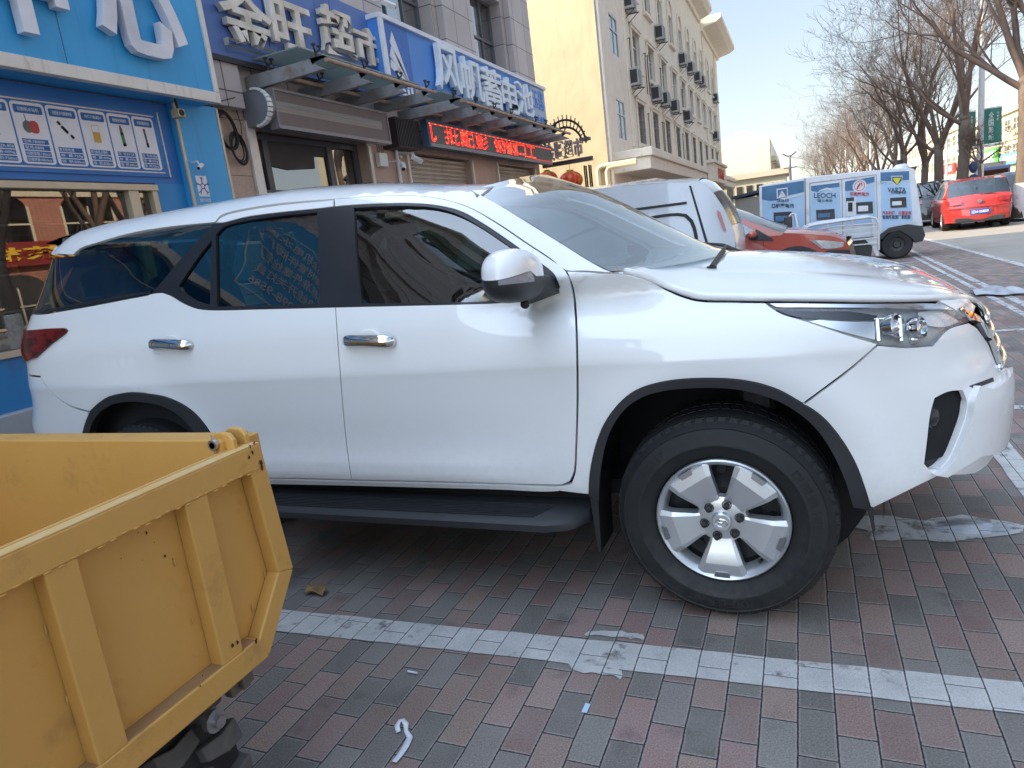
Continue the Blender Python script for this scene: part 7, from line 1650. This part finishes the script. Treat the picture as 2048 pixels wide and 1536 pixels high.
cv = Car('parked_van', 'far white minivan between cargo van and printed van', 'van', (-4.6,17.0,0), 0, 1.6); cv.ends = (0,3.6,.5,.15); generic(cv, 3.6, 1.72, WHT, 'suv')
cv2 = Car('parked_car', 'far grey blue car just left of the printed van', 'car', (-4.4,19.2,0), 0, 1.7); cv2.ends = (0,4.3,.7,.16); generic(cv2, 4.4, 1.5, paint('steel_blue_paint', (.20,.25,.31)), 'suv')
tk = thing('blue_truck', 'navy lorry on the far side of the road behind the lamp post', 'truck', (17,74,0)); q = onY(1990,345,74)
obj('cab', MB().prism([(q.x-1.2,74,.5),(q.x+1.2,74,.5),(q.x+1.2,74,2.5),(q.x-1.2,74,2.5)], (0,1.8,0)), NAV, tk, bevel=.12); obj('windscreen', MB().box((q.x-1.0,73.98,1.4),(q.x+1.0,73.995,2.2)), TINT, tk); obj('cargo_box', MB().box((q.x-1.25,75.9,.9),(q.x+1.25,81,2.9)), GRY, tk); m = MB()
for x in (-1,1):
    for y in (74.8,79): m.cyl((q.x+x*1.0,y,.45),(q.x+x*1.2,y,.45),.45,16)
obj('wheel', m, TYRE, tk)
# ================================================================== yellow mini dumper in the corner
YLW = mat('yellow_paint', (.60,.335,.088), .5, col2=(.55,.30,.077), scale=1.6, rvar=.08, bump=.06, bscale=60, dirt=(.42,.23,.07), dscale=7, dthr=(.56,.74)); bsdf(YLW).inputs['Coat Weight'].default_value = .12
RST = mat('rust_spot', (.05,.018,.008), .9, col2=(.10,.04,.015), scale=60); WELD = mat('weld_bead', (.45,.27,.08), .55, bump=.8, bscale=200); DUST = mat('dusty_edge', (.36,.22,.11), .8, col2=(.30,.17,.08), scale=20)
dm = thing('mini_dumper', 'yellow mini dumper with ribbed steel tailgate in the lower left corner', 'dumper', (-2,-2.3,0))
GX = -.935; YF, YN = -1.962, -3.0; ZT_ = 1.0
def tg(px, py): q = onX(px, py, GX); return (q.y, q.z)
c1, c2, c3 = tg(510,884), tg(578,1136), tg(530,1310)       # top, side corner, chamfer foot of the far edge
ym = (YF+YN)/2
far = [c1, c2, c3]; near = [(2*ym-y, z) for y, z in far[::-1]]
out = far+near                                             # tailgate outline (y, z)
tgo = obj('tailgate', MB().prism([(GX-.035,y,z) for y, z in out], (.012,0,0)), YLW, dm)
def rail(a, b, wd, dep, nm='rib', inner=1):
    A = Vector((0, a[0], a[1])); B = Vector((0, b[0], b[1])); dd = (B-A).normalized(); n_ = Vector((0,-dd.z,dd.y))
    if (Vector((0,ym,.6))-A).dot(n_) < 0: n_ = -n_
    P_ = [A, B, B+n_*wd-dd*wd*.35*inner, A+n_*wd+dd*wd*.35*inner]
    return obj(nm, MB().prism([Vector((GX-.023,0,0))+p for p in P_], (dep,0,0)), YLW, tgo, bevel=.005)
rail(far[0], near[-1], .060, .040, 'top_rail'); rail(far[0], far[1], .050, .039, 'edge_rail'); rail(far[1], far[2], .050, .0385, 'edge_rail'); rail(far[2], near[0], .060, .0395, 'bottom_rail'); rail(near[0], near[1], .050, .0385, 'edge_rail'); rail(near[1], near[2], .050, .039, 'edge_rail')
zt, zl = c1[1]-.058, c3[1]+.058
for (pa, pb) in (((380,985),(450,1330)),((110,1125),(230,1490))):
    y = tg(*pa)[0]; y2 = tg(*pb)[0]; obj('rib', MB().prism([(GX-.023,y-.030,zt),(GX-.023,y+.030,zt),(GX-.023,y+.030,zl),(GX-.023,y-.030,zl)], (.038,0,0)), YLW, tgo, bevel=.004)
y = 2*tg(110,1125)[0]-tg(380,985)[0]; obj('rib', MB().prism([(GX-.023,y-.030,zt),(GX-.023,y+.030,zt),(GX-.023,y+.030,zl),(GX-.023,y-.030,zl)], (.038,0,0)), YLW, tgo, bevel=.004)
# weld beads and rust
rr = random.Random(4); m = MB()
for (pa) in ((335,1010),(350,1125),(385,1240),(85,1190),(92,1260),(135,1400),(508,1045),(530,1150),(505,1215)):
    q = onX(pa[0], pa[1], GX-.02); m.sph(q, .0036, 8, 6, (.4,.7,2.8))
yy0 = c1[0]; 
for k in range(40):
    f = k/40; q = Vector((GX+.0175, c1[0]-.03-f*(c1[0]-near[-1][0]-.06), c1[1]-.057-.003*sin(k*1.7))); m.sph(q, .0028, 6, 4, (.5,3.2,.7))
obj('weld_beads', m, YLW, tgo, smooth=True)
m = MB()
for (x, y, s) in ((293,1066,4),(330,1112,3),(308,1085,1.5),(285,1120,1.2),(242,1117,1.6),(505,905,6),(498,915,5),(522,925,7),(524,935,6),(500,893,4),(508,886,4),(512,1282,6),(475,1285,5),(465,1292,5),(486,1300,3),(405,1350,2),(315,1032,1.6),(276,1065,1.4),(345,1118,1.6),(373,1115,1.6),(400,1372,3)):
    o_ = .0178 if (x > 455 or y > 1345) else -.0215
    q = onX(x, y, GX+o_); n = rr.randint(7, 11); R_ = s*.00068
    m.add([q]+[q+Vector((.0004, R_*(1+rr.uniform(-.5,.5))*cos(2*pi*k/n), R_*(1+rr.uniform(-.5,.5))*1.5*sin(2*pi*k/n))) for k in range(n)], [(0,1+k,1+(k+1) % n) for k in range(n)])
obj('rust_spots', m, RST, tgo)
m = MB().box((GX-.022,near[0][0]+.02,zl+.0005),(GX+.012,c3[0]-.03,zl+.003)); obj('dust_on_rail', m, DUST, tgo)
m = MB().box((GX-.015,near[-1][0]+.01,ZT_-.001),(GX+.016,c1[0]-.005,ZT_+.0015)); m.v = [(x, y, z-ZT_+c1[1]) for x, y, z in m.v]; obj('worn_edge', m, mat('worn_edge', (.60,.42,.20), .6, col2=(.58,.34,.10), scale=14), tgo)
# hopper: side walls, floor
BX0 = -2.2; zt2 = onX(450,889,GX-.06).z
def wall(y_, s_):
    return MB().prism([(GX-.045,y_,zt2),(BX0,y_,zt2),(BX0,y_,.57),(GX-.045,y_,.57)], (0,.03*s_,0))
obj('side_wall', wall(YF,1), YLW, dm, bevel=.004); obj('side_wall', wall(YN,-1), YLW, dm, bevel=.004); obj('front_wall', MB().prism([(BX0,YF,zt2),(BX0,YN,zt2),(BX0-.03,YN,.57),(BX0-.03,YF,.57)], (.03,0,0)), YLW, dm); obj('hopper_floor', MB().box((GX-.05,YN,.54),(BX0,YF,.57)), YLW, dm)
m = MB().box((GX-.05,YF+.03,zt2-.05),(BX0,YF+.07,zt2)); obj('top_rail', m, YLW, dm, bevel=.004)
# hinge bracket with its pin
h0 = onX(478,880,GX-.05); m = MB()
for px_, yy_ in ((0,.0),(0,-.038)):
    P_ = [(GX-.075,h0.z-.03),(GX-.075,h0.z+.018),(GX-.062,h0.z+.034),(GX-.044,h0.z+.037),(GX-.02,h0.z+.033),(GX-.008,h0.z+.018),(GX-.008,h0.z-.03)]
    m.prism([(x, h0.y+yy_-.02, z) for x, z in P_], (0,.014,0))
obj('hinge_bracket', m, YLW, dm, bevel=.004); m = MB().tube([(GX-.045,h0.y-.085,h0.z+.014),(GX-.045,h0.y+.02,h0.z+.014)], .008, 10); m.cyl((GX-.045,h0.y-.085,h0.z+.014),(GX-.045,h0.y-.076,h0.z+.014),.013,12); m.tube([(GX-.045,h0.y-.082,h0.z-.006),(GX-.045,h0.y-.082,h0.z+.038)],.0022,5)
obj('hinge_pin', m, STEEL, dm, smooth=50)
m = MB().box((GX-.055,h0.y-.074,h0.z-.05),(GX-.032,h0.y-.05,h0.z+.022)); obj('pivot_lug', m, YLW, dm, bevel=.008)
# latch under the tailgate, chassis, rear axle, lugged wheels
l0 = onX(480,1350,GX-.02); m = MB().box((GX-.06,l0.y-.02,l0.z-.05),(GX-.035,l0.y+.05,l0.z+.08)).box((GX-.03,l0.y+.0,l0.z-.04),(GX-.015,l0.y+.02,l0.z+.05)); obj('latch_plate', m, mat('latch_steel', (.16,.14,.12), .6, .3, dirt=(.12,.06,.03)), dm, bevel=.003); m = MB().tube([(GX-.08,l0.y-.09,l0.z-.05),(GX+.0,l0.y-.09,l0.z-.05)],.014,8); m.cyl((GX-.03,l0.y-.09,l0.z-.05),(GX-.015,l0.y-.09,l0.z-.05),.026,12); obj('latch_pin', m, STEEL, dm, smooth=50)
q = onX(318,1490,GX-.15); m = MB().cyl((GX-.2,q.y,q.z),(GX-.12,q.y,q.z),.022,10).tube([(GX-.16,q.y,q.z),(GX-.16,q.y+.03,q.z+.09)],.01,6); obj('linkage', m, STEEL, dm)
obj('chassis', MB().box((BX0-.2,-2.35,.40),(GX-.25,-2.27,.52)).box((BX0-.2,-2.75,.40),(GX-.25,-2.67,.52)).box((GX-.34,-2.9,.24),(GX-.26,-2.1,.31)), DARK, dm)
wy = onX(402,1470,GX-.0).y+.03; DTY = mat('dusty_tyre', (.085,.080,.077), .85, col2=(.115,.105,.10), scale=14, dirt=(.17,.15,.13), dscale=8)
for y_ in (wy, 2*ym-wy):
    R_ = .285; c = Vector((GX-.02-R_, y_, R_-.012)); t = obj('wheel', MB().lathe([(.15,-.085),(.22,-.10),(.250,-.092),(.257,-.078),(.257,.078),(.250,.092),(.22,.10),(.15,.085)], c, (0,1,0), 40), TYRE, dm, smooth=40)
    lg = MB(); n = 18
    for k in range(n):
        for s_ in (1,-1):
            a = 2*pi*(k+(.5 if s_ > 0 else 0))/n; e = Vector((sin(a),0,cos(a))); g = Vector((cos(a),0,-sin(a))); y1 = Vector((0,s_,0))
            lg.prism([c+e*.250+y1*-.004+g*-.018, c+e*.250+y1*-.004+g*.018, c+e*.250+y1*.052+g*.034, c+e*.250+y1*.096+g*.029, c+e*.250+y1*.096+g*-.022, c+e*.250+y1*.052+g*-.010], e*.033); lg.prism([c+e*.222+y1*.101+g*-.020, c+e*.222+y1*.101+g*.024, c+e*.278+y1*.096+g*.026, c+e*.278+y1*.096+g*-.020], y1*-.012)
    obj('tyre_lugs', lg, DTY, t, bevel=.005); obj('rim', MB().lathe([(.15,.10),(.14,.07),(.06,.065),(.001,.07)], c, (0,1,0), 24), YLW, t, smooth=40)
obj('front_body', MB().box((-3.1,-2.85,.40),(-2.3,-2.05,.95)), YLW, dm, bevel=.05)
# ================================================================== litter
def ribbonstrip(pts, wd, th=.0012):
    m = MB(); L_ = []; R2 = []
    for i, p in enumerate(pts):
        a, b = Vector(pts[max(0,i-1)]), Vector(pts[min(len(pts)-1,i+1)]); d_ = (b-a).normalized(); s_ = Vector((-d_.y,d_.x,0)).normalized()*wd[i]/2; L_.append(Vector(p)+s_); R2.append(Vector(p)-s_)
    n = len(pts); V = L_+R2+[p+Vector((0,0,th)) for p in L_+R2]
    return m.add(V, [(2*n+i,2*n+i+1,3*n+i+1,3*n+i) for i in range(n-1)]+[(i,n+i,n+i+1,i+1) for i in range(n-1)]+[(i,i+1,2*n+i+1,2*n+i) for i in range(n-1)]+[(n+i+1,n+i,3*n+i,3*n+i+1) for i in range(n-1)])
PAP = mat('paper_white', (.68,.70,.76), .6, col2=(.60,.62,.68), scale=30, bump=.3, bscale=90)
hts = [.005,.012,.020,.022,.018,.008,.006,.005,.005,.006]; P_ = [onZ(x, y, z) for (x, y), z in zip(((797,1464),(794,1452),(799,1442),(806,1440),(812,1448),(812,1462),(820,1475),(812,1492),(800,1510),(788,1524)), hts)]
lone('paper_strip', ribbonstrip(P_, [.014,.016,.014,.013,.016,.012,.018,.02,.018,.016]), PAP, 'white curled paper strip lying on the pavers in front', 'litter', smooth=True)
q = onZ(634,1186,.004); m = MB(); rr = random.Random(2)
m.grid(lambda u, v: q+Vector((-.05+.10*u, -.025+.05*v*(1-.5*abs(u-.5)), .006+.018*abs(sin(3.2*u+v*2))+.008*v)), 10, 6); lf2 = lone('dead_leaf', m, mat('leaf_tan', (.30,.19,.09), .8, col2=(.16,.09,.04), scale=30), 'curled brown dead leaf on the pavers near the dumper', 'leaf', smooth=True); lf2.modifiers.new('s','SOLIDIFY').thickness = .002
q = onZ(1172,1416,.0045); lone('tape_scrap', MB().prism([q+Vector((-.008,-.02,0)),q+Vector((.008,-.021,0)),q+Vector((.009,.018,0)),q+Vector((-.007,.02,0))], (0,0,.0015)), mat('tape_blue', (.45,.6,.75), .5), 'tiny pale blue scrap of tape on a dark paver', 'litter')
q = onZ(826,1346,.0045); lone('cigarette_end', MB().tube([q+Vector((-.02,0,.004)), q+Vector((.018,-.002,.004))], .0035, 8), PAP, 'small white cigarette end on the pavers before the stripe', 'litter')
CLO = mat('grey_cloth', (.30,.31,.34), .7, col2=(.42,.43,.46), scale=6); q0, q1 = onZ(1945,588,.02), onZ(2048,585,.02)
m = MB().grid(lambda u, v: q0.lerp(q1, u)+Vector((0, -.18+.4*v+.06*sin(u*9), .01+.09*abs(sin(u*7+v*3))*sin(pi*v)*(.4+.6*sin(pi*u)))), 34, 12); cl = lone('plastic_sheet', m, CLO, 'crumpled grey plastic sheet on the bay line at the right', 'litter', smooth=True); cl.modifiers.new('s','SOLIDIFY').thickness = .003
split_all()
